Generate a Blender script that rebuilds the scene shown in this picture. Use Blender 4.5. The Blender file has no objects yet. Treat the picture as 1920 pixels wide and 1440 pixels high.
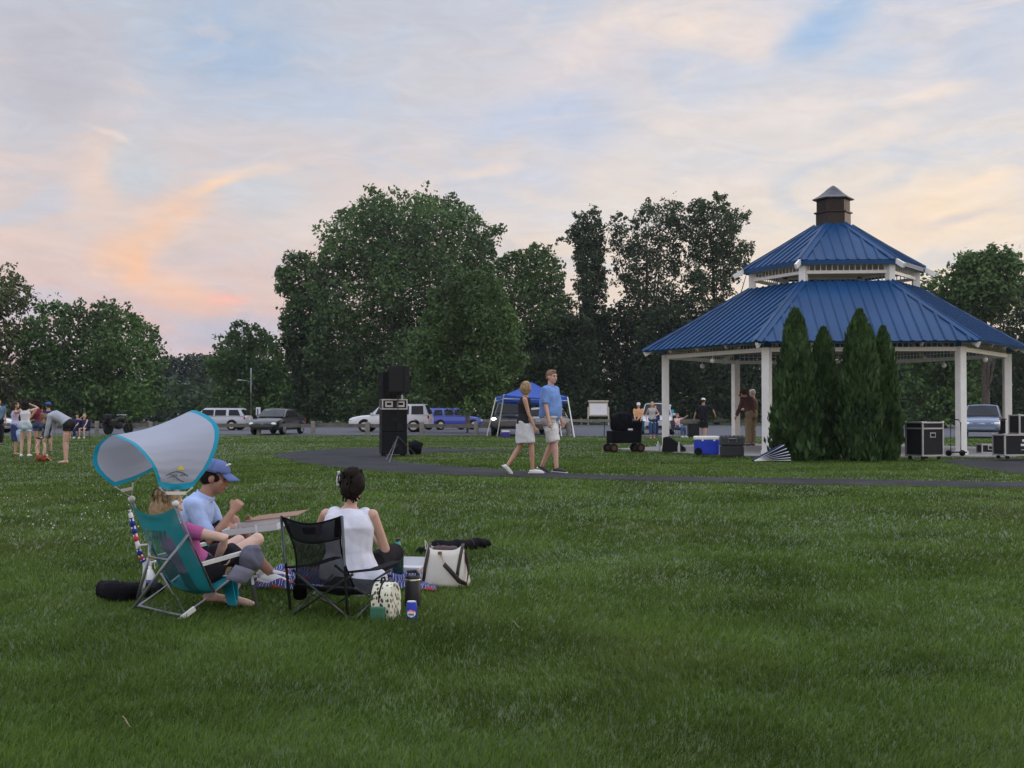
import bpy, math, random
import numpy as np
from mathutils import Vector, Matrix, Euler, Quaternion
from mathutils.bvhtree import BVHTree
R = math.radians
random.seed(7); rng = np.random.default_rng(11)
sc = bpy.context.scene; COL = sc.collection
F = 2300.0; HZ = 770.0; CAMZ = 1.2; PITCH = math.atan(50.0/F)
cp, sp_ = math.cos(PITCH), math.sin(PITCH)

def sst(a, b, x):
    t = np.clip((x-a)/(b-a), 0, 1); return t*t*(3-2*t)
def gz(x, y):
    z = -0.1*(1-sst(9, 17, y))
    z = z + 0.1*np.exp(-((x-0.5)/6.0)**2-((y-22.5)/5.0)**2)
    z = z - 0.1*sst(-4, -9, x)*sst(14, 22, y)*(1-sst(40, 55, y))
    z = z - 0.15*sst(45, 56, y)
    return z
def ray(px, py):
    u = (px-960)/F; v = (720-py)/F
    return u, cp-v*sp_, sp_+v*cp
def P(px, py):
    dx, dy, dz = ray(px, py); z = 0.0; x = y = 0
    for _ in range(30):
        t = (z-CAMZ)/min(dz, -1e-4); x = dx*t; y = dy*t
        z = 0.5*z+0.5*float(gz(x, y))
    return Vector((x, y, float(gz(x, y))))
def W(px, py, Y):
    dx, dy, dz = ray(px, py); t = Y/dy
    return Vector((dx*t, Y, CAMZ+dz*t))
def hz(py, d): return CAMZ+(HZ-py)*d/F

# ---------------------------------------------------------------- materials
MATS = {}
def mat(name, col, rough=0.6, metal=0.0, spec=0.4, noise=0.0, nscale=8.0, bump=0.0, bscale=60.0, trans=0.0, alpha=1.0, emis=None, estr=0.0, coat=0.0, sub=0.0):
    if name in MATS: return MATS[name]
    m = bpy.data.materials.new(name); m.use_nodes = True; nt = m.node_tree
    b = nt.nodes['Principled BSDF']
    b.inputs['Base Color'].default_value = (*col, 1); b.inputs['Roughness'].default_value = rough
    b.inputs['Metallic'].default_value = metal; b.inputs['Specular IOR Level'].default_value = spec
    b.inputs['Transmission Weight'].default_value = trans; b.inputs['Alpha'].default_value = alpha
    b.inputs['Coat Weight'].default_value = coat
    if sub: b.inputs['Subsurface Weight'].default_value = sub; b.inputs['Subsurface Radius'].default_value = (.02, .008, .004)
    if emis: b.inputs['Emission Color'].default_value = (*emis, 1); b.inputs['Emission Strength'].default_value = estr
    if noise or bump:
        tc = nt.nodes.new('ShaderNodeTexCoord')
    if noise:
        n = nt.nodes.new('ShaderNodeTexNoise'); n.inputs['Scale'].default_value = nscale; n.inputs['Detail'].default_value = 5
        nt.links.new(tc.outputs['Object'], n.inputs['Vector'])
        mr = nt.nodes.new('ShaderNodeMapRange'); mr.inputs['From Min'].default_value = .3; mr.inputs['From Max'].default_value = .7
        mr.inputs['To Min'].default_value = 1-noise; mr.inputs['To Max'].default_value = 1+noise
        nt.links.new(n.outputs['Fac'], mr.inputs['Value'])
        mx = nt.nodes.new('ShaderNodeVectorMath'); mx.operation = 'SCALE'; mx.inputs[0].default_value = col
        nt.links.new(mr.outputs[0], mx.inputs['Scale']); nt.links.new(mx.outputs[0], b.inputs['Base Color'])
    if bump:
        n2 = nt.nodes.new('ShaderNodeTexNoise'); n2.inputs['Scale'].default_value = bscale; n2.inputs['Detail'].default_value = 3
        nt.links.new(tc.outputs['Object'], n2.inputs['Vector'])
        bp = nt.nodes.new('ShaderNodeBump'); bp.inputs['Strength'].default_value = bump; bp.inputs['Distance'].default_value = .02
        nt.links.new(n2.outputs['Fac'], bp.inputs['Height']); nt.links.new(bp.outputs[0], b.inputs['Normal'])
    MATS[name] = m; return m

def leaf_mat(name, c1, c2, c3=None, patch=0.5, pscale=.35, trans=0.25, dry=None, dscale=.25, dlo=.58, dhi=.72):
    m = bpy.data.materials.new(name); m.use_nodes = True; nt = m.node_tree; L = nt.links
    b = nt.nodes['Principled BSDF']; b.inputs['Roughness'].default_value = .55; b.inputs['Specular IOR Level'].default_value = .25
    g = nt.nodes.new('ShaderNodeNewGeometry'); tc = nt.nodes.new('ShaderNodeTexCoord')
    rp = nt.nodes.new('ShaderNodeValToRGB'); e = rp.color_ramp.elements
    e[0].color = (*c1, 1); e[1].color = (*c2, 1); e[1].position = .8
    if c3: x = e.new(.96); x.color = (*c3, 1)
    L.new(g.outputs['Random Per Island'], rp.inputs['Fac'])
    n = nt.nodes.new('ShaderNodeTexNoise'); n.inputs['Scale'].default_value = pscale; n.inputs['Detail'].default_value = 4
    L.new(tc.outputs['Object'], n.inputs['Vector'])
    mr = nt.nodes.new('ShaderNodeMapRange'); mr.inputs['From Min'].default_value = .32; mr.inputs['From Max'].default_value = .68
    mr.inputs['To Min'].default_value = 1-patch; mr.inputs['To Max'].default_value = 1+patch
    L.new(n.outputs['Fac'], mr.inputs['Value'])
    sc_ = nt.nodes.new('ShaderNodeVectorMath'); sc_.operation = 'SCALE'
    L.new(rp.outputs['Color'], sc_.inputs[0]); L.new(mr.outputs[0], sc_.inputs['Scale'])
    out = sc_.outputs[0]
    if dry:
        n3 = nt.nodes.new('ShaderNodeTexNoise'); n3.inputs['Scale'].default_value = dscale; n3.inputs['Detail'].default_value = 5; n3.inputs['Roughness'].default_value = .6
        L.new(tc.outputs['Object'], n3.inputs['Vector'])
        m3 = nt.nodes.new('ShaderNodeMapRange'); m3.inputs['From Min'].default_value = dlo; m3.inputs['From Max'].default_value = dhi; m3.inputs['To Max'].default_value = .75
        L.new(n3.outputs['Fac'], m3.inputs['Value'])
        mx = nt.nodes.new('ShaderNodeMix'); mx.data_type = 'RGBA'; mx.inputs['B'].default_value = (*dry, 1)
        L.new(m3.outputs[0], mx.inputs['Factor']); L.new(out, mx.inputs['A']); out = mx.outputs['Result']
    L.new(out, b.inputs['Base Color'])
    if trans:
        t = nt.nodes.new('ShaderNodeBsdfTranslucent'); L.new(out, t.inputs['Color'])
        ms = nt.nodes.new('ShaderNodeMixShader'); ms.inputs['Fac'].default_value = trans
        L.new(b.outputs[0], ms.inputs[1]); L.new(t.outputs[0], ms.inputs[2]); L.new(ms.outputs[0], nt.nodes['Material Output'].inputs['Surface'])
    return m

# ---------------------------------------------------------------- tagging
def tag(o, label=None, cat=None, group=None, kind=None):
    if label: o['label'] = label
    if cat: o['category'] = cat
    if group: o['group'] = group
    if kind: o['kind'] = kind
    return o
def root(name, loc, rz=0.0, label=None, cat=None, group=None):
    o = bpy.data.objects.new(name, None); COL.objects.link(o)
    o.location = loc; o.rotation_euler = (0, 0, rz); o.empty_display_size = .2
    return tag(o, label, cat, group)
def link_mesh(name, me, m, parent=None, loc=None):
    o = bpy.data.objects.new(name, me); COL.objects.link(o)
    if isinstance(m, (list, tuple)):
        for q in m: me.materials.append(q)
    elif m: me.materials.append(m)
    if parent: o.parent = parent
    if loc is not None: o.location = loc
    return o
def copy_tree(o, parent=None):
    c = o.copy(); COL.objects.link(c); c.parent = parent
    for ch in list(o.children): copy_tree(ch, c)
    return c

def frame(d):
    d = Vector(d).normalized(); a = Vector((0, 0, 1)) if abs(d.z) < .95 else Vector((1, 0, 0))
    x = d.cross(a).normalized(); return x, x.cross(d).normalized(), d

class MB:
    def __init__(s): s.v = []; s.f = []; s.mi = []; s.m = 0
    def add(s, vs, fs):
        b = len(s.v); s.v += [tuple(v) for v in vs]; s.f += [tuple(i+b for i in f) for f in fs]; s.mi += [s.m]*len(fs)
    def box(s, c, size, rot=None, bev=0.0):
        hx, hy, hz_ = size[0]/2, size[1]/2, size[2]/2; c = Vector(c)
        M = rot.to_matrix() if isinstance(rot, (Euler, Quaternion)) else (rot or Matrix.Identity(3))
        if bev <= 0:
            vs = [(x*hx, y*hy, z*hz_) for z in (-1, 1) for y in (-1, 1) for x in (-1, 1)]
            fs = [(0, 2, 3, 1), (4, 5, 7, 6), (0, 1, 5, 4), (2, 6, 7, 3), (0, 4, 6, 2), (1, 3, 7, 5)]
        else:
            b = min(bev, hx*.9, hy*.9, hz_*.9)
            bm = []; vs = []; fs = []
            prof = [(-hz_, b), (-hz_+b*.3, b*.3), (-hz_+b, 0), (hz_-b, 0), (hz_-b*.3, b*.3), (hz_, b)]
            for (z, ins) in prof:
                x1, y1 = hx-ins, hy-ins; k = max(b-ins, b*.25)
                vs += [(x1-k, -y1, z), (x1, -y1+k, z), (x1, y1-k, z), (x1-k, y1, z), (-x1+k, y1, z), (-x1, y1-k, z), (-x1, -y1+k, z), (-x1+k, -y1, z)]
            for i in range(5):
                for j in range(8): a = i*8+j; q = i*8+(j+1) % 8; fs.append((a, q, q+8, a+8))
            fs.append(tuple(reversed(range(8)))); fs.append(tuple(range(40, 48)))
        s.add([M @ Vector(v)+c for v in vs], fs)
    def beam(s, a, b, w, h, up=(0, 0, 1)):
        a = Vector(a); b = Vector(b); d = (b-a); L = d.length; d.normalize(); up = Vector(up)
        x = d.cross(up)
        if x.length < 1e-4: x = Vector((1, 0, 0))
        x.normalize(); z = x.cross(d)
        s.box((a+b)/2, (w, L, h), Matrix((x, d, z)).transposed())
    def tube(s, pts, r, n=8, cap=True, ell=None):
        pts = [Vector(p) for p in pts]; rs = r if isinstance(r, (list, tuple)) else [r]*len(pts)
        vs = []; fs = []; T0 = None; X = None
        for i, p in enumerate(pts):
            t = (pts[min(i+1, len(pts)-1)]-pts[max(i-1, 0)])
            t = t.normalized() if t.length > 1e-9 else Vector((0, 0, 1))
            if X is None: X, Y, _ = frame(t)
            else:
                X = X-t*X.dot(t)
                X = X.normalized() if X.length > 1e-6 else frame(t)[0]
                Y = t.cross(X)
            if ell: X = Vector(ell)-t*Vector(ell).dot(t); X.normalize(); Y = t.cross(X)
            ra, rb = rs[i] if isinstance(rs[i], (tuple, list)) else (rs[i], rs[i])
            for k in range(n):
                a = 2*math.pi*k/n; vs.append(p+X*(ra*math.cos(a))+Y*(rb*math.sin(a)))
        for i in range(len(pts)-1):
            for k in range(n): a = i*n+k; b = i*n+(k+1) % n; fs.append((a, b, b+n, a+n))
        if cap: fs.append(tuple(reversed(range(n)))); fs.append(tuple(range(len(vs)-n, len(vs))))
        s.add(vs, fs)
    def ell(s, c, r, rot=None, nu=14, nv=9):
        c = Vector(c); r = r if isinstance(r, (tuple, list)) else (r, r, r)
        M = rot.to_matrix() if isinstance(rot, (Euler, Quaternion)) else (rot or Matrix.Identity(3))
        vs = [(0, 0, -r[2])]; fs = []
        for i in range(1, nv):
            ph = -math.pi/2+math.pi*i/nv
            for j in range(nu): th = 2*math.pi*j/nu; vs.append((r[0]*math.cos(ph)*math.cos(th), r[1]*math.cos(ph)*math.sin(th), r[2]*math.sin(ph)))
        vs.append((0, 0, r[2])); N = len(vs)-1
        for j in range(nu):
            k = (j+1) % nu; fs.append((0, 1+k, 1+j)); fs.append((N, N-nu+j, N-nu+k))
            for i in range(nv-2): a = 1+i*nu; fs.append((a+j, a+k, a+nu+k, a+nu+j))
        s.add([M @ Vector(v)+c for v in vs], fs)
    def caps(s, a, b, r0, r1, n=12):
        a = Vector(a); b = Vector(b); d = b-a; L = d.length
        if L < 1e-5: s.ell(a, r0); return
        d /= L; pts = []; rs = []
        for k in range(4): t = math.pi/2*(1-k/3.); pts.append(a-d*r0*math.sin(t)); rs.append(max(r0*math.cos(t), r0*.05))
        for k in range(4): t = math.pi/2*k/3.; pts.append(b+d*r1*math.sin(t)); rs.append(max(r1*math.cos(t), r1*.05))
        s.tube(pts, rs, n)
    def lathe(s, prof, c=(0, 0, 0), n=24, a0=0.0, M=None):
        c = Vector(c); vs = []; fs = []
        for (r, z) in prof:
            for k in range(n):
                a = a0+2*math.pi*k/n; v = Vector((r*math.cos(a), r*math.sin(a), z)); vs.append((M @ v if M else v)+c)
        for i in range(len(prof)-1):
            for k in range(n): a = i*n+k; b = i*n+(k+1) % n; fs.append((a, b, b+n, a+n))
        if prof[0][0] > 1e-5: fs.append(tuple(reversed(range(n))))
        if prof[-1][0] > 1e-5: fs.append(tuple(range(len(vs)-n, len(vs))))
        s.add(vs, fs)
    def grid(s, rows, close=False):
        nr, ncol = len(rows), len(rows[0]); vs = [p for r in rows for p in r]; fs = []
        for i in range(nr-1):
            for j in range(ncol-1): a = i*ncol+j; fs.append((a, a+1, a+ncol+1, a+ncol))
        s.add(vs, fs)
    def poly(s, pts): s.add(pts, [tuple(range(len(pts)))])
    def prism(s, pts, d):
        n = len(pts); d = Vector(d); q = [Vector(p) for p in pts]
        s.add(q+[p+d for p in q], [tuple(reversed(range(n))), tuple(range(n, 2*n))]+[(i, (i+1) % n, (i+1) % n+n, i+n) for i in range(n)])
    def build(s, name, m, parent=None, smooth=False, sub=None, off=None, solid=0.0, sang=None):
        me = bpy.data.meshes.new(name)
        vs = s.v
        if sub is not None: sub = Vector(sub); vs = [tuple(Vector(v)-sub) for v in vs]
        me.from_pydata(vs, [], s.f); me.update()
        o = link_mesh(name, me, m, parent)
        if isinstance(m, (list, tuple)): me.polygons.foreach_set('material_index', s.mi)
        if smooth: me.polygons.foreach_set('use_smooth', [True]*len(me.polygons))
        if solid:
            md = o.modifiers.new('solid', 'SOLIDIFY'); md.thickness = solid; md.offset = 0
        if smooth and sang:
            bpy_smooth(me, sang)
        return o
def bpy_smooth(me, ang):
    import bmesh
    bm = bmesh.new(); bm.from_mesh(me); bmesh.ops.remove_doubles(bm, verts=bm.verts, dist=1e-5)
    bmesh.ops.recalc_face_normals(bm, faces=bm.faces)
    for e in bm.edges:
        if len(e.link_faces) == 2 and e.calc_face_angle(0) > ang: e.smooth = False
    bm.to_mesh(me); bm.free(); me.update()
def bez(pts, n=16):
    pts = [Vector(p) for p in pts]; out = []
    P_ = [pts[0]*2-pts[1]]+pts+[pts[-1]*2-pts[-2]]
    for i in range(1, len(P_)-2):
        for k in range(n):
            t = k/n; a, b, c, d = P_[i-1], P_[i], P_[i+1], P_[i+2]
            out.append(.5*((2*b)+(c-a)*t+(2*a-5*b+4*c-d)*t*t+(3*b-a-3*c+d)*t**3))
    out.append(pts[-1]); return out
def text_mesh(name, body, size, m, parent, M, ext=.001, bold=0.0):
    cu = bpy.data.curves.new(name, 'FONT'); cu.body = body; cu.size = size; cu.extrude = ext; cu.offset = bold; cu.align_x = 'CENTER'; cu.align_y = 'CENTER'
    t = bpy.data.objects.new('t', cu); COL.objects.link(t); dg = bpy.context.evaluated_depsgraph_get()
    me = bpy.data.meshes.new_from_object(t.evaluated_get(dg)); bpy.data.objects.remove(t)
    me.transform(M); me.name = name
    return link_mesh(name, me, m, parent)

# ---------------------------------------------------------------- camera, world, sun
cam = bpy.data.cameras.new('camera'); co = bpy.data.objects.new('camera', cam); COL.objects.link(co); sc.camera = co
cam.sensor_width = 36; cam.lens = 36*F/1920; cam.clip_end = 3000; cam.clip_start = .05
co.location = (0, 0, CAMZ); co.rotation_euler = (math.pi/2+PITCH, 0, 0)
sc.view_settings.view_transform = 'Standard'; sc.view_settings.look = 'None'; sc.view_settings.exposure = 0.0; sc.view_settings.gamma = 1
sc.cycles.use_denoising = True; sc.cycles.max_bounces = 6; sc.cycles.volume_bounces = 0; sc.cycles.diffuse_bounces = 3; sc.cycles.glossy_bounces = 2; sc.cycles.transmission_bounces = 3; sc.cycles.transparent_max_bounces = 12

def s2l(r, g, b):
    f = lambda c: (c/255/12.92) if c/255 <= .04045 else ((c/255+.055)/1.055)**2.4
    return (f(r), f(g), f(b))
w = bpy.data.worlds.new('World'); sc.world = w; w.use_nodes = True
nt = w.node_tree; L = nt.links; N = nt.nodes
bg = N['Background']
def node(t, **k):
    n = N.new(t)
    for a, b in k.items(): setattr(n, a, b)
    return n
def math_(op, a, b=None, c=None):
    n = node('ShaderNodeMath', operation=op)
    for i, v in enumerate((a, b, c)):
        if v is None: continue
        if isinstance(v, (int, float)): n.inputs[i].default_value = v
        else: L.new(v, n.inputs[i])
    return n.outputs[0]
tc = node('ShaderNodeTexCoord'); sx = node('ShaderNodeSeparateXYZ'); L.new(tc.outputs['Generated'], sx.inputs[0])
az = math_('MULTIPLY', math_('ARCTAN2', sx.outputs[0], sx.outputs[1]), 180/math.pi)
el = math_('MULTIPLY', math_('ARCSINE', sx.outputs[2]), 180/math.pi)
cv = node('ShaderNodeCombineXYZ'); L.new(az, cv.inputs[0]); L.new(el, cv.inputs[1])
def wnoise(scale, vscale=(1, 1, 1), detail=5, rough=.5, dist=0.0, rot=0.0, seed=0.0):
    mp = node('ShaderNodeMapping'); L.new(cv.outputs[0], mp.inputs[0]); mp.inputs['Scale'].default_value = vscale
    mp.inputs['Rotation'].default_value = (0, 0, rot); mp.inputs['Location'].default_value = (seed, seed*.7, seed)
    n = node('ShaderNodeTexNoise'); n.inputs['Scale'].default_value = scale; n.inputs['Detail'].default_value = detail
    n.inputs['Roughness'].default_value = rough; n.inputs['Distortion'].default_value = dist
    L.new(mp.outputs[0], n.inputs['Vector']); return n
# warp of the direction so that the cloud edges are wispy
wn = wnoise(.10, (1, 1.6, 1), 5, .5, .3, .35)
wv = node('ShaderNodeVectorMath', operation='SUBTRACT'); L.new(wn.outputs['Color'], wv.inputs[0]); wv.inputs[1].default_value = (.5, .5, .5)
ws = node('ShaderNodeVectorMath', operation='SCALE'); L.new(wv.outputs[0], ws.inputs[0]); ws.inputs['Scale'].default_value = 4.2
wa = node('ShaderNodeVectorMath', operation='ADD'); L.new(cv.outputs[0], wa.inputs[0]); L.new(ws.outputs[0], wa.inputs[1])
warp = wa.outputs[0]
def mixc(a, b, fac):
    n = node('ShaderNodeMix', data_type='RGBA')
    if isinstance(fac, float): n.inputs['Factor'].default_value = fac
    else: L.new(fac, n.inputs['Factor'])
    for k, v in (('A', a), ('B', b)):
        if isinstance(v, tuple): n.inputs[k].default_value = (*v, 1)
        else: L.new(v, n.inputs[k])
    return n.outputs['Result']
def ramp(fac, stops):
    n = node('ShaderNodeValToRGB'); L.new(fac, n.inputs[0]); e = n.color_ramp.elements
    e[0].position, e[0].color = stops[0][0], (*stops[0][1], 1); e[1].position, e[1].color = stops[-1][0], (*stops[-1][1], 1)
    for p, c in stops[1:-1]: x = e.new(p); x.color = (*c, 1)
    return n.outputs[0]
elf = math_('DIVIDE', el, 40.0)
leftc = ramp(elf, [(0.0, s2l(214, 184, 190)), (.09, s2l(219, 188, 187)), (.2, s2l(222, 203, 198)), (.32, s2l(211, 205, 209)), (.45, s2l(196, 199, 210)), (1.0, s2l(196, 203, 220))])
rightc = ramp(elf, [(0.0, s2l(240, 214, 190)), (.12, s2l(240, 221, 203)), (.22, s2l(236, 222, 210)), (.34, s2l(222, 216, 217)), (.46, s2l(206, 208, 222)), (1.0, s2l(202, 210, 228))])
azf = node('ShaderNodeMapRange', interpolation_type='SMOOTHSTEP'); L.new(az, azf.inputs[0]); azf.inputs[1].default_value = -14; azf.inputs[2].default_value = 12
col = mixc(leftc, rightc, azf.outputs[0])
def aze(px, py):
    d = Vector(ray(px, py)).normalized(); return math.degrees(math.atan2(d.x, d.y)), math.degrees(math.asin(d.z))
# broad veil of blue seen through the high cloud, then streaks, then the named clumps
nb = wnoise(.11, (1, 2.4, 1), 6, .55, 1.2, .3, 3.1)
fb = node('ShaderNodeMapRange', interpolation_type='SMOOTHSTEP'); L.new(nb.outputs['Fac'], fb.inputs[0]); fb.inputs[1].default_value = .48; fb.inputs[2].default_value = .66; fb.inputs[4].default_value = .45
col = mixc(col, s2l(190, 204, 224), fb.outputs[0])
def blob(px, py, rx, ry, rot, c, amt, hard=.0):
    global col
    a, e = aze(px, py); k = 1/40.1
    mp = node('ShaderNodeMapping', vector_type='TEXTURE'); L.new(warp, mp.inputs[0])
    mp.inputs['Location'].default_value = (a, e, 0); mp.inputs['Rotation'].default_value = (0, 0, R(rot)); mp.inputs['Scale'].default_value = (rx*k, ry*k, 1)
    ln = node('ShaderNodeVectorMath', operation='LENGTH'); L.new(mp.outputs[0], ln.inputs[0])
    mr = node('ShaderNodeMapRange', interpolation_type='SMOOTHERSTEP'); L.new(ln.outputs['Value'], mr.inputs[0])
    mr.inputs[1].default_value = 1.25; mr.inputs[2].default_value = hard; mr.inputs[3].default_value = 0; mr.inputs[4].default_value = amt
    col = mixc(col, s2l(*c), mr.outputs[0])
blob(430, 80, 200, 160, 0, (172, 192, 218), .95)
blob(560, 190, 250, 70, 10, (190, 203, 224), .7)
blob(110, 130, 190, 170, 0, (193, 191, 202), .85)
blob(900, 210, 250, 60, 8, (200, 207, 226), .6)
blob(1050, 230, 190, 80, -10, (190, 202, 226), .8)
blob(980, 330, 150, 45, 0, (196, 207, 228), .7)
blob(1250, 30, 230, 90, 5, (248, 228, 212), .9)
blob(1420, 60, 100, 60, 10, (240, 224, 216), .8)
blob(1120, 110, 200, 80, 15, (232, 218, 218), .6)
blob(1550, 40, 100, 50, 25, (158, 192, 228), .9)
blob(1640, 90, 90, 40, 10, (190, 205, 226), .7)
blob(1850, 80, 150, 110, 0, (192, 202, 222), .75)
blob(1750, 160, 130, 24, 12, (246, 228, 214), .75)
blob(1650, 245, 150, 22, -6, (244, 226, 214), .6)
blob(1450, 200, 230, 30, 8, (240, 226, 220), .5)
blob(1820, 380, 250, 90, 5, (252, 226, 198), .9)
blob(1650, 430, 260, 40, 8, (246, 222, 200), .7)
blob(1560, 270, 200, 26, 14, (238, 226, 220), .7)
blob(1850, 250, 120, 20, 8, (206, 212, 224), .7)
blob(1900, 300, 120, 18, 20, (255, 228, 200), .7)
blob(1400, 300, 220, 40, -5, (218, 218, 226), .7)
blob(1700, 310, 110, 20, 25, (206, 208, 216), .7)
blob(1790, 400, 90, 14, 5, (220, 204, 200), .8)
blob(1050, 400, 240, 60, 0, (222, 224, 232), .5)
blob(1350, 340, 120, 40, 12, (240, 226, 220), .5)
blob(260, 310, 110, 60, -10, (203, 207, 214), .85)
blob(500, 360, 130, 70, -8, (208, 211, 218), .85)
blob(405, 345, 75, 15, 20, (254, 216, 182), .9, .0)
blob(620, 420, 170, 50, 10, (228, 216, 212), .7)
blob(100, 500, 130, 60, 0, (228, 204, 198), .7)
blob(480, 318, 120, 14, 8, (244, 218, 200), .7)
blob(900, 320, 100, 22, 4, (246, 222, 206), .75)
blob(190, 262, 90, 7, -16, (236, 220, 212), .7)
blob(170, 330, 60, 120, 10, (238, 210, 194), .7)
blob(255, 315, 70, 50, 0, (204, 208, 214), .6)
blob(320, 420, 110, 60, 35, (250, 206, 176), .85)
blob(262, 480, 85, 70, 18, (250, 202, 168), .8)
blob(330, 545, 150, 60, -20, (250, 200, 172), .8)
blob(270, 500, 35, 50, 20, (255, 196, 152), .7)
blob(60, 440, 90, 30, -12, (240, 208, 192), .6)
blob(440, 556, 65, 18, 8, (255, 190, 176), .9)
blob(350, 478, 55, 36, 20, (214, 198, 194), .8)
blob(460, 612, 170, 34, 5, (188, 188, 206), .9, .2)
blob(190, 600, 160, 60, 0, (222, 188, 186), .5)
cn1 = wnoise(.16, (1, 3.4, 1), 7, .58, .9, .22, 21.0)
cf1 = node('ShaderNodeMapRange', interpolation_type='SMOOTHSTEP'); L.new(cn1.outputs['Fac'], cf1.inputs[0]); cf1.inputs[1].default_value = .52; cf1.inputs[2].default_value = .68; cf1.inputs[4].default_value = .26
col = mixc(col, mixc(s2l(240, 214, 200), s2l(250, 232, 212), azf.outputs[0]), cf1.outputs[0])
cn2 = wnoise(.2, (1, 3.0, 1), 6, .55, .7, .3, 33.0)
cf2 = node('ShaderNodeMapRange', interpolation_type='SMOOTHSTEP'); L.new(cn2.outputs['Fac'], cf2.inputs[0]); cf2.inputs[1].default_value = .54; cf2.inputs[2].default_value = .7; cf2.inputs[4].default_value = .28
col = mixc(col, s2l(200, 206, 218), cf2.outputs[0])
st = wnoise(.3, (1, 3.2, 1), 7, .6, 1.6, .25, 9.0)
fs = node('ShaderNodeMapRange'); L.new(st.outputs['Fac'], fs.inputs[0]); fs.inputs[1].default_value = .3; fs.inputs[2].default_value = .7; fs.inputs[3].default_value = .95; fs.inputs[4].default_value = 1.05
vs_ = node('ShaderNodeVectorMath', operation='SCALE'); L.new(col, vs_.inputs[0]); L.new(fs.outputs[0], vs_.inputs['Scale']); col = vs_.outputs[0]
# faint clear-sky term added all round; below the horizon it only matters for bounce
SUN_EL, SUN_AZ = R(7), R(62)
sky = node('ShaderNodeTexSky', sky_type='NISHITA', sun_disc=False); sky.sun_elevation = SUN_EL; sky.sun_rotation = SUN_AZ
sks = node('ShaderNodeVectorMath', operation='SCALE'); L.new(sky.outputs[0], sks.inputs[0]); sks.inputs['Scale'].default_value = 0.012
ad = node('ShaderNodeVectorMath', operation='ADD'); L.new(col, ad.inputs[0]); L.new(sks.outputs[0], ad.inputs[1])
# unseen dome overhead and behind the camera is boosted as added fill light
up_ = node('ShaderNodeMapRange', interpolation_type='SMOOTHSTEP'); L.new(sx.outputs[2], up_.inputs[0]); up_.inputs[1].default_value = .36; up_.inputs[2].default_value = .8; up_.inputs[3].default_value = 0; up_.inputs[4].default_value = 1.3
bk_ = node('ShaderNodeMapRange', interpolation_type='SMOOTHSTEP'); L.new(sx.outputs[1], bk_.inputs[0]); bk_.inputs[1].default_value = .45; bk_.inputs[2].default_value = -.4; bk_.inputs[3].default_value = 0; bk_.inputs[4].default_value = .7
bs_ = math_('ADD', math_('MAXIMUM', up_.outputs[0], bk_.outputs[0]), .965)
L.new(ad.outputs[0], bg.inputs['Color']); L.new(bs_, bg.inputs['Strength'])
sun = bpy.data.lights.new('sun', 'SUN'); sun.energy = .55; sun.angle = R(14); sun.color = (1, .82, .66)
so = bpy.data.objects.new('sun', sun); COL.objects.link(so)
so.rotation_euler = Vector((math.sin(SUN_AZ)*math.cos(R(12)), math.cos(SUN_AZ)*math.cos(R(12)), math.sin(R(12)))).to_track_quat('Z', 'Y').to_euler()
# ---------------------------------------------------------------- ground, path, lot
def sheet(name, xs, ys, m, dz=0.0):
    X, Y = np.meshgrid(xs, ys); Z = gz(X, Y)+dz
    me = bpy.data.meshes.new(name); nx, ny = len(xs), len(ys)
    v = np.stack([X, Y, Z], -1).reshape(-1, 3)
    i = np.arange(nx-1); j = np.arange(ny-1); I, J = np.meshgrid(i, j); a = (J*nx+I).ravel()
    f = np.stack([a, a+1, a+nx+1, a+nx], 1)
    me.from_pydata(v.tolist(), [], f.tolist()); me.polygons.foreach_set('use_smooth', [True]*len(f))
    return link_mesh(name, me, m)
turf = leaf_mat('turf', (.022, .034, .012), (.03, .045, .015), None, .35, .8, 0.0)
lawn_far = leaf_mat('lawn_soil', (.048, .078, .018), (.048, .078, .018), None, .35, 2.5, 0.0, dry=(.11, .10, .045), dscale=.3, dlo=.5, dhi=.75)
xs = np.concatenate([np.linspace(-1200, -70, 12), np.linspace(-60, 60, 61), np.linspace(70, 1200, 12)])
ys = np.concatenate([np.linspace(-60, 2, 10), np.linspace(3, 80, 90), np.linspace(90, 2000, 30)])
g = sheet('ground', xs, ys, lawn_far); tag(g, kind='structure')

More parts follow.
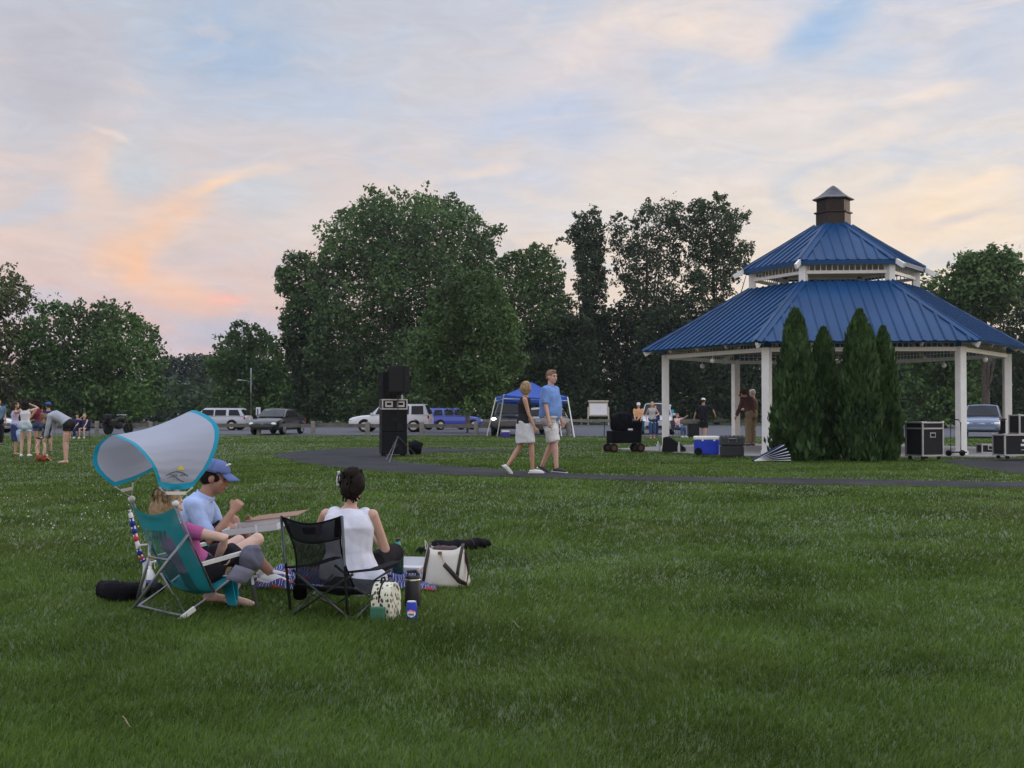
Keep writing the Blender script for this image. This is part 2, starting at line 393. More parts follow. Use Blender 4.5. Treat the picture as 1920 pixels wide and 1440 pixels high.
def mk_asphalt(name, c, sc1, lo=.7, hi=1.3):
    m = bpy.data.materials.new(name); m.use_nodes = True; nt = m.node_tree; b = nt.nodes['Principled BSDF']; b.inputs['Roughness'].default_value = .85
    b.inputs['Specular IOR Level'].default_value = .06
    tc = nt.nodes.new('ShaderNodeTexCoord')
    n1 = nt.nodes.new('ShaderNodeTexNoise'); n1.inputs['Scale'].default_value = sc1; n1.inputs['Detail'].default_value = 8; n1.inputs['Roughness'].default_value = .75
    n2 = nt.nodes.new('ShaderNodeTexNoise'); n2.inputs['Scale'].default_value = 60; n2.inputs['Detail'].default_value = 2
    for n in (n1, n2): nt.links.new(tc.outputs['Object'], n.inputs['Vector'])
    ad = nt.nodes.new('ShaderNodeMath'); ad.operation = 'ADD'; nt.links.new(n1.outputs['Fac'], ad.inputs[0]); nt.links.new(n2.outputs['Fac'], ad.inputs[1])
    mr = nt.nodes.new('ShaderNodeMapRange'); mr.inputs[1].default_value = .7; mr.inputs[2].default_value = 1.3; mr.inputs[3].default_value = lo; mr.inputs[4].default_value = hi
    nt.links.new(ad.outputs[0], mr.inputs[0])
    v = nt.nodes.new('ShaderNodeVectorMath'); v.operation = 'SCALE'; v.inputs[0].default_value = c; nt.links.new(mr.outputs[0], v.inputs['Scale'])
    nt.links.new(v.outputs[0], b.inputs['Base Color'])
    bp = nt.nodes.new('ShaderNodeBump'); bp.inputs['Strength'].default_value = .5; bp.inputs['Distance'].default_value = .01
    nt.links.new(n2.outputs['Fac'], bp.inputs['Height']); nt.links.new(bp.outputs[0], b.inputs['Normal'])
    return m
m_path = mk_asphalt('dark_gravel', (.044, .043, .045), .7, .35, 1.6)
m_lot = mk_asphalt('lot_asphalt', (.115, .115, .125), .25, .85, 1.15)
m_conc = mk_asphalt('slab_concrete', (.30, .285, .27), .6, .75, 1.2)
PATH = [((2300, 930), (2300, 914)), ((1920, 917), (1920, 905)), ((1600, 911), (1600, 899)), ((1300, 904), (1300, 895)), ((1100, 899), (1100, 890)),
        ((950, 894), (950, 882)), ((820, 890), (850, 874)), ((700, 884), (760, 867)), ((600, 873), (735, 862)), ((545, 863), (740, 857)),
        ((512, 854), (760, 853)), ((560, 846), (780, 851)), ((640, 841), (800, 849.5)), ((720, 839), (850, 848.5)), ((840, 842), (900, 847.5)), ((930, 843), (950, 846)), ((985, 844), (985, 845.2))]
outer = bez([P(*a) for a, b in PATH], 5); inner = bez([P(*b) for a, b in PATH], 5)
PATHPOLY = []
def path_mesh(name, A, B, m, jit=.10, dz=.008):
    rows = []
    for k in range(len(A)):
        a = A[k]; b = B[k]; d = (b-a).normalized(); a = a+d*random.uniform(-jit, jit); b = b-d*random.uniform(-jit, jit); row = []
        for t in np.linspace(0, 1, 7):
            p = a.lerp(b, t); row.append((p.x, p.y, float(gz(p.x, p.y))+dz))
        rows.append(row)
    q = MB(); q.grid(rows); o = q.build(name, m, smooth=True); tag(o, kind='structure')
    PATHPOLY.append([(p.x, p.y) for p in A]+[(p.x, p.y) for p in reversed(B)])
    return o
path_mesh('path', outer, inner, m_path)
A = [P(1765, 866), P(1800, 873), P(1860, 882), P(1920, 890), P(2100, 905)]; B = [P(1775, 863), P(1820, 862), P(1870, 861), P(1930, 860), P(2100, 862)]
path_mesh('path_branch', bez(A, 5), bez(B, 5), m_path)
# narrow worn edge lines cut in the lawn
m_dirt = mk_asphalt('bare_soil', (.035, .032, .024), 2.0)
for nm, pts, wd in (('dirt_strip', [(0, 863), (80, 862), (170, 859), (280, 857), (400, 854), (512, 851)], .16), ('dirt_strip', [(795, 834), (900, 831), (1000, 830), (1130, 829)], .2), ('dirt_strip', [(795, 841), (860, 838), (1000, 836), (1130, 834)], .25)):
    C = bez([P(*p) for p in pts], 8); A = []; B = []
    for i, p in enumerate(C):
        d = (C[min(i+1, len(C)-1)]-C[max(i-1, 0)]).normalized(); n = Vector((-d.y, d.x, 0)); ww = wd*random.uniform(.5, 1.4); A.append(p+n*ww); B.append(p-n*ww)
    path_mesh(nm, A, B, m_dirt, .02)
# parking lot: one long asphalt sheet behind the guard rail
l0 = P(500, 815.5); l1 = P(1880, 821.5)
def lot_y(x): return l0.y+(l1.y-l0.y)*(x-l0.x)/(l1.x-l0.x)
rows = []
for yy in (0, .07, .2, .52, 1):
    rows.append([(x, lot_y(x)+yy*(23+26*float(sst(-24, -10, x))), float(gz(x, lot_y(x)+yy*40))+.015) for x in np.linspace(-60, 70, 40)])
q = MB(); q.grid(rows); o = q.build('parking_lot', m_lot); tag(o, kind='structure')
# ---------------------------------------------------------------- grass blades
def inpoly(px, py, poly):
    r = np.zeros(len(px), bool); n = len(poly); j = n-1
    for i in range(n):
        xi, yi = poly[i]; xj, yj = poly[j]
        if yi != yj:
            c = ((yi > py) != (yj > py)) & (px < (xj-xi)*(py-yi)/(yj-yi)+xi); r ^= c
        j = i
    return r
GZ_C = Vector((9.7514, 37.109, 0)); GZ_TH = R(-4.95); SLAB_R = 6.6
slabpoly = [(GZ_C.x+SLAB_R*math.cos(R(60*k)+GZ_TH), GZ_C.y+SLAB_R*math.sin(R(60*k)+GZ_TH)) for k in range(6)]
def scatter(y0, y1, dens, marg=.06):
    n = int(dens*.5*(y1*y1-y0*y0)*2*(.4174+marg)); y = np.sqrt(rng.uniform(y0*y0, y1*y1, n)); x = rng.uniform(-1, 1, n)*(.4174+marg)*y
    keep = ~inpoly(x, y, slabpoly)
    for pl in PATHPOLY: keep &= ~inpoly(x, y, pl)
    keep &= y < l0.y+(l1.y-l0.y)*(x-l0.x)/(l1.x-l0.x)
    return x[keep], y[keep]
def blades(name, parts, m):
    V = []; Fc = []; base = 0
    for (x, y, h0, h1, w0, bend, seg) in parts:
        n = len(x); z = gz(x, y)
        hn = np.sin(x*3.1+np.sin(y*2.3)*2)*np.sin(y*2.7+x*.8)*.5+np.sin(x*.9+1.3)*np.sin(y*1.1)*.5
        hn = hn+.6*np.sin(x*7.3+2*np.sin(y*5.1))*np.sin(y*6.7+1.7*np.sin(x*4.3)); h = rng.uniform(h0, h1, n)*(1+.26*hn); a = rng.uniform(0, 2*math.pi, n); w_ = rng.uniform(.7, 1.3, n)*w0; h = h*np.interp(y, [10, 40], [1, .8])
        fld = np.sin(x*1.3+y*.7)*1.5+np.sin(y*1.9-x*.6); la = np.where(rng.random(n) < .6, fld+rng.normal(0, .7, n), rng.uniform(0, 2*math.pi, n))
        ln = h*rng.uniform(.1, bend, n); dx = np.cos(la)*ln; dy = np.sin(la)*ln; cx = np.cos(a)*w_/2; cy = np.sin(a)*w_/2
        b = np.stack([x, y, z-.004], 1); c = np.stack([cx, cy, 0*cx], 1); d = np.stack([dx, dy, 0*dx], 1); up = np.stack([0*h, 0*h, h], 1)
        if seg == 1:
            v = np.stack([b-c, b+c, b+d+up], 1); k = 3; f = np.arange(n)[:, None]*3+np.array([[0, 1, 2]]); V.append(v.reshape(-1, 3)); Fc.append((f+base, 3))
        else:
            m1 = b+d*.35+up*.6; v = np.stack([b-c, b+c, m1+c*.75, m1-c*.75, b+d+up*.93], 1); k = 5
            f = np.arange(n)[:, None]*5; V.append(v.reshape(-1, 3)); Fc.append((f+np.array([[0, 1, 2, 3]])+base, 4)); Fc.append((f+np.array([[3, 2, 4]])+base, 3))
        base += n*k
    V = np.concatenate(V); me = bpy.data.meshes.new(name)
    me.vertices.add(len(V)); me.vertices.foreach_set('co', V.astype(np.float32).ravel())
    li = np.concatenate([f.ravel() for f, k in Fc]).astype(np.int32); tot = np.concatenate([np.full(len(f), k, np.int32) for f, k in Fc])
    st_ = np.concatenate([[0], np.cumsum(tot)[:-1]]).astype(np.int32)
    me.loops.add(len(li)); me.loops.foreach_set('vertex_index', li); me.polygons.add(len(tot)); me.polygons.foreach_set('loop_start', st_)
    try: me.polygons.foreach_set('loop_total', tot)
    except Exception: pass
    me.update(calc_edges=True)
    return link_mesh(name, me, m)
m_grass = leaf_mat('grass_blades', (.048, .095, .014), (.110, .168, .034), (.13, .18, .045), .36, .8, .35, dry=(.16, .17, .05), dscale=.22, dlo=.52, dhi=.78)
m_grass.node_tree.nodes['Principled BSDF'].inputs['Specular IOR Level'].default_value = .03
GD = 1.0
p_ = []
def lod(y0, y1, seg, d0=8500.):
    yy = np.exp(np.linspace(math.log(y0), math.log(y1), 400)); dn = 2*(.44*yy+1.5)*d0*20.25/yy**2; cdf = np.concatenate([[0], np.cumsum((dn[1:]+dn[:-1])/2*np.diff(yy))]); n = int(cdf[-1])
    y = np.interp(rng.random(n)*cdf[-1], cdf, yy); x = rng.uniform(-1, 1, n)*(.44*y+1.5)
    keep = ~inpoly(x, y, slabpoly)
    for pl in PATHPOLY: keep &= ~inpoly(x+rng.normal(0, .05, n), y+rng.normal(0, .12, n), pl)
    keep &= y < l0.y+(l1.y-l0.y)*(x-l0.x)/(l1.x-l0.x)
    x, y = x[keep], y[keep]; return (x, y, .026, .056, (.0040 if seg == 2 else .0056)*y/4.5, 1.3, seg)
p_.append(lod(2.4, 7.0, 2)); p_.append(lod(7.0, 66, 1))
o = blades('grass', p_, m_grass); tag(o, 'green lawn grass, trampled paler in patches', 'grass', kind='stuff')

# ---------------------------------------------------------------- trees
def cards(cs, size, nrm, wobble=.9):
    """leaf clumps: bent quads at centres cs facing about nrm"""
    n = len(cs); r = rng.normal(0, wobble, (n, 3)); nn = nrm+r; nn /= np.linalg.norm(nn, axis=1)[:, None]+1e-9
    t = rng.normal(0, 1, (n, 3)); t -= nn*(t*nn).sum(1)[:, None]; t /= np.linalg.norm(t, axis=1)[:, None]+1e-9
    b = np.cross(nn, t); s = (size*rng.uniform(.55, 1.3, n))[:, None]
    v = np.stack([cs-t*s*.5, cs-b*s*.28+nn*s*.06, cs+t*s*.5, cs+b*s*.28+nn*s*.06], 1)
    return v.reshape(-1, 3)
def card_mesh(name, V, m, parent=None):
    n = len(V)//4; me = bpy.data.meshes.new(name); me.vertices.add(len(V)); me.vertices.foreach_set('co', V.astype(np.float32).ravel())
    me.loops.add(4*n); me.loops.foreach_set('vertex_index', np.arange(4*n, dtype=np.int32)); me.polygons.add(n); me.polygons.foreach_set('loop_start', np.arange(0, 4*n, 4, dtype=np.int32))
    try: me.polygons.foreach_set('loop_total', np.full(n, 4, np.int32))
    except Exception: pass
    me.update(calc_edges=True); return link_mesh(name, me, m, parent)
def polydist(px, py, poly):
    p = np.array(poly, float); q = np.roll(p, -1, 0); d = q-p; X = np.stack([px, py], 1)[:, None, :]
    t = np.clip(((X-p)*d).sum(2)/((d*d).sum(1)+1e-9), 0, 1); e = p+t[..., None]*d
    return np.sqrt(((X-e)**2).sum(2)).min(1)
m_bark = mat('bark', (.07, .055, .042), .9, noise=.4, nscale=6, bump=.6, bscale=12)
m_bark2 = mat('pale_bark', (.16, .14, .12), .9, noise=.4, nscale=6)
LEAF = {}
def leafm(k):
    if k in LEAF: return LEAF[k]
    c = {'deep': ((.036, .068, .022), (.088, .148, .044)), 'mid': ((.038, .076, .020), (.095, .17, .044)), 'dark': ((.023, .040, .018), (.055, .085, .034)), 'warm': ((.05, .07, .02), (.12, .145, .05)),
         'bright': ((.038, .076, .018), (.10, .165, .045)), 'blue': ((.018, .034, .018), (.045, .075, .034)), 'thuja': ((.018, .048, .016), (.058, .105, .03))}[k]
    LEAF[k] = leaf_mat('leaves_'+k, c[0], c[1], None, .42, .16 if k != 'thuja' else 1.2, .28); return LEAF[k]
def tree(label, poly, D, n=9000, nb=26, leaf=.34, kind='mid', thick=.8, base=None, rmax=2.2, rmin=.6, solid=.35, tr=.35, trunk_top=None, name='tree', group=None, fill=.18, cat='tree', bark=None, limb=9):
    px = [p[0] for p in poly]; py = [p[1] for p in poly]; cx = (min(px)+max(px))/2 if base is None else base
    bx = W(cx, HZ+20, D).x; loc = Vector((bx, D, float(gz(bx, D))))
    pm = [(W(a, b, D).x-bx, W(a, b, D).z-loc.z) for a, b in poly]
    x0, x1 = min(p[0] for p in pm), max(p[0] for p in pm); z0, z1 = min(p[1] for p in pm), max(p[1] for p in pm)
    # candidate clump centres inside the silhouette, sized by their distance to its edge
    k = nb*40; cxs = rng.uniform(x0, x1, k); czs = rng.uniform(z0, z1, k); ins = inpoly(cxs, czs, pm); cxs, czs = cxs[ins], czs[ins]; dd = polydist(cxs, czs, pm)
    ctr = []; area = abs(sum(pm[i-1][0]*pm[i][1]-pm[i][0]*pm[i-1][1] for i in range(len(pm))))/2
    gap = math.sqrt(area/nb)*.55
    for i in range(len(cxs)):
        if dd[i] < rmin*.55: continue
        r = min(rmax, max(rmin, dd[i]*.95))*rng.uniform(.8, 1.1)
        if all((c[0]-cxs[i])**2+(c[2]-czs[i])**2 > (gap*.5+min(r, c[3])*.45)**2 for c in ctr):
            ty = (x1-x0)*.5*thick*math.sqrt(max(.05, min(1, dd[i]/(.3*(x1-x0)))))
            ctr.append((cxs[i], rng.uniform(-ty, ty), czs[i], r))
    ex = [(c[0]+rng.normal(0, .5), rng.uniform(-1, 1)*(x1-x0)*.4*thick, c[2]+rng.normal(0, .5), c[3]) for c in ctr]
    ctr = ctr+ex[:int(len(ex)*.8)]
    # small sprigs that break the outline
    em = [i for i in range(len(cxs)) if dd[i] < .55*rmin+.25][:int(nb*1.1)]
    spr = [(cxs[i]+rng.normal(0, .15), rng.uniform(-1, 1)*(x1-x0)*.3*thick, czs[i]+rng.normal(.1, .2), rmin*rng.uniform(.6, 1.25)) for i in em]
    ctr0 = list(ctr); ctr = ctr+spr
    cl = np.array(ctr); wgt = cl[:, 3]**1.8; wgt /= wgt.sum(); idx = rng.choice(len(cl), n, p=wgt)
    u = rng.normal(0, 1, (n, 3)); u /= np.linalg.norm(u, axis=1)[:, None]; u[:, 2] = np.where(rng.random(n) < .25, np.abs(u[:, 2]), u[:, 2])
    # lumpy shells: sub-bumps along each clump
    ph = idx*1.7; bump = 1+.22*np.sin(u[:, 0]*5+ph)*np.sin(u[:, 1]*5+ph*1.3)*np.sin(u[:, 2]*6+ph*.7)*2
    rr = cl[idx, 3]*bump*(1-solid*rng.random(n)**1.6)
    cs = cl[idx, :3]+u*rr[:, None]*np.array([1, 1, .85])
    ins = inpoly(cs[:, 0], cs[:, 2], pm); far = polydist(cs[:, 0], cs[:, 2], pm); keep = ins | (far < rng.exponential(.42, len(cs))); cs = cs[keep]; u = u[keep]
    cs = cs[cs[:, 2] > .3]; u = u[:len(cs)]
    rt = root(name, loc, 0, label, cat, group)
    crown = card_mesh('crown', cards(cs, leaf, u*.8+np.array([0, 0, .5])), leafm(kind), rt)
    t = MB(); top = trunk_top if trunk_top is not None else z0+(z1-z0)*.6; tx = float(np.median(cl[:, 0]))*.5
    mid = Vector((tx*.3, 0, top*.4)); pts = bez([(0, 0, -.1), mid, (tx, 0, top)], 6); t.tube(pts, [tr*(1.25 if i == 0 else 1-.75*i/len(pts)) for i in range(len(pts))], 9)
    for j in rng.permutation(len(ctr))[:limb]:
        c = ctr[j]; s_ = pts[int(len(pts)*rng.uniform(.25, .85))]
        t.tube(bez([s_, (s_+Vector(c[:3]))/2+Vector((0, 0, -.4)), Vector(c[:3])], 3), [tr*.38, tr*.33, tr*.28, tr*.22, tr*.16, tr*.1, tr*.05], 6)
    t.build('trunk', bark or m_bark, rt, smooth=True)
    return rt
GT = 'trees round the park'
tree('yellowish green tree with loose twiggy branches at the far left edge', [(-90, 560), (-60, 510), (0, 500), (22, 496), (36, 520), (48, 528), (62, 556), (58, 590), (72, 620), (62, 650), (80, 690), (66, 730), (70, 765), (-90, 770)], 95, 9000, 34, .36, 'warm', rmax=1.3, rmin=.5, solid=.7, group=GT)  # leaves take the warm colour pair, yellower than the other trees
tree('broad rounded green tree standing left of centre behind the group of teenagers', [(55, 610), (80, 582), (105, 570), (140, 576), (165, 566), (200, 566), (235, 573), (260, 597), (280, 622), (296, 655), (300, 700), (306, 745), (300, 778), (200, 785), (60, 785), (50, 700)], 96, 21000, 60, .36, 'mid', rmax=1.7, solid=.5, group=GT)
tree('distant bluish tree in the gap right of the broad rounded tree', [(285, 690), (310, 672), (345, 664), (375, 664), (400, 672), (420, 700), (430, 790), (280, 790)], 210, 9000, 26, .75, 'blue', rmax=3.2, rmin=1, group=GT, tr=.5)
tree('distant bluish tree half hidden behind the small poplar like tree', [(370, 690), (395, 668), (440, 664), (470, 680), (480, 792), (360, 792)], 190, 6000, 22, .7, 'blue', rmax=3, rmin=1, group=GT, tr=.5)
tree('airy tree with two open tufts above the black sedan', [(398, 665), (415, 640), (432, 615), (455, 603), (470, 612), (478, 640), (486, 612), (500, 612), (508, 640), (530, 650), (525, 680), (545, 700), (550, 790), (400, 790), (405, 720), (390, 690)], 118, 13000, 60, .42, 'mid', rmax=1.5, rmin=.45, solid=.6, group=GT)
tree('bushy tree with a forked top on the left shoulder of the tallest clump', [(515, 520), (522, 505), (545, 480), (570, 474), (592, 492), (610, 520), (620, 600), (640, 800), (540, 800), (560, 740), (540, 700), (530, 640), (525, 600), (540, 565), (520, 545)], 122, 17000, 70, .42, 'deep', rmax=1.8, rmin=.5, solid=.5, group=GT)
tree('tallest and widest tree, a great dark green dome behind the speaker stack', [(598, 470), (606, 435), (622, 412), (648, 392), (672, 388), (692, 368), (705, 360), (730, 366), (755, 362), (778, 372), (800, 360), (828, 372), (852, 364), (868, 385), (890, 392), (905, 415), (945, 438), (940, 455), (925, 470), (930, 500), (905, 560), (880, 620), (860, 700), (850, 802), (590, 802), (585, 600)], 120, 60000, 120, .42, 'deep', rmax=2.6, rmin=.5, solid=.5, tr=.6, group=GT)
tree('young maple with a full oval crown and a slim straight trunk', [(768, 665), (775, 630), (790, 600), (812, 560), (840, 528), (862, 508), (885, 506), (915, 526), (948, 556), (968, 590), (972, 625), (968, 650), (986, 680), (972, 705), (955, 735), (930, 752), (895, 768), (870, 772), (835, 768), (800, 745), (785, 715), (775, 690)], 74, 30000, 80, .24, 'bright', rmax=1.0, rmin=.3, solid=.5, base=877, tr=.17, bark=m_bark2, group=GT)
tree('medium tree right of the great dome with a pointed pale green top', [(905, 500), (940, 480), (978, 472), (995, 470), (1002, 448), (1015, 462), (1040, 480), (1052, 500), (1060, 545), (1085, 590), (1090, 650), (1060, 800), (900, 800), (905, 600)], 124, 26000, 80, .42, 'bright', rmax=1.9, rmin=.5, solid=.5, group=GT)
tree('narrow upright tree shaped like a torch against the sky', [(1044, 460), (1056, 435), (1072, 425), (1078, 402), (1092, 396), (1102, 402), (1116, 386), (1126, 392), (1126, 420), (1136, 440), (1132, 480), (1140, 520), (1138, 560), (1140, 640), (1090, 640), (1086, 570), (1078, 540), (1080, 490), (1072, 450)], 122, 13000, 42, .32, 'dark', rmax=.8, rmin=.3, solid=.65, group=GT)
tree('open crowned tree left of the tallest crown beside the pavilion roof', [(1138, 440), (1146, 412), (1158, 398), (1172, 402), (1180, 425), (1192, 400), (1202, 388), (1215, 376), (1240, 380), (1262, 374), (1284, 392), (1282, 440), (1276, 500), (1282, 560), (1270, 640), (1165, 640), (1160, 590), (1172, 545), (1150, 500), (1142, 470)], 123, 15000, 60, .33, 'dark', rmax=.85, rmin=.3, solid=.7, group=GT)
tree('open crowned tree directly left of the pavilion roof with ragged right side', [(1282, 400), (1294, 378), (1320, 374), (1334, 376), (1346, 358), (1360, 366), (1368, 390), (1388, 392), (1404, 402), (1398, 425), (1380, 440), (1392, 460), (1414, 466), (1408, 490), (1388, 520), (1372, 560), (1350, 610), (1290, 640), (1275, 600), (1284, 520), (1276, 450)], 121, 15000, 60, .33, 'dark', rmax=.8, rmin=.3, solid=.7, group=GT)
for (lb, pl, D, kd, nn) in (
    ('low bushy dark tree behind the walking couple', [(985, 660), (1010, 610), (1040, 590), (1075, 585), (1110, 600), (1120, 660), (1125, 806), (980, 806)], 122, 'dark', 17000),
    ('low spreading dark tree behind the white notice board', [(1095, 620), (1120, 590), (1160, 570), (1190, 580), (1210, 600), (1215, 806), (1090, 806)], 124, 'dark', 17000),
    ('dark bushy tree under the left end of the pavilion eave', [(1190, 610), (1215, 585), (1250, 565), (1290, 570), (1315, 600), (1330, 806), (1180, 806)], 121, 'dark', 17000),
    ('dark tree seen between the left pavilion columns', [(1300, 600), (1345, 590), (1400, 580), (1450, 600), (1460, 806), (1290, 806)], 118, 'dark', 14000),
    ('dark tree behind the columnar evergreens', [(1430, 620), (1500, 600), (1560, 610), (1600, 640), (1620, 806), (1430, 806)], 119, 'dark', 12000),
    ('dark tree seen right of the columnar evergreens under the pavilion roof', [(1590, 610), (1650, 590), (1720, 590), (1740, 640), (1740, 806), (1590, 806)], 116, 'dark', 14000),
    ('dense mid height tree right of the upper pavilion roof', [(1700, 560), (1722, 530), (1745, 514), (1768, 512), (1790, 530), (1815, 560), (1840, 650), (1830, 806), (1700, 806)], 96, 'mid', 17000),
    ('layered locust tree with flat open sprays at the right edge', [(1786, 530), (1796, 490), (1822, 474), (1848, 466), (1880, 474), (1902, 480), (1912, 505), (1906, 560), (1880, 600), (1810, 600), (1792, 565)], 92, 'bright', 8500),
    ('large dark tree running out of the right edge of the view', [(1860, 580), (1885, 530), (1915, 500), (1950, 500), (2010, 560), (2030, 806), (1850, 806)], 108, 'dark', 17000)):
    tree(lb, pl, D, nn, 60, .38, kd, rmax=1.8, rmin=.45, solid=.5, group=GT)
# far-off wood that reads as one mass behind the single trees
def wood():
    cs = []
    for k in range(640):
        px = rng.uniform(-700, 2700); D = rng.uniform(132, 150)
        top = 690-25*math.sin(px*.011)-15*math.sin(px*.031+1) if px > 520 else 735+8*math.sin(px*.03)
        zt = hz(top, D); z = rng.uniform(0, zt); p = W(px, 790, D); r = rng.uniform(1.6, 2.8); n = 95
        u = rng.normal(0, 1, (n, 3)); u /= np.linalg.norm(u, axis=1)[:, None]
        cs.append(np.array([p.x, D, z])+u*r*rng.uniform(.6, 1.1, (n, 1)))
    cs = np.concatenate(cs); cs = cs[cs[:, 2] > 0]
    o = card_mesh('woods', cards(cs, .9, np.tile([0, -.6, .6], (len(cs), 1))), leafm('dark')); tag(o, 'dark belt of woodland behind the parking lot', 'woods', kind='stuff')
wood()
def shrub(px, py, w_, h_, D, kind, label, n=1800):
    p = W(px, py, D); rt = root('shrub', (p.x, D, float(gz(p.x, D))), 0, label, 'shrub', 'shrubs at the edge of the lot'); s = D/F; W2 = w_*s/2; H2 = h_*s
    u = rng.normal(0, 1, (n, 3)); u /= np.linalg.norm(u, axis=1)[:, None]; u[:, 2] = np.abs(u[:, 2]); bump = 1+.2*np.sin(u[:, 0]*6)*np.sin(u[:, 2]*7+px)
    cs = u*np.array([W2, W2*.8, H2])*bump[:, None]*rng.uniform(.6, 1, (n, 1)); card_mesh('foliage', cards(cs, .22, u), leafm(kind), rt)
    t = MB()
    for k in range(5): a = k*1.3; t.tube([(0, 0, -.05), (math.cos(a)*W2*.3, math.sin(a)*W2*.3, H2*.5), (math.cos(a)*W2*.5, math.sin(a)*W2*.5, H2*.8)], [.04, .03, .01], 5)
    t.build('stems', m_bark, rt)
shrub(387, 795, 44, 46, 116, 'bright', 'bright green rounded shrub above the silver wagon')
shrub(432, 795, 30, 30, 114, 'bright', 'small bright shrub just left of the lamp post')
shrub(700, 797, 60, 34, 113, 'dark', 'dark shrub behind the bonnet of the white sport utility vehicle')
shrub(1640, 800, 70, 40, 95, 'dark', 'dark low shrub behind the columnar evergreens and red item')
shrub(60, 795, 120, 36, 100, 'dark', 'dark shrub row behind the standing teenagers', 4000)
shrub(200, 795, 110, 34, 98, 'dark', 'dark shrub behind the seated spectators at left', 4000)
# columnar evergreens beside the pavilion
def thuja(cx, top, wpx, D, label, n=13000, base_px=858, pk=None):
    b = W(cx, base_px, D); gb = float(gz(b.x, D)); H = hz(top, D)-gb; Wd = wpx*D/F/2; rt = root('arborvitae', (b.x, D, gb), 0, label, 'evergreen', 'columnar evergreens in front of the pavilion')
    t = rng.random(n)**.85; ang = rng.uniform(0, 2*math.pi, n); prof = np.interp(t, [0, .06, .2, .4, .6, .8, .92, 1], [.9, 1.18, 1.16, .98, .86, .66, .40, .05])
    lob = 1+.20*np.sin(ang*2+t*7+cx)*np.sin(t*13+cx*.3)+.15*np.sin(ang*4-t*19+cx)+.12*np.sin(ang*7+t*43)*np.cos(ang*3+t*29)+.10*rng.normal(0, 1, n)
    rr = Wd*prof*lob*(1-.38*rng.random(n)**1.5); cs = np.stack([np.cos(ang)*rr, np.sin(ang)*rr, .05+t*H*.99], 1)
    nr = np.stack([np.cos(ang), np.sin(ang), 0*ang+.15], 1)
    # upright flat sprays
    nn = len(cs); s = (.14*rng.uniform(.4, 1.9, nn))[:, None]; upv = np.stack([np.cos(ang)*.25+rng.normal(0, .2, nn), np.sin(ang)*.25+rng.normal(0, .2, nn), np.ones(nn)], 1); upv /= np.linalg.norm(upv, axis=1)[:, None]
    sd = np.cross(nr+rng.normal(0, .8, (nn, 3)), upv); sd /= np.linalg.norm(sd, axis=1)[:, None]
    V = np.stack([cs-upv*s*.5, cs+sd*s*.22, cs+upv*s*.6, cs-sd*s*.22], 1).reshape(-1, 3)
    card_mesh('foliage', V, leafm('thuja'), rt); q = MB(); q.tube([(0, 0, -.05), (0, 0, H*.85)], [.07, .02], 7); q.build('trunk', m_bark, rt)
    return rt
thuja(1492, 586, 66, 29.2, 'tall columnar evergreen with twin tips, leftmost of the evergreen clump', 17000)
thuja(1545, 622, 50, 29.8, 'shorter columnar evergreen second from the left in the clump', 13000)
thuja(1613, 588, 64, 29.0, 'tallest pointed columnar evergreen third from the left in the clump', 17000)
thuja(1657, 620, 50, 29.6, 'slim columnar evergreen at the right end of the clump', 12000, base_px=850)
# ---------------------------------------------------------------- pavilion
m_white = mat('white_paint', (.72, .70, .66), .5, noise=.06, nscale=5); m_cream = mat('cream_paint', (.55, .47, .37), .55, noise=.08, nscale=5)
m_roof = mat('blue_metal', (.004, .044, .130), .45, metal=.0, spec=.22, noise=.14, nscale=.9, bump=.04, bscale=5)
m_copper = mat('bronze_metal', (.032, .024, .020), .5, metal=.5, noise=.25, nscale=9); m_slate = mat('weathered_copper', (.07, .065, .07), .4, metal=.6, noise=.25, nscale=9)
m_soffit = mat('soffit_wood', (.34, .27, .20), .7, noise=.15, nscale=7); m_globe = mat('globe_glass', (.75, .75, .72), .2)
slab = MB(); sp = [(SLAB_R*math.cos(R(60*k)), SLAB_R*math.sin(R(60*k)), -.3) for k in range(6)]; slab.prism(sp, (0, 0, .34))
o = slab.build('pavilion_floor', m_conc); o.location = (GZ_C.x, GZ_C.y, 0); o.rotation_euler = (0, 0, GZ_TH); tag(o, kind='structure')
pav = root('pavilion', (GZ_C.x, GZ_C.y, .04), GZ_TH, 'hexagonal white pavilion with a two tier blue metal roof and bronze cupola', 'pavilion')
RC, RE, ZE, RT, ZT = 5.071, 5.757, 2.99, 2.50, 4.87
def hexp(r, k, z): return Vector((r*math.cos(R(60*k)), r*math.sin(R(60*k)), z))
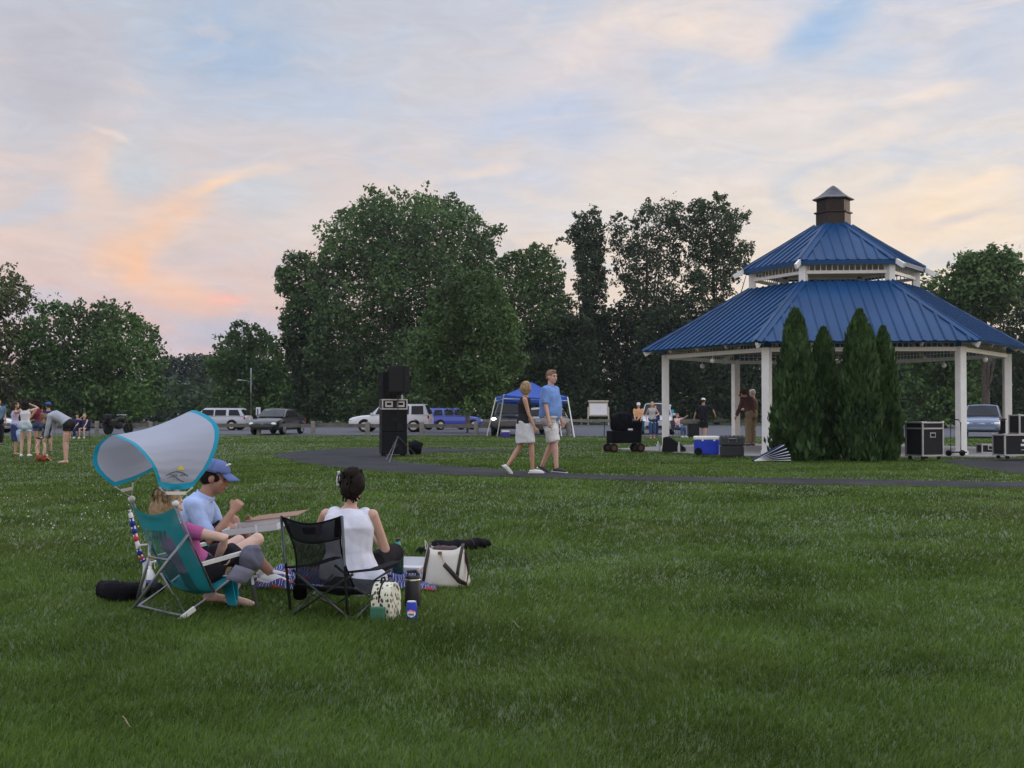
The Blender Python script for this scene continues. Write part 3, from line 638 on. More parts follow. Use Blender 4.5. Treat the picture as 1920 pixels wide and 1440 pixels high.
def ribroof(name, r0, z0, r1, z1, sp, rib, par, thick=.05, fascia=.0):
    for k in range(6):
        q = MB(); a, b = hexp(r0, k, z0), hexp(r0, k+1, z0); c, d = hexp(r1, k+1, z1), hexp(r1, k, z1)
        nrm = (b-a).cross(d-a).normalized(); q.prism([a, b, c, d], -nrm*thick) if nrm.z < 0 else q.prism([a, b, c, d], nrm*-thick)
        nrm = nrm if nrm.z > 0 else -nrm
        m0 = (a+b)/2; m1 = (c+d)/2; e = (b-a).normalized(); half = (b-a).length/2; half1 = (c-d).length/2; up = (m1-m0); n = int(half/sp)
        for i in range(-n, n+1):
            s_ = i*sp
            if abs(s_) > half-.04: continue
            t = 1.0 if abs(s_) < half1 else (half-abs(s_))/(half-half1)
            if t < .03: continue
            p0 = m0+e*s_+nrm*(rib/2); q.beam(p0-up.normalized()*.02, p0+up*t, .035, rib, nrm)
            q.beam(p0+e*.0-nrm*.004, p0+up*t-nrm*.004, .085, rib*.35, nrm)
        if fascia: q.beam(a-Vector((0, 0, fascia/2+.01)), b-Vector((0, 0, fascia/2+.01)), .03, fascia)
        q.build('roof_panel', m_roof, par)
    for k in range(6):
        q = MB(); a, b = hexp(r0+.03, k, z0+.035), hexp(r1, k, z1+.035); dd = (b-a).normalized(); rad = Vector((a.y, -a.x, 0)).normalized(); nn = rad.cross(dd)
        if nn.z < 0: nn = -nn
        for sgn in (-1, 1):
            sd = (rad*sgn*.16-nn*.055); q.poly([a, a+sd, b+sd*.9, b] if sgn > 0 else [a, b, b+sd*.9, a+sd])
        q.tube([a, b], .025, 6)
        q.build('hip_cap', m_roof, par)
lower = root('lower_roof', (0, 0, 0)); lower.parent = pav
ribroof('roof', RE, ZE, RT, ZT, .29, .035, lower)
upper = root('upper_roof', (0, 0, 0)); upper.parent = pav
ribroof('roof', 2.70, 5.46, .56, 6.76, .29, .03, upper, fascia=.13)
# columns, rails, lattice
for k in range(6):
    q = MB(); c = hexp(RC, k, 0); q.box((c.x, c.y, 1.43), (.215, .215, 2.86), Euler((0, 0, R(60*k))), bev=.012); q.box((c.x, c.y, .05), (.25, .25, .1), Euler((0, 0, R(60*k)))); q.build('column', m_white, pav)
for k in range(6):
    a, b = hexp(RC, k, 2.80), hexp(RC, k+1, 2.80); d = (b-a).normalized(); back = k in (0, 1, 2)
    q = MB(); q.beam(a+d*.11, b-d*.11, .10, .11); q.build('rail', m_white, pav)
    q = MB(); L_ = (b-a).length; n = 34
    for i in range(1, n): p = a+d*(L_*i/n); q.box((p.x, p.y, 2.975), (.022, .022, .24))
    q.beam(a+d*.12+Vector((0, 0, .175)), b-d*.12+Vector((0, 0, .175)), .03, .03)
    o_ = q.build('lattice', m_cream, pav)
    q = MB(); q.beam(a+Vector((0, 0, .3)), b+Vector((0, 0, .3)), .09, .10); q.build('top_beam', m_soffit, pav)
for k in range(6):   # hip rafters with tails showing under the eave, bracket and globes
    q = MB(); a = hexp(RE-.04, k, ZE-.11); b = hexp(RT+.1, k, ZT-.16); q.beam(a, b, .07, .15); q.build('hip_rafter', m_white, pav)
    a, b = hexp(RC, k, 2.62), hexp(RC, k+1, 2.62); p = (a+b)/2
    q = MB(); q.tube([(p.x, p.y, 2.76), (p.x, p.y, 2.66)], .03, 8); q.ell((p.x, p.y, 2.6), .075); q.build('globe_lamp', m_globe, pav, smooth=True)
    for j in range(1, 4):
        a, b = hexp(RE-.05, k, ZE-.09), hexp(RE-.05, k+1, ZE-.09); c, d = hexp(RT, k, ZT-.12), hexp(RT, k+1, ZT-.12); q = MB()
        q.beam(a.lerp(b, j/4), c.lerp(d, j/4), .05, .11); q.build('rafter', m_soffit, pav)
# ring between the roofs
for k in range(6):
    q = MB(); c = hexp(2.43, k, 0); q.box((c.x, c.y, 5.06), (.2, .2, .62), Euler((0, 0, R(60*k)))); q.build('post', m_white, pav)
    a, b = hexp(2.43, k, 5.13), hexp(2.43, k+1, 5.13); d = (b-a).normalized()
    q = MB(); q.beam(a+d*.1, b-d*.1, .07, .09); q.build('upper_rail', m_white, pav)
    q = MB(); L_ = (b-a).length; n = 15
    for i in range(1, n): p = a+d*(L_*i/n); q.box((p.x, p.y, 5.28), (.025, .025, .21))
    q.beam(a+d*.12+Vector((0, 0, .26)), b-d*.12+Vector((0, 0, .26)), .06, .07); q.build('upper_lattice', m_white, pav)
    q = MB(); q.beam(hexp(3.0, k, 5.24), hexp(.7, k, 6.50), .07, .14); q.build('upper_hip_rafter', m_white, pav)
q = MB(); q.prism([hexp(2.42, k, 5.42) for k in range(6)], (0, 0, .02)); q.build('ceiling', m_soffit, pav)
cu = root('cupola', (0, 0, 0)); cu.parent = pav
q = MB(); q.lathe([(.52, 6.68), (.52, 7.12), (.58, 7.13), (.58, 7.17), (.50, 7.18), (.50, 7.56)], n=6); q.build('cupola_box', m_copper, cu)
q = MB()
for k in range(6):
    for j in range(7):
        a, b = hexp(.505, k, 7.22+j*.045), hexp(.505, k+1, 7.22+j*.045); q.beam(a.lerp(b, .15), a.lerp(b, .85), .02, .014)
q.build('louvre', m_copper, cu)
q = MB(); q.lathe([(.62, 7.54), (.63, 7.57), (.44, 7.67), (.28, 7.79), (.16, 7.9), (.06, 7.97), (.0, 8.0)], n=6); q.build('cupola_roof', m_slate, cu)
# ---------------------------------------------------------------- people
def V3(*a): return Vector(a[0]) if len(a) == 1 else Vector(a)
def ik(a, t, l1, l2, hint):
    a = V3(a); t = V3(t); d = t-a; D = d.length; mx = (l1+l2)*.995
    if D > mx: d = d*(mx/D); t = a+d; D = mx
    D = max(D, abs(l1-l2)+.01); c = (l1*l1+D*D-l2*l2)/(2*l1*D); n = d.normalized(); h = V3(hint); h = h-n*h.dot(n)
    h = h.normalized() if h.length > 1e-5 else frame(n)[0]
    return a+n*(l1*c)+h*(l1*math.sqrt(max(0, 1-c*c))), t
def remesh(mb, name, m, parent, vox, it=5, amp=0.0, freq=30.0):
    me = bpy.data.meshes.new(name); me.from_pydata(mb.v, [], mb.f); me.update()
    t = bpy.data.objects.new('t', me); COL.objects.link(t)
    md = t.modifiers.new('r', 'REMESH'); md.mode = 'VOXEL'; md.voxel_size = vox; md.use_smooth_shade = True
    s_ = t.modifiers.new('s', 'SMOOTH'); s_.iterations = it; s_.factor = .5
    dg = bpy.context.evaluated_depsgraph_get(); m2 = bpy.data.meshes.new_from_object(t.evaluated_get(dg)); bpy.data.objects.remove(t); m2.name = name
    if amp:
        n = len(m2.vertices); co_ = np.empty(n*3, np.float32); no = np.empty(n*3, np.float32); m2.vertices.foreach_get('co', co_); m2.vertices.foreach_get('normal', no)
        c = co_.reshape(-1, 3); N_ = no.reshape(-1, 3); w1 = np.sin(c[:, 2]*freq+3*np.sin(c[:, 0]*freq*.4)+2*np.sin(c[:, 1]*freq*.5)); w2 = np.sin(c[:, 0]*freq*.9+c[:, 2]*freq*.5+2*np.sin(c[:, 1]*freq*.6))
        c += N_*(amp*(np.maximum(w1, -.3)*.7+np.maximum(w2, -.4)*.6))[:, None]; m2.vertices.foreach_set('co', c.ravel()); m2.update()
    m2.polygons.foreach_set('use_smooth', [True]*len(m2.polygons)); m2.materials.clear()
    return link_mesh(name, m2, m, parent)
TM = [(-.10, .085, .08), (0, .158, .118), (.15, .158, .118), (.35, .145, .112), (.55, .158, .118), (.72, .172, .12), (.86, .16, .10), (.95, .095, .072), (1.0, .06, .058)]
TF = [(-.10, .085, .08), (0, .168, .12), (.13, .158, .112), (.36, .118, .09), (.55, .132, .10), (.70, .145, .118), (.86, .138, .085), (.95, .08, .062), (1.0, .05, .05)]
SKIN = {}
def skin(k):
    c = {'pale': (.56, .36, .28), 'tan': (.42, .235, .16), 'fair': (.50, .30, .225), 'brown': (.21, .105, .065), 'mid': (.33, .175, .115)}[k]
    return mat('skin_'+k, c, .5, spec=.4, noise=.08, nscale=14, sub=.08)
def person(label, loc, rz, H=1.75, pose=None, top=None, bottom=None, shoes=None, hair=None, skn='fair', fem=False, heavy=1.0, vox=.011, face=False, cap=None, group=None, extra=None, finger=.0085, broad=1.0):
    p = dict(pel=(0, 0, .93), neck=(0, 0, 1.47), head=None, hdir=(0, 1, 0), sr=(1, 0, 0), pr=(1, 0, 0), hR=(.25, .03, .82), hL=(-.25, .03, .82), eR=(.3, -1, 0), eL=(-.3, -1, 0),
             aR=(.1, 0, .085), aL=(-.1, 0, .085), kR=(.05, 1, 0), kL=(-.05, 1, 0), tR=(.12, 1, 0), tL=(-.12, 1, 0), arch=(0, -.02, 0), hup=None, curl=.5, hdR=None, hdL=None, absolute=False)
    p.update(pose or {}); k = H/1.75; q = 1.0 if p['absolute'] else k
    g = lambda n: V3(p[n])*q
    pel, neck = g('pel'), g('neck'); sr = V3(p['sr']).normalized(); pr = V3(p['pr']).normalized(); up = (neck-pel).normalized()
    head = g('head') if p['head'] else neck+(up*.6+Vector((0, 0, .4)))*.155*k+V3(p['hdir']).normalized()*.02*k
    mid = (pel+neck)/2+V3(p['arch'])*q; fw = up.cross(sr).normalized()
    def sp(t):
        if t < 0: return pel+(mid-pel).normalized()*(t*.54*k)
        return pel*(1-t)**2+mid*2*t*(1-t)+neck*t*t
    shw = (.155 if fem else .18)*k*(1+.25*(heavy-1))*broad; T = [(t, a*broad, b*(1+(broad-1)*.7)) for t, a, b in (TF if fem else TM)]
    shc = sp(.88); shR = shc+sr*shw+fw*.0; shL = shc-sr*shw; hipw = .092*k; hpR = pel+pr*hipw; hpL = pel-pr*hipw
    eR, wR = ik(shR, g('hR'), .285*k, .255*k, p['eR']); eL, wL = ik(shL, g('hL'), .285*k, .255*k, p['eL'])
    kR, aR = ik(hpR, g('aR'), .43*k, .42*k, p['kR']); kL, aL = ik(hpL, g('aL'), .43*k, .42*k, p['kL'])
    lf = .93 if fem else 1.0
    def hv(t): return 1+(heavy-1)*math.exp(-((t-.3)/.28)**2)
    def torso(mb, t0, t1, inf, n=16, sc_=1.0):
        ts = [t0]+[t for t, a, b in T if t0 < t < t1]+[t1]; ts = sorted(set(ts)); pts = []; rs = []
        for t in ts:
            a = np.interp(t, [x[0] for x in T], [x[1] for x in T]); b = np.interp(t, [x[0] for x in T], [x[2] for x in T])
            pts.append(sp(t)+fw*((hv(t)-1)*.1*k)); rs.append((a*k*hv(t)*sc_+inf, b*k*(hv(t)**1.6)*sc_+inf))
        c0 = pts[0]; mb.tube(pts, rs, n, ell=(pr*(1-.5)+sr*.5))
    def arm(mb, s, e, w_, inf, f, base=.05):
        pts = [s, s.lerp(e, .5), e, e.lerp(w_, .35), w_]; rs = [.053, .045, .037, .038, .026]; ex = .88 if fem else 1.0
        L2 = f*2; P_ = []; R_ = []
        for i, (a, r) in enumerate(zip(pts, rs)):
            u = [0, .5, 1, 1.35, 2][i]
            if u <= L2+1e-6: P_.append(a); R_.append(r*k*ex+inf)
            else:
                u0 = [0, .5, 1, 1.35, 2][i-1]; t = (L2-u0)/(u-u0)
                if t > .02: P_.append(pts[i-1].lerp(a, t)); R_.append((rs[i-1]*(1-t)+r*t)*k*ex+inf)
                break
        d = (P_[0]-P_[1]).normalized(); mb.tube([P_[0]+d*.03*k]+P_, [R_[0]*.7]+R_, 12); mb.ell(P_[0], R_[0]*1.02)
    def leg(mb, h, kn, an, inf, f, flare=0.0):
        pts = [h, h.lerp(kn, .5), kn, kn.lerp(an, .3), kn.lerp(an, .65), an]; us = [0, .5, 1, 1.3, 1.65, 2]; rs = [.09, .077, .055, .057, .045, .036]; L2 = f*2; P_ = []; R_ = []
        for i, (a, r) in enumerate(zip(pts, rs)):
            if us[i] <= L2+1e-6: P_.append(a); R_.append(r*k*lf+inf+flare*us[i])
            else:
                t = (L2-us[i-1])/(us[i]-us[i-1])
                if t > .02: P_.append(pts[i-1].lerp(a, t)); R_.append((rs[i-1]*(1-t)+r*t)*k*lf+inf+flare*L2)
                break
        mb.ell(P_[0], R_[0]); mb.tube(P_, R_, 12)
    rt = root('person', loc, rz, label, 'person', group)
    B = MB(); torso(B, -.10, 1.0, 0); 
    for s, e, w_ in ((shR, eR, wR), (shL, eL, wL)): arm(B, s, e, w_, 0, 1)
    for h, kn, an in ((hpR, kR, aR), (hpL, kL, aL)): leg(B, h, kn, an, 0, 1); B.ell(kn, .054*k*lf)
    B.ell(pel-up*.02*k-fw*.03*k, (.12*k, .1*k, .1*k))
    # neck and head
    hd = V3(p['hdir']).normalized(); hu = V3(p['hup']) if p['hup'] else (Vector((0, 0, 1))*.7+up*.3); hx = hd.cross(hu).normalized(); hu = hx.cross(hd).normalized()
    HM = Matrix((hx, hd, hu)).transposed(); hp = lambda x, y, z: head+HM @ (Vector((x, y, z))*k)
    B.caps(neck-up*.05*k, hp(0, -.02, -.06), .056*k*(.88 if fem else 1.05), .05*k*(.88 if fem else 1.05))
    B.ell(hp(0, -.012, .028), (.076*k, .096*k, .088*k), HM); B.ell(hp(0, .02, -.035), (.062*k, .072*k, .075*k), HM); B.ell(hp(0, .048, -.082), (.034*k, .034*k, .028*k), HM)
    B.caps(hp(0, .085, .008), hp(0, .104, -.026), .009*k, .0145*k); B.caps(hp(-.035, .078, .03), hp(.035, .078, .03), .012*k, .012*k); B.caps(hp(-.018, .083, -.058), hp(.018, .083, -.058), .009*k, .009*k)
    for s in (-1, 1): B.ell(hp(s*.074, -.008, -.008), (.011*k, .022*k, .032*k), HM); B.ell(hp(s*.038, .062, -.02), (.022*k, .022*k, .02*k), HM)
    # hands: palm, four unequal fingers and a thumb
    for s, e, w_, hdn in ((1, eR, wR, 'hdR'), (-1, eL, wL, 'hdL')):
        d = V3(p[hdn]).normalized() if p[hdn] else (w_-e).normalized()
        pn = sr*s; pn = (pn-d*pn.dot(d)); pn = pn.normalized() if pn.length > .1 else frame(d)[0]; ac = d.cross(pn).normalized()
        B.tube([w_-d*.01*k, w_+d*.03*k, w_+d*.085*k], [(.022*k, .02*k), (.038*k, .016*k), (.042*k, .013*k)], 10, ell=ac)
        cu_ = p['curl']
        for j, (o_, L_) in enumerate(((-.031, .062), (-.0105, .075), (.0105, .07), (.031, .055))):
            b0 = w_+d*.083*k+ac*o_*k; a1 = cu_*.9; d1 = (d*math.cos(a1)-pn*math.sin(a1)); a2 = cu_*2.2; d2 = d*math.cos(a2)-pn*math.sin(a2)
            m_ = b0+d1*L_*.5*k; B.tube([b0-d*.015*k, m_, m_+d2*L_*.5*k], [finger*k*1.1, finger*k, finger*k*.8], 7)
        th = (d*.6-ac*.75*s*(1 if s > 0 else 1)-pn*.3).normalized(); b0 = w_+d*.03*k-ac*.03*k*s; B.tube([b0, b0+th*.03*k, b0+(th*.6+d*.5).normalized()*.058*k], [finger*k*1.3, finger*k*1.15, finger*k*.9], 7)
    ft = []
    for an, tn in ((aR, 'tR'), (aL, 'tL')):
        t = V3(p[tn]).normalized(); dn = Vector((0, 0, -1)); dn = (dn-t*dn.dot(t)).normalized()
        pts = [an-t*.045*k+dn*.045*k, an+t*.05*k+dn*.045*k, an+t*.13*k+dn*.056*k, an+t*.175*k+dn*.062*k]; ft.append((pts, t, dn, an))
        B.tube([an+Vector((0, 0, .01)), an-t*.02*k+dn*.04*k], [.034*k, .036*k], 10); B.tube([pts[0]-t*.012*k]+pts+[pts[3]+t*.02*k], [.012*k, .03*k, .033*k, .03*k, .022*k, .008*k], 10)
    body = remesh(B, 'body', skin(skn), rt, vox)
    if shoes:
        for (pts, t, dn, an) in ft:
            S = MB(); S.tube([pts[0]-t*.02*k]+pts+[pts[3]+t*.032*k], [.016*k, .04*k, .042*k, .04*k, .032*k, .012*k], 12)
            if shoes[1] != 'low': S.tube([an+Vector((0, 0, .012))-t*.012*k, an-t*.012*k+dn*.045*k], [.042*k, .044*k], 12)
            sh = remesh(S, 'shoe', shoes[0], rt, max(vox*.8, .008), 3)
            if len(shoes) > 2:
                S = MB(); sx_ = t.cross(dn); a = pts[0]-t*.035*k+dn*.026*k; b = pts[3]+t*.04*k+dn*.012*k
                S.tube([a, a.lerp(b, .3), a.lerp(b, .75), b], [(.036*k, .012*k), (.04*k, .013*k), (.043*k, .013*k), (.02*k, .011*k)], 12, ell=sx_); S.build('sole', shoes[2], sh, smooth=True)
    if bottom:
        m_, kind, ln, inf = bottom[:4]; C = MB(); wt = .26 if len(bottom) < 5 else bottom[4]
        if kind == 'skirt':
            torso(C, 0.0, min(wt, .12), inf); e0 = pel; dR = (kR-hpR)*ln*2; dL = (kL-hpL)*ln*2; d = (dR+dL)/2; spd = (dR-dL).length
            C.tube([pel+up*.03*k, pel-up*.02*k, pel+d*.5, pel+d], [(.16*k+inf, .115*k+inf), (.175*k+inf, .13*k+inf), (.18*k+inf+spd*.05, .14*k+inf+spd*.1), (.185*k+inf+spd*.08, .145*k+inf+spd*.15)], 18, ell=pr)
        else:
            torso(C, -.08, wt, inf); C.ell(pel-up*.03*k-fw*.03*k, (.125*k+inf, .105*k+inf, .09*k+inf*.5))
            for h, kn, an in ((hpR, kR, aR), (hpL, kL, aL)): leg(C, h, kn, an, inf*1.15, ln/2 if kind == 'shorts' else ln/2, .012 if kind == 'shorts' else .004)
        remesh(C, {'shorts': 'shorts', 'pants': 'trousers', 'skirt': 'skirt'}[kind], m_, rt, vox, 3, .0065*k, 28)
    if top:
        m_, sl, hem, inf = top[:4]; C = MB(); torso(C, hem, .99 if len(top) > 4 else .95, inf)
        if sl <= .01:
            for s in (shR, shL): C.ell(s.lerp(shc, .34), (.046*k+inf*.5))
        else:
            for s, e, w_ in ((shR, eR, wR), (shL, eL, wL)): arm(C, s, e, w_, min(inf*1.0, .02), sl)
        if hem < .05 and not fem: C.ell(pel+up*.02, (.15*k+inf, .11*k*heavy+inf, .1*k))
        s_ = remesh(C, 'shirt', m_, rt, vox*.9, 3, .0075*k, 26)
        if len(top) > 4 and top[4] == 'collar':
            C = MB(); C.tube([neck-up*.035*k, neck-up*.01*k+fw*.005, neck+up*.02*k+fw*.012], [(.075*k, .072*k), (.068*k, .066*k), (.072*k, .07*k)], 18, cap=False, ell=sr); C.build('collar', m_, s_, smooth=True, solid=.006)
    if face:
        E_ = MB()
        for s in (-1, 1): E_.ell(hp(s*.029, .0815, .008), (.012*k, .008*k, .007*k), HM)
        E_.build('eyes', mat('eye_dark', (.02, .015, .012), .3), rt, smooth=True)
        E_ = MB()
        for s in (-1, 1): E_.tube([hp(s*.015, .091, .033), hp(s*.03, .091, .037), hp(s*.046, .078, .031)], .0045*k, 6)
        E_.build('eyebrows', mat('brow', (.05, .03, .02), .8), rt)
        E_ = MB(); E_.ell(hp(0, .0925, -.058), (.02*k, .004*k, .005*k), HM); E_.build('lips', mat('lips', (.30, .12, .10), .5), rt, smooth=True)
    rt['capped'] = 1 if cap else 0
    if hair: do_hair(hair, rt, hp, HM, k, head)
    if cap:
        Cp = MB(); rows = []
        for i in range(7):
            ph = math.pi/2*i/6; rows.append([hp(.094*math.cos(ph)**.8*math.cos(a), -.012+.112*math.cos(ph)**.8*math.sin(a), .042+.092*math.sin(ph)) for a in np.linspace(0, 2*math.pi, 19)])
        Cp.grid(rows); c_ = Cp.build('cap', cap, rt, smooth=True, solid=.005*k)
        Cp = MB(); rows = []
        for i in range(4):
            rr = 1+i*.27; rows.append([hp(.09*math.sin(a)*(1+.02*i), -.012+.108*math.cos(a)*rr+.0*i, .045+.01*math.cos(a)-.012*i+.0*abs(a)-.02*a*a) for a in np.linspace(-.85, .85, 11)])
        Cp.grid(rows); Cp.build('brim', cap, c_, smooth=True, solid=.005*k)
    if extra: extra(rt, dict(hp=hp, HM=HM, k=k, eR=eR, wR=wR, eL=eL, wL=wL, kR=kR, aR=aR, kL=kL, aL=aL, neck=neck, pel=pel, sr=sr, fw=fw, up=up, sp=sp, hpR=hpR, hpL=hpL, shR=shR, shL=shL))
    return rt
def do_hair(h, rt, hp, HM, k, head):
    m_, style = h[0], h[1]; C = MB(); r_ = random.Random(hash(style) % 97+3)
    if style == 'short':
        C.ell(hp(0, -.02, .042 if not rt.get('capped') else .02), (.081*k, .097*k, .085*k), HM, 20, 14); C.ell(hp(0, -.05, .0), (.076*k, .065*k, .07*k), HM); None if rt.get('capped') else C.ell(hp(0, .04, .095), (.05*k, .04*k, .028*k), HM)
        o = remesh(C, 'hair', m_, rt, .008, 3, .003, 90); return
    C.ell(hp(0, -.026, .04), (.085*k, .1*k, .087*k), HM, 20, 14); C.ell(hp(0, -.055, -.01), (.08*k, .062*k, .08*k), HM)
    if style == 'bun': C.ell(hp(.01, -.075, .10), (.07*k, .055*k, .05*k), HM); C.ell(hp(.045, -.085, .02), (.06*k, .055*k, .09*k), HM); C.ell(hp(-.03, -.08, -.01), (.045*k, .045*k, .07*k), HM)
    if style == 'bob': C.ell(hp(0, -.045, -.03), (.094*k, .085*k, .105*k), HM)
    if style == 'curly': C.ell(hp(0, -.06, -.02), (.12*k, .1*k, .13*k), HM); C.ell(hp(0, -.07, -.13), (.115*k, .075*k, .1*k), HM)
    if style in ('long', 'shoulder'): C.ell(hp(0, -.06, -.05), (.088*k, .07*k, .1*k), HM)
    ln = {'bun': .05, 'bob': .05, 'curly': .1, 'long': .24, 'shoulder': .17}[style]; base = remesh(C, 'hair', m_, rt, .009, 3, .004, 70)
    S = MB(); n = {'curly': 170, 'long': 130, 'shoulder': 100, 'bob': 90, 'bun': 90}[style]
    for i in range(n):
        a = r_.uniform(math.pi*.95, math.pi*2.05) if style != 'bun' else r_.uniform(math.pi*.9, math.pi*2.1); z = r_.uniform(-.06, .11); c_ = math.sqrt(max(0, 1-(z-.02)**2/.0125))
        p0 = Vector((.087*c_*math.cos(a), -.026+.1*c_*math.sin(a), .02+z*.9)); L_ = ln*r_.uniform(.6, 1.1); pts = [p0]; sw = r_.uniform(-.02, .02)
        for j in range(1, 6):
            t = j/5; wob = .018*math.sin(t*9+i) if style == 'curly' else .005*math.sin(t*4+i)
            b_ = Vector((p0.x*(1+.12*math.sin(t*3))*(1-.25*t*(style == 'long')), p0.y-.012*math.sin(t*3), p0.z)); pts.append(b_+Vector((wob+sw*t, wob*.7, 0))-Vector((0, 0, 1))*((.1*t*max(0, p0.z+.02)/.1)+L_*t))
        if style == 'bun': pts = [p0*1.0, p0*1.02+Vector((r_.uniform(-.01, .01), -.005, .02)), Vector((r_.uniform(-.06, .08), r_.uniform(-.11, -.08), r_.uniform(-.12, .15)))]
        # strands hang along gravity, so convert the offsets below the head in world axes
        W_ = []
        for j, q_ in enumerate(pts):
            v = hp(*p0) if j == 0 else (hp(q_.x, q_.y, p0.z)+Vector((0, 0, (q_.z-p0.z)*k)) if style != 'bun' else hp(*q_))
            W_.append(v)
        S.tube(W_, [.007*k, .008*k, .007*k, .006*k, .005*k, .002*k][:len(W_)], 5)
    S.build('hair_strands', m_, base, smooth=True)

cloth = lambda n, c, **k: mat('cloth_'+n, c, .85, spec=.15, noise=.07, nscale=20, bump=.12, bscale=160, **k)
h_blond = mat('hair_blond', (.34, .23, .13), .65, spec=.15, noise=.3, nscale=40); h_dark = mat('hair_dark', (.014, .009, .007), .65, spec=.12, noise=.3, nscale=40); h_brown = mat('hair_brown', (.05, .03, .02), .65, spec=.12, noise=.3, nscale=40)
h_grey = mat('hair_grey', (.42, .38, .33), .7, spec=.15, noise=.2, nscale=40); h_sand = mat('hair_sand', (.20, .12, .075), .7, spec=.15, noise=.2, nscale=40)

# ---------------------------------------------------------------- foreground: beach chair with canopy
FGZ = -.1
CH_RZ = R(-45); A0 = P(335, 1162); CW = .56
cfw = Vector((-math.sin(CH_RZ), math.cos(CH_RZ), 0)); crt = Vector((math.cos(CH_RZ), math.sin(CH_RZ), 0)); CO = A0-crt*(CW/2)
def U(px, py, xo=CW/2):
    d = Vector(ray(px, py)); o = Vector((0, 0, CAMZ)); q = CO+crt*xo; t = (q-o).dot(crt)/d.dot(crt); w_ = o+d*t-CO
    return Vector((xo, w_.dot(cfw), w_.z))
def Uy(px, py, yo):
    d = Vector(ray(px, py)); o = Vector((0, 0, CAMZ)); q = CO+cfw*yo; t = (q-o).dot(cfw)/d.dot(cfw); w_ = o+d*t-CO
    return Vector((w_.dot(crt), w_.dot(cfw), w_.z))
m_tube = mat('grey_tube', (.30, .31, .33), .35, metal=.6); m_plas = mat('pale_plastic', (.55, .54, .50), .5); m_teal = mat('teal_mesh', (.012, .25, .29), .7, noise=.1, nscale=30)
def mesh_cloth(name, c, a, sc_=900):
    m = mat(name, c, .8, spec=.2); nt = m.node_tree; b = nt.nodes['Principled BSDF']; b.inputs['Alpha'].default_value = a; return m
m_tealm = mesh_cloth('teal_sling', (.012, .24, .28), .93); m_teal_see = mesh_cloth('teal_sheer', (.03, .20, .23), .5); m_blackm = mesh_cloth('black_sling', (.012, .013, .015), .84); m_tealt = mat('teal_trim', (.01, .33, .47), .6)
bc = root('beach_chair', CO, CH_RZ, 'grey tube beach chair with teal sling and arched white canopy edged in turquoise', 'beach chair')
pB, pT, pD = U(400, 1108), U(329, 948), U(352, 1003); sF = U(437, 1083); sA = Vector((CW/2, 0, 0)); arm0, arm1 = U(378, 1058), U(470, 1032); fl0, fl1 = U(466, 1050), U(483, 1124); fl1.z = 0
rk = U(316, 1050); rf = rk+(rk-pD)*1.0; rf = rk+(U(249, 1141)-rk)*1.12
def Lc(w_): w_ = w_-CO; return Vector((w_.dot(crt), w_.dot(cfw), max(0, w_.z)))
rf = Lc(P(249, 1142)); rf2 = Lc(P(256, 1129))
mir = lambda v: Vector((-v.x, v.y, v.z))
for nm, pts, r_ in (('backrest_post', [pB+(pB-pT)*.02, pT], .011), ('base_rail', [sA, sF], .0125), ('front_leg', [fl0, fl1], .013)):
    for f_ in (lambda v: v, mir):
        q = MB(); q.tube([f_(Vector(v)) for v in pts], r_, 10); q.build(nm, m_tube, bc, smooth=True)
rk2 = Vector((rk.x-.24, rk.y, rk.z)); q = MB(); q.tube([sA.lerp(sF, .12), U(302, 1075)], .009, 8); q.build('brace', m_tube, bc, smooth=True)
for pts in ([pD, rk, rf], [mir(pD)*.75+mir(pB)*.25, rk2, rf2]): q = MB(); q.tube(pts, .011, 10); q.build('rear_leg', m_tube, bc, smooth=True)
for f_ in (lambda v: v, mir):
    q = MB(); q.beam(f_(arm0), f_(arm1), .035, .022); o = q.build('armrest', m_plas, bc); q = MB(); q.tube([f_(arm1-Vector((0, .01, .005))), f_(U(487, 1043))], .017, 8); q.build('arm_tip', m_teal, o, smooth=True)
q = MB(); q.tube([rk, rk2], .011, 8); q.build('crossbar', m_tube, bc, smooth=True)
q = MB(); q.tube([sF, mir(sF)], .012, 8); q.build('front_bar', m_tube, bc, smooth=True)
q = MB(); q.tube([sA+Vector((0, .03, .02)), mir(sA)+Vector((0, .03, .02))], .011, 8); q.build('rear_bar', m_tube, bc, smooth=True)
q = MB(); q.box(sA.lerp(sF, .15)+Vector((.012, 0, 0)), (.018, .11, .035), Euler((math.atan2(sF.z, sF.y), 0, 0)), .006); q.build('hinge', m_plas, bc)
for f_ in (lambda v: v, mir):
    q = MB(); q.ell(f_(pT)+Vector((0, 0, .012)), (.022, .025, .022)); q.build('canopy_joint', m_plas, bc, smooth=True)
# sling: backrest from post tops sagging to the seat then up to the front bar, with a sheer centre
def sling_rows(n=16):
    rows = []; prof = [pT+Vector((0, -.005, -.01)), pT.lerp(pD, 1.0)+Vector((0, -.012, 0)), pT.lerp(pB, .72)+Vector((0, .0, -.01)), pB+Vector((0, .02, -.0)), pB.lerp(sF, .5)+Vector((0, .0, .0)), sF]
    C = bez([Vector((0, v.y, v.z)) for v in prof], 5); L_ = len(C)
    for i, c in enumerate(C):
        t = i/(L_-1); sag = (.02+.075*math.sin(math.pi*min(1, t*1.25))**.8); row = []
        for j in range(n+1):
            x = -1+2*j/n; s_ = sag*(1-x*x); back = 1 if t < .6 else .1; dip = .055*(1-x*x) if i == 0 else (.035*(1-x*x) if i == 1 else 0)
            row.append(Vector((x*(CW/2-.004), c.y-s_*back*.8, c.z-s_*(.35 if t < .6 else .6)-dip)))
        rows.append(row)
    return rows
sr_ = sling_rows(); nR = len(sr_)
q1, q2 = MB(), MB()
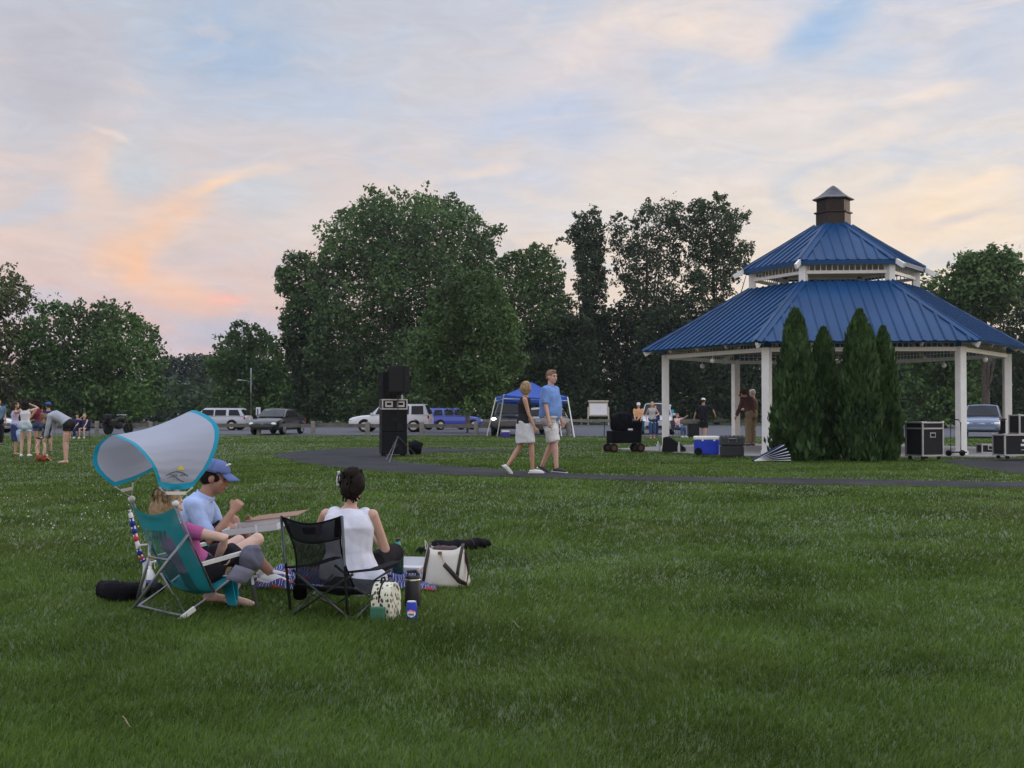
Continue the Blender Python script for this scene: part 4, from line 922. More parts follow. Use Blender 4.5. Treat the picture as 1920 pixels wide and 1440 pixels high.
for i in range(nR-1):
    for j in range(16):
        see = (4 <= i < 14 and 3+int((i < 7)*(7-i)*.4) <= j < 13-int((i < 7)*(7-i)*.4)); (q2 if see else q1).poly([sr_[i][j], sr_[i][j+1], sr_[i+1][j+1], sr_[i+1][j]])
q1.build('sling', m_tealm, bc, smooth=True, sang=1.2); q2.build('sheer_panel', m_teal_see, bc, smooth=True, sang=1.2)
q = MB(); a = sF+Vector((-.03, .01, .0)); q.poly([a, a+Vector((-.16, 0, 0)), a+Vector((-.12, .05, -.2)), a+Vector((-.02, .05, -.19))]); q.poly([a+Vector((-.16, .03, 0)), a+Vector((0, .045, 0)), a+Vector((-.02, .06, -.16)), a+Vector((-.13, .06, -.14))])
q.build('hanging_pouch', m_tealt, bc, solid=.006)
# canopy: arched cloth between a rear hoop and a taller front hoop
def hoop(pts, n=7): return bez(pts, n)
rear = hoop([U(299, 914), U(284, 872, CW/2+.03), U(255, 838, CW/2-.02), U(232, 824, CW*.25), U(205, 817, 0), U(180, 838, -CW/2-.02), U(174, 868, -CW/2-.06), U(190, 893, -CW/2-.02), U(215, 912, -CW/2)])
front = hoop([U(361, 914), U(392, 873, CW/2+.02), U(410, 825, CW/2), U(403, 790, CW*.36), U(362, 769, 0), mir(U(403, 790, CW*.36)), mir(U(410, 825, CW/2)), mir(U(400, 850, CW/2+.01)), mir(U(392, 873, CW/2+.02)), U(249, 905, -CW/2)])
M_ = 18; can = []
for a, b in zip(rear, front):
    row = []; ew = .030/max((b-a).length, .08)
    for j in range(M_+1):
        t = 0 if j == 0 else (1 if j == M_ else ew+(1-2*ew)*(j-1)/(M_-2)); p = a.lerp(b, t); inw = .028*math.sin(math.pi*t); c = Vector((0, p.y, (a.z+b.z)/2-.2)); d = (p-c); d.y = 0; p = p-d.normalized()*inw
        row.append(p)
    can.append(row)
for i, row in enumerate(can):     # light creases running between the hoops near each foot
    e = min(i, len(can)-1-i); k_ = math.exp(-e/9.)
    for j in range(1, M_): s_ = .006*k_*math.sin(i*2.2+math.sin(j*.5)*1.2); row[j] = row[j]+Vector((1 if row[j].x > 0 else -1, 0, 0))*s_
q1, q2 = MB(), MB()
for i in range(len(can)-1):
    for j in range(M_): (q2 if (j == 0 or j == M_-1 or i < 2 or i > len(can)-4) else q1).poly([can[i][j], can[i][j+1], can[i+1][j+1], can[i+1][j]])
m_can = leaf_mat('canopy_cloth', (.40, .42, .50), (.40, .42, .50), None, .04, 2, .3); m_can2 = leaf_mat('canopy_trim', (.01, .30, .44), (.01, .30, .44), None, .03, 2, .25)
cn = q1.build('canopy', m_can, bc, smooth=True, sang=1.2); q2.build('canopy_trim', m_can2, cn, smooth=True, sang=1.2)
for f_, hp_ in (((lambda v: v), [U(299, 914), U(361, 914)]), (mir, [U(215, 912, -CW/2), U(249, 905, -CW/2)])):
    top_ = f_(pT)+Vector((0, 0, .02))
    for e in hp_: q = MB(); q.tube([top_, e], .006, 6); q.build('canopy_rod', m_plas, bc, smooth=True)
    q = MB(); q.beam(top_.lerp(hp_[0], .62), top_.lerp(hp_[1], .62), .008, .02); q.build('spreader', m_plas, bc)
def onc(i, j, off=.004):   # a point on the canopy's near flank
    a = can[int(i)][int(j)]; b = can[min(int(i)+1, len(can)-1)][int(j)]; c = can[int(i)][min(int(j)+1, M_)]
    p = a+(b-a)*(i-int(i))+(c-a)*(j-int(j)); n = (b-a).cross(c-a).normalized(); n = n if n.x > 0 else -n
    return p+n*off
q = MB(); q.tube([onc(4.2+1.6*math.sin(math.pi*t), 4+9*t) for t in np.linspace(0, 1, 12)], .0025, 5); q.tube([onc(3.4+.8*math.sin(math.pi*t*1.5), 4.5+8*t) for t in np.linspace(0, 1, 12)], .002, 5)
for j in (6, 7, 8, 10, 11): q.tube([onc(4.4, j), onc(4.9, j+.3), onc(4.4, j+.7)], .0018, 4)
q.build('emblem_line', mat('ink_dark', (.05, .05, .05), .6), cn)
q = MB(); c = onc(6.4, 9.5); u_ = (onc(7, 9.5)-c).normalized(); v_ = (onc(6.4, 10.5)-c).normalized(); q.poly([c-v_*.03]+[c+v_*(.022*math.cos(a))+u_*(.024*math.sin(a)) for a in np.linspace(math.pi, 0, 9)]+[c+v_*.03]); q.build('emblem_sun', mat('sun_yellow', (.75, .62, .05), .6), cn)

# girl reclining in it
g_pel = Vector((0, .33, .235)); kn_ = U(487, 1008, .13)
person('blond person in a pink top and black shorts reclining in the canopy beach chair', CO, CH_RZ, 1.62,
       dict(absolute=True, pel=g_pel, neck=(-.03, .12, .575), head=(-.05, .115, .70), hdir=(.1, 1, -.25), arch=(0, -.03, -.02), hR=(.13, .36, .33), eR=(1, .6, .1), hL=(-.12, .34, .32), eL=(-1, .3, .0),
            aR=(.08, .50, .09), aL=(-.10, .46, .09), kR=(.12, .3, 1), kL=(-.05, .4, 1), tR=(.9, .7, -.1), tL=(.6, 1, -.1), hdR=(-.6, .4, -.3), curl=.35),
       top=(cloth('pink', (.42, .10, .26)), .22, .12, .012), bottom=(cloth('black', (.018, .017, .02)), 'shorts', .62, .014), hair=(h_blond, 'long'), skn='pale', fem=True, vox=.008, group='people picnicking on the lawn')
# grey cap hung on the arm
q = MB(); hc = arm1+Vector((.035, -.02, -.05)); cp_ = root('baseball_cap', CO+crt*hc.x+cfw*hc.y+Vector((0, 0, hc.z)), CH_RZ, 'faded slate grey baseball cap hanging on the beach chair armrest', 'cap', 'caps')
q.ell((0, 0, 0), (.05, .088, .085), Euler((R(-15), 0, 0)), 20, 12); q.ell((.0, .01, .06), (.04, .07, .03)); crown = remesh(q, 'crown', cloth('slate', (.11, .11, .15)), cp_, .007, 3, .005, 60)
q = MB(); rows = [[Vector((.0+.045*math.cos(a), -.05+.075*math.sin(a)*0-.025*t*3, -.055-.028*t*3+.0)) + Vector((0, .075*math.sin(a), -.03*math.sin(a))) for a in np.linspace(-1.35, 1.35, 9)] for t in np.linspace(0, 1, 4)]; q.grid(rows); q.build('brim', cloth('slate2', (.15, .15, .19)), cp_, smooth=True, solid=.004)
# yellow clamp, striped tube, spray bottle, black bag
c = P(281, 1142); c = W(283, 1048, 8.0); q = MB(); q.ell((0, 0, 0), (.032, .016, .014)); q.tube([(-.03, 0, .004), (0, 0, .018), (.03, 0, .002)], .006, 6); o = q.build('spring_clamp', mat('yellow_plastic', (.62, .45, .08), .5), None, smooth=True); o.location = c; tag(o, 'small yellow clip on the rear bar of the beach chair', 'clip')
sp0 = W(243, 956, 8.35); sp1 = W(272, 1062, 8.35); C = bez([sp0, W(253, 1000, 8.35), W(263, 1040, 8.35), sp1, W(268, 1104, 8.35)], 6); n = len(C)
rs = root('folded_lawn_chair', (sp1.x, sp1.y, FGZ), 0, 'folded lawn chair tube banded white, red and blue beyond the beach chair', 'lawn chair'); lo = rs.location
q = MB(); q.tube(C, .015, 10); q.build('tube', mat('white_plastic', (.7, .7, .7), .5), rs, smooth=True, sub=lo)
for i in range(2, 16, 2): q = MB(); q.tube([C[i], C[i+1], C[i+2]], .0185, 10); q.build('blue_band' if (i//2) % 3 else 'red_band', cloth('royal', (.02, .05, .30)) if (i//2) % 3 else cloth('coral', (.5, .06, .07)), rs, smooth=True, sub=lo) if (i//2) % 4 else None
q = MB(); q.beam(W(262, 1023, 8.34), W(270, 1021, 8.30), .05, .012); q.build('armrest', mat('white_plastic', (.7, .7, .7), .5), rs, sub=lo)
q = MB(); q.tube([C[-1]+Vector((0, 0, .01)), (C[-1].x-.01, C[-1].y, FGZ)], .012, 8); q.build('leg', m_tube, rs, sub=lo)
b = P(281, 1108); bt = root('spray_bottle', (b.x, b.y, FGZ), .3, 'white spray bottle with a blue label behind the beach chair leg', 'bottle'); q = MB(); q.lathe([(.0, 0), (.042, .0), (.044, .03), (.042, .10), (.02, .15), (.013, .16), (.013, .19)]); q.build('bottle_body', mat('white_plastic', (.7, .7, .7), .5), bt, smooth=True)
q = MB(); q.box((0, 0, .2), (.03, .03, .035), None, .006); q.box((.02, 0, .21), (.05, .02, .018), None, .004); q.beam((.03, 0, .2), (.035, 0, .16), .008, .006); q.build('trigger_head', mat('white_plastic', (.7, .7, .7), .5), bt)
q = MB(); q.lathe([(.0445, .035), (.0445, .085)], n=24); q.build('bottle_label', mat('label_blue', (.04, .06, .22), .5), bt, smooth=True)
m_bag = mat('black_nylon', (.005, .005, .007), .85, spec=.12, noise=.2, nscale=12, bump=.35, bscale=18)
def softbag(label, pts, rs, name='carry_bag', flat=.8, cat='bag', extra=None, group='black bags on the grass'):
    C = bez([P(*p) for p in pts], 6); rr = np.interp(np.linspace(0, 1, len(C)), np.linspace(0, 1, len(rs)), rs); lo = C[0].copy(); rt = root(name, lo, 0, label, cat, group); q = MB()
    q.tube([c-lo+Vector((0, 0, r*flat*.9)) for c, r in zip(C, rr)], [(float(r), float(r*flat)) for r in rr], 12, ell=(C[-1]-C[0]).cross(Vector((0, 0, 1))))
    remesh(q, 'bag_body', m_bag, rt, .010, 3, .012, 26); q = MB(); c = C[len(C)//2]-lo; r = float(rr[len(C)//2]); 
    for t in (.25, .7): i = int(t*(len(C)-1)); c = C[i]-lo; r = float(rr[i]); d = (C[-1]-C[0]).normalized(); s_ = d.cross(Vector((0, 0, 1))); q.tube([c+s_*(r*1.02*math.cos(a))+Vector((0, 0, r*flat*.9+r*flat*1.04*math.sin(a))) for a in np.linspace(0, math.pi, 10)], .004, 5)
    q.build('strap', mat('strap_black', (.03, .03, .035), .6), rt); return rt
softbag('limp black fabric bag on the grass left of the beach chair', [(192, 1122), (235, 1128), (270, 1120), (300, 1112)], [.07, .085, .075, .05, .035], flat=.9)
softbag('long black chair sleeve lying on the grass behind the white handbag', [(785, 1040), (830, 1036), (880, 1030), (915, 1026)], [.03, .075, .07, .065, .07, .05], flat=.75)

# man in cap, seated behind
def man_extra(rt, d):
    hp, HM, k = d['hp'], d['HM'], d['k']
    q = MB(); q.box(hp(.02, .074, .108), (.034, .008, .045), HM @ Euler((R(-48), 0, R(-14))).to_matrix(), .002); q.build('cap_emblem', mat('white_thread', (.8, .8, .8), .6), rt)
    q = MB(); q.ell(hp(.092, .03, .05), (.003, .006, .007), HM); q.ell(hp(.088, .047, .05), (.003, .006, .007), HM); q.build('cap_badge', mat('navy_ink', (.01, .01, .03), .6), rt)
mpos = Vector(((352-960)/2300*9.15, 9.15, FGZ))
person('person in a blue cap and pale blue polo shirt eating from the pizza box', mpos, R(-88), 1.80,
       dict(absolute=True, pel=(0, .0, .15), neck=(0, .125, .665), head=(0, .205, .80), hdir=(.05, 1, -.22), arch=(0, -.09, 0), hR=(.14, .36, .555), eR=(.25, .1, -1), hL=(-.10, .42, .44), eL=(-.6, -.2, -1), curl=1.0,
            aR=(.12, .64, .11), aL=(-.2, .55, .10), kR=(.15, .1, 1), kL=(-.25, .15, 1), tR=(.0, 1, -.25), tL=(-.15, 1, -.1)),
       top=(cloth('sky', (.36, .46, .70)), .42, .05, .014, 'collar'), bottom=(cloth('maroon', (.035, .016, .018)), 'shorts', .85, .018), shoes=(mat('white_leather', (.66, .66, .66), .5, noise=.05), 'low', mat('sole_white', (.55, .55, .55), .6)), hair=(h_dark, 'short'), skn='mid', vox=.008, face=True, cap=cloth('capblue', (.11, .15, .32)), extra=man_extra, group='people picnicking on the lawn')
# pizza box on his knees
bx = W(482, 992, 8.95); pz = root('pizza_box', bx, R(-4), 'open cardboard pizza box balanced on the knees of the capped man', 'pizza box', 'pizza boxes'); pz.rotation_euler = (R(3), R(-7), R(-4))
m_card = mat('cardboard_inside', (.26, .15, .10), .85, noise=.12, nscale=9); m_cardw = mat('cardboard_white', (.52, .52, .54), .7, noise=.04)
q = MB(); q.box((0, 0, 0), (.40, .38, .004)); q.build('tray', m_card, pz)
for s in ((0, -.19, .4, .004), (0, .19, .4, .004), (-.2, 0, .004, .38), (.2, 0, .004, .38)): q = MB(); q.box((s[0], s[1], .02), (s[2], s[3], .042)); q.build('box_wall', m_cardw, pz)
q = MB(); q.box((.06, .36, .042), (.40, .36, .004), Euler((R(-1), 0, 0))); q.build('lid', m_card, pz)
q = MB(); q.box((.05, -.193, .022), (.012, .004, .06)); q.build('tab', mat('white_plastic', (.7, .7, .7), .5), pz)
q = MB(); q.prism([(-.05, -.05, .004), (-.17, .02, .004), (-.13, -.12, .004)], (0, 0, .012)); q.ell((-.12, -.02, .022), (.012, .012, .008)); q.ell((-.09, -.07, .02), (.013, .011, .006)); q.build('pizza_slice', mat('pizza', (.42, .20, .09), .7, noise=.4, nscale=40), pz)

# woman in white seated on the blanket
wpos = Vector(((655-960)/2300*8.75, 8.75, FGZ))
def lady_extra(rt, d):
    hp, HM, k = d['hp'], d['HM'], d['k']; q = MB(); q.tube([hp(-.10, -.06, .115), hp(-.108, -.02, .09), hp(-.11, .02, .05)], .0045, 6); q.tube([hp(-.10, .0, .125), hp(-.112, -.03, .07), hp(-.11, -.02, .02), hp(-.105, .03, .03), hp(-.10, .04, .09), hp(-.10, .0, .125)], .004, 6); q.build('sunglasses_frame', mat('white_plastic', (.7, .7, .7), .5), rt)
    q = MB(); q.ell(hp(-.106, .005, .075), (.004, .03, .042), HM); q.build('sunglasses_lens', mat('lens', (.01, .01, .012), .1), rt)
    q = MB(); q.lathe([(.031*k, -.006), (.033*k, 0), (.031*k, .006)], c=d['wR'], n=16); q.build('bracelet', mat('gold', (.5, .35, .15), .3, metal=1), rt)
person('person with dark pinned up hair in a white sleeveless shirt sitting with her back turned', wpos, R(-8), 1.70,
       dict(absolute=True, pel=(0, 0, .12), neck=(-.0, .02, .615), head=(.01, .05, .745), hdir=(-.12, 1, -.16), arch=(0, -.045, 0), hR=(.10, .27, .40), eR=(.45, .1, -1), hL=(-.1, .3, .34), eL=(-1, .1, -.5), aR=(-.12, .38, .09), aL=(.14, .42, .09), kR=(1, .3, .5), kL=(-1, .3, .5), tR=(-1, .3, -.1), tL=(1, .3, -.1)),
       top=(cloth('white', (.62, .62, .69)), 0, -.06, .03), bottom=(cloth('charcoal', (.016, .014, .016)), 'pants', 1.85, .014), shoes=(cloth('charcoal', (.016, .014, .016)), 'low'), hair=(h_dark, 'bun'), skn='fair', fem=True, heavy=1.12, broad=1.08, vox=.008, extra=lady_extra, group='people picnicking on the lawn')
q = MB()   # loose shirt tail spreading on the ground
tl = root('sweater', (wpos.x, wpos.y, FGZ), R(-8), 'pale shirt bundle spread on the grass beside the seated woman in white', 'garment'); q.ell((.20, -.06, .09), (.10, .10, .12)); q.ell((.12, -.1, .07), (.12, .08, .09)); remesh(q, 'cloth', cloth('palegrey', (.48, .48, .54)), tl, .01, 4, .009, 40)

# low mesh camp chair in front of her
cl, cr = P(551, 1152), P(661, 1163); cc = (cl+cr)/2; dd_ = (cr-cl).normalized(); CRZ = math.atan2(dd_.y, dd_.x); W2 = (cr-cl).length/2
cf = root('camp_chair', cc, CRZ, 'low black mesh camp chair with grey crossed legs, empty', 'camp chair')
lr = Vector((math.cos(CRZ), math.sin(CRZ), 0)); lf_ = Vector((-math.sin(CRZ), math.cos(CRZ), 0))
def K(px, py, yo=0.0):
    d = Vector(ray(px, py)); o = Vector((0, 0, CAMZ)); q_ = cc+lf_*yo; t = (q_-o).dot(lf_)/d.dot(lf_); w_ = o+d*t-cc; return Vector((w_.dot(lr), yo, w_.z))
m_fr = mat('dark_tube', (.10, .11, .11), .4, metal=.6)
bl, br = K(527, 968, -.10), K(641, 968, -.10); al, ar = K(545, 1062), K(652, 1062); DP = .42
xl = -W2; xr = W2
def bar(nm, a, b, r_=.0095, m=None, par=None): q = MB(); q.tube([a, b], r_, 8); return q.build(nm, m or m_fr, par or cf, smooth=True)
bar('back_post', (al.x, 0, .03), (bl.x, -.10, bl.z), .010); bar('back_post', (ar.x, 0, .03), (br.x, -.10, br.z), .010)
bar('crossed_leg', (xl, 0, 0), (xr+.0, 0, al.z-.02)); bar('crossed_leg', (xr, -.012, 0), (xl, -.012, al.z-.02))
bar('crossed_leg', (xl, DP, 0), (xr, DP, al.z-.04)); bar('crossed_leg', (xr, DP+.012, 0), (xl, DP+.012, al.z-.04))
bar('crossed_leg', (xl-.01, 0, 0), (xl-.01, DP, .2)); bar('crossed_leg', (xl-.02, DP, 0), (xl-.02, 0, .2)); bar('crossed_leg', (xr+.01, 0, 0), (xr+.01, DP, .2)); bar('crossed_leg', (xr+.02, DP, 0), (xr+.02, 0, .2))
for x in (xl, xr):
    q = MB(); q.ell((x, 0, .012), (.022, .022, .014)); q.ell((x, DP, .012), (.022, .022, .014)); q.build('foot', mat('rubber', (.02, .02, .02), .7), cf)
    q = MB(); sx_ = -1 if x < 0 else 1; q.tube([(x+sx_*.01, -.05, al.z), (x+sx_*.015, DP*.5, al.z-.012), (x+sx_*.01, DP+.05, al.z+.01)], [(.035, .006), (.04, .006), (.038, .006)], 10, ell=(1, 0, 0)); q.build('armrest', m_bag, cf, smooth=True)
def back_pt(u, v): a = Vector(bl).lerp(br, u); zc = .20; b = Vector((xl, .02, zc)).lerp(Vector((xr, .02, zc)), u); p = a.lerp(b, v); p.z -= .035*math.sin(math.pi*u)*(1-v)*1.3; p.y -= .035*math.sin(math.pi*u)*math.sin(math.pi*min(1, v+.15)); p.x += (.5-u)*.10*math.sin(math.pi*v); return p
def strip(v0, v1, u0, u1, nm, m): q = MB(); q.grid([[back_pt(u, v) for u in np.linspace(u0, u1, 13)] for v in np.linspace(v0, v1, 9)]); return q.build(nm, m, cf, smooth=True, solid=.003)
m_mesh1 = mesh_cloth('mesh_upper', (.012, .014, .02), .82); m_mesh2 = mesh_cloth('mesh_lower', (.012, .014, .018), .62)
strip(0, .3, .0, 1, 'headrest_panel', m_mesh1); strip(.3, 1, .0, 1, 'backrest_mesh', m_mesh2); strip(.06, .17, .36, .60, 'patch', m_bag); strip(0, .28, 0, .08, 'corner_pocket', m_bag); strip(0, .28, .9, 1, 'corner_pocket', m_bag)
q = MB(); q.tube([back_pt(u, .31) for u in np.linspace(0, 1, 12)], .005, 6); q.tube([back_pt(u, 0) for u in np.linspace(0, 1, 12)], .006, 6); q.tube([back_pt(0, v) for v in np.linspace(0, 1, 9)], .006, 6); q.tube([back_pt(1, v) for v in np.linspace(0, 1, 9)], .006, 6); q.build('piping', m_bag, cf, smooth=True)
q = MB(); q.grid([[Vector((x, y, .2-.09*math.sin(math.pi*(y+.0)/(DP+.02))*(1-.3*abs(x/W2)))) for x in np.linspace(xl+.01, xr-.01, 9)] for y in np.linspace(.02, DP, 9)]); q.build('seat', m_blackm, cf, smooth=True, solid=.006)
q = MB(); q.tube([(xl-.0, .06, .20), (xl-.03, .10, .10)], .045, 12, cap=True); q.build('side_pocket', m_bag, cf, smooth=True)

# blanket
m_blk = bpy.data.materials.new('blanket'); m_blk.use_nodes = True; nt = m_blk.node_tree; b = nt.nodes['Principled BSDF']; b.inputs['Roughness'].default_value = .9
tcn = nt.nodes.new('ShaderNodeTexCoord'); wv2 = nt.nodes.new('ShaderNodeTexWave'); wv2.wave_type = 'BANDS'; wv2.inputs['Scale'].default_value = 7; wv2.inputs['Distortion'].default_value = 5; wv2.inputs['Detail'].default_value = 1
vr = nt.nodes.new('ShaderNodeTexVoronoi'); vr.inputs['Scale'].default_value = 9; nt.links.new(tcn.outputs['Object'], wv2.inputs['Vector']); nt.links.new(tcn.outputs['Object'], vr.inputs['Vector'])
r1 = nt.nodes.new('ShaderNodeValToRGB'); r1.color_ramp.interpolation = 'CONSTANT'; e = r1.color_ramp.elements; e[0].color = (.02, .03, .16, 1); e[1].position = .55; e[1].color = (.6, .6, .66, 1); x_ = e.new(.72); x_.color = (.02, .025, .13, 1); nt.links.new(wv2.outputs['Fac'], r1.inputs[0])
lt = nt.nodes.new('ShaderNodeMath'); lt.operation = 'LESS_THAN'; lt.inputs[1].default_value = .22; nt.links.new(vr.outputs['Color'], lt.inputs[0]); mx = nt.nodes.new('ShaderNodeMix'); mx.data_type = 'RGBA'; mx.inputs['B'].default_value = (.35, .02, .04, 1)
nt.links.new(lt.outputs[0], mx.inputs['Factor']); nt.links.new(r1.outputs[0], mx.inputs['A']); nt.links.new(mx.outputs['Result'], b.inputs['Base Color'])
cs = [P(470, 1108), P(815, 1110), P(800, 1068), P(500, 1075)]; q = MB(); rows = []
for i in range(25):
    t = i/24; row = []
    for j in range(49):
        s_ = j/48; p = cs[0].lerp(cs[1], s_).lerp(cs[3].lerp(cs[2], s_), t); e = min(s_, 1-s_, t, 1-t); z = .045+.018*math.sin(s_*23+3*math.sin(t*5))*math.cos(t*11+s_*4)+.012*math.sin(s_*51+t*17); row.append(Vector((p.x+.03*math.sin(t*14), p.y+.05*math.sin(s_*17), FGZ+max(.02, z*(min(1, e*12)+.2)))))
    rows.append(row)
q.grid(rows); o = q.build('picnic_blanket', m_blk, None, smooth=True, solid=.008); tag(o, 'rumpled red, white and blue blanket spread under the picnic group', 'blanket')

# bottle, tumbler, can, bags, box
def lathe_thing(name, label, cat, pos, parts, rz=0, group=None):
    rt = root(name, pos, rz, label, cat, group); out = {}
    for nm, prof, m in parts: q = MB(); q.lathe(prof, n=28); out[nm] = q.build(nm, m, rt, smooth=True, sang=.6)
    return rt, out
b = P(746, 1087); b.z = FGZ+.02
lathe_thing('beer_bottle', 'dark green bottle with a teal neck label behind the tumbler', 'bottle', b, (('glass_body', [(.0, 0), (.042, 0), (.045, .01), (.045, .16), (.039, .19), (.021, .235), (.0165, .285), (.0155, .29)], mat('bottle_glass', (.008, .03, .022), .12, spec=.6, coat=.4)), ('neck_label', [(.0222, .238), (.019, .272)], mat('teal_label', (.06, .36, .34), .5)), ('bottle_cap', [(.0165, .272), (.0175, .295), (.0, .298)], mat('cap_dark', (.02, .03, .03), .4, metal=.4))))
b = P(774, 1139)
rt, o = lathe_thing('insulated_jug', 'black insulated drinking jug with a steel band and flip lid', 'jug', b, (('jug_body', [(.0, 0), (.05, 0), (.053, .01), (.053, .17), (.05, .175)], mat('matte_black', (.012, .012, .014), .5)), ('steel_band', [(.0525, .175), (.0535, .177), (.0535, .188), (.0525, .19)], mat('steel', (.55, .53, .5), .3, metal=1)), ('lid', [(.05, .19), (.051, .205), (.047, .212), (.0, .213)], mat('matte_black', (.012, .012, .014), .5))))
q = MB(); q.tube([(-.035, 0, .205), (-.035, 0, .235), (.02, 0, .24), (.035, 0, .21)], [(.007, .012)]*4, 8); q.build('carry_loop', mat('matte_black', (.012, .012, .014), .5), rt)
b = P(772, 1164)
rt, o = lathe_thing('soda_can', 'small blue soda can with a red and white round logo in front of the jug', 'can', b, (('can_body', [(.0, 0), (.026, 0), (.033, .008), (.033, .105), (.028, .118)], mat('can_blue', (.008, .035, .36), .3, metal=.3)), ('can_lid', [(.0285, .117), (.0285, .121), (.026, .119), (.0, .119)], mat('aluminium', (.75, .75, .75), .3, metal=.8))), rz=R(-8))
def wrapm(me, r): # bend flat artwork (x,z) round a cylinder facing -y
    for v in me.vertices: a = v.co.x/r; v.co = Vector((r*math.sin(a), -r*math.cos(a)-v.co.y*.0, v.co.z))
def disc_art(nm, pts, m, r): q = MB(); q.poly(pts); o = q.build(nm, m, rt); import bmesh; bm = bmesh.new(); bm.from_mesh(o.data); bmesh.ops.triangulate(bm, faces=bm.faces); bmesh.ops.subdivide_edges(bm, edges=bm.edges, cuts=3, use_grid_fill=True); bm.to_mesh(o.data); bm.free(); wrapm(o.data, r); return o
circ = lambda cx, cz, r_, a0=0, a1=2*math.pi, n=20: [(cx+r_*1.25*math.cos(a), 0, cz+r_*math.sin(a)) for a in np.linspace(a0, a1, n, endpoint=False)]
mw = mat('can_white', (.8, .8, .8), .4)
disc_art('logo_disc', circ(.004, .05, .0235), mw, .0334); disc_art('logo_red', circ(.004, .053, .0205, R(8), R(172)), mat('can_red', (.6, .03, .03), .4), .0337)
for (n_, z_) in (('PEPSI', .043),):
    t_ = text_mesh('logo_text', n_, .017, mat('can_ink', (.01, .015, .06), .4), rt, Matrix.Translation((.004, 0, z_)) @ Matrix.Rotation(R(90), 4, 'X'), 0, .0006); wrapm(t_.data, .0341)
# patterned cooler tote
m_pat = bpy.data.materials.new('leaf_print'); m_pat.use_nodes = True; nt = m_pat.node_tree; b_ = nt.nodes['Principled BSDF']; b_.inputs['Roughness'].default_value = .7; tcn = nt.nodes.new('ShaderNodeTexCoord'); mp = nt.nodes.new('ShaderNodeMapping'); mp.inputs['Scale'].default_value = (48, 48, 30); vr = nt.nodes.new('ShaderNodeTexVoronoi'); vr.inputs['Scale'].default_value = 1
nt.links.new(tcn.outputs['Object'], mp.inputs[0]); nt.links.new(mp.outputs[0], vr.inputs['Vector']); r1 = nt.nodes.new('ShaderNodeValToRGB'); e = r1.color_ramp.elements; e[0].position = .36; e[0].color = (.05, .045, .03, 1); e[1].position = .42; e[1].color = (.62, .60, .46, 1); nt.links.new(vr.outputs['Distance'], r1.inputs[0]); nt.links.new(r1.outputs[0], b_.inputs['Base Color'])
b = P(721, 1160); tb = root('lunch_bag', b, R(-20), 'cream lunch bag printed with dark leaves beside the green box', 'lunch bag'); prof = [(-.075, 0), (.075, 0), (.08, .11)]+[(.08*math.cos(a), .12+.11*math.sin(a)) for a in np.linspace(0, math.pi, 12)]+[(-.08, .11)]
q = MB(); q.prism([(-.055, x, z) for x, z in prof], (.13, 0, 0)); q.build('bag_body', m_pat, tb); q = MB(); q.tube([(-.0, x*1.02, z*1.01+.001) for x, z in prof[2:]], .005, 6); q.build('zip', m_bag, tb, smooth=True)
q = MB(); q.tube([(-.01, -.03, .225), (-.01, -.02, .255), (-.01, .02, .255), (-.01, .03, .225)], .006, 6); q.build('handle', m_bag, tb, smooth=True)
b = P(708, 1166); q = MB(); q.box((0, 0, .045), (.085, .05, .09), None, .004); o = q.build('carton', mat('green_card', (.03, .13, .075), .6, noise=.08)); o.location = b; o.rotation_euler = (0, 0, R(-12)); tag(o, 'small plain green carton standing in front of the patterned lunch bag', 'carton')
b = P(737, 1160); cs_ = root('plastic_pouch', b, R(-15), 'clear plastic pouch of snacks between the lunch bag and the can', 'pouch'); q = MB(); q.box((0, 0, .05), (.06, .05, .1), None, .015); q.build('pouch', mat('clear_film', (.5, .5, .45), .2, alpha=.25), cs_)
q = MB(); [q.ell((random.uniform(-.02, .02), random.uniform(-.015, .015), random.uniform(.01, .08)), .011) for _ in range(16)]; q.build('contents', mat('snack', (.2, .15, .07), .7), cs_)
# white handbag
b = P(835, 1098); hb = root('handbag', b, R(-12), 'cream leather handbag with brown straps standing on the grass', 'handbag'); hb.scale = (1.12, 1.12, 1.16); m_cr = mat('cream_leather', (.56, .53, .46), .5, noise=.06, nscale=9, bump=.2, bscale=15); m_br = mat('brown_leather', (.035, .02, .015), .5)
sec = [(0, .155, .10), (.03, .16, .105), (.12, .14, .085), (.2, .125, .06), (.245, .115, .045)]; rows = []; n = 28
for z, a, d_ in sec:
    rows.append([Vector((a*np.sign(math.cos(t))*abs(math.cos(t))**.45, d_*np.sign(math.sin(t))*abs(math.sin(t))**.6, z+(.012*math.cos(2*t)*(z/.2)))) for t in np.linspace(0, 2*math.pi, n+1)])
q = MB(); q.grid(rows); q.poly([v for v in rows[0][:-1]][::-1]); q.build('bag_body', m_cr, hb, smooth=True, solid=.006)
q = MB(); [q.ell((x, y, .235), (.03, .02, .022)) for x, y in ((-.06, 0), (-.02, .01), (.03, -.005), (.0, -.02), (.06, .01))]; remesh(q, 'drawstring_lining', cloth('taupe', (.10, .07, .07)), hb, .007, 3, .006, 80)
for x in (-.105, .12): q = MB(); q.tube([(x-.02, -.098, .02), (x-.01, -.088, .12), (x, -.06, .2), (x+.005, -.03, .255), (x, .0, .27)], [(.011, .003)]*5, 8, ell=(1, 0, 0)); q.build('side_strip', m_br, hb, smooth=True)
q = MB(); q.tube([(.02, -.11, .15), (.07, -.13, .11), (.13, -.135, .05), (.175, -.12, .03), (.17, -.04, .10), (.13, .02, .22)], [(.016, .004)]*6, 8, ell=(.4, 0, 1)); q.build('shoulder_strap', m_br, hb, smooth=True)
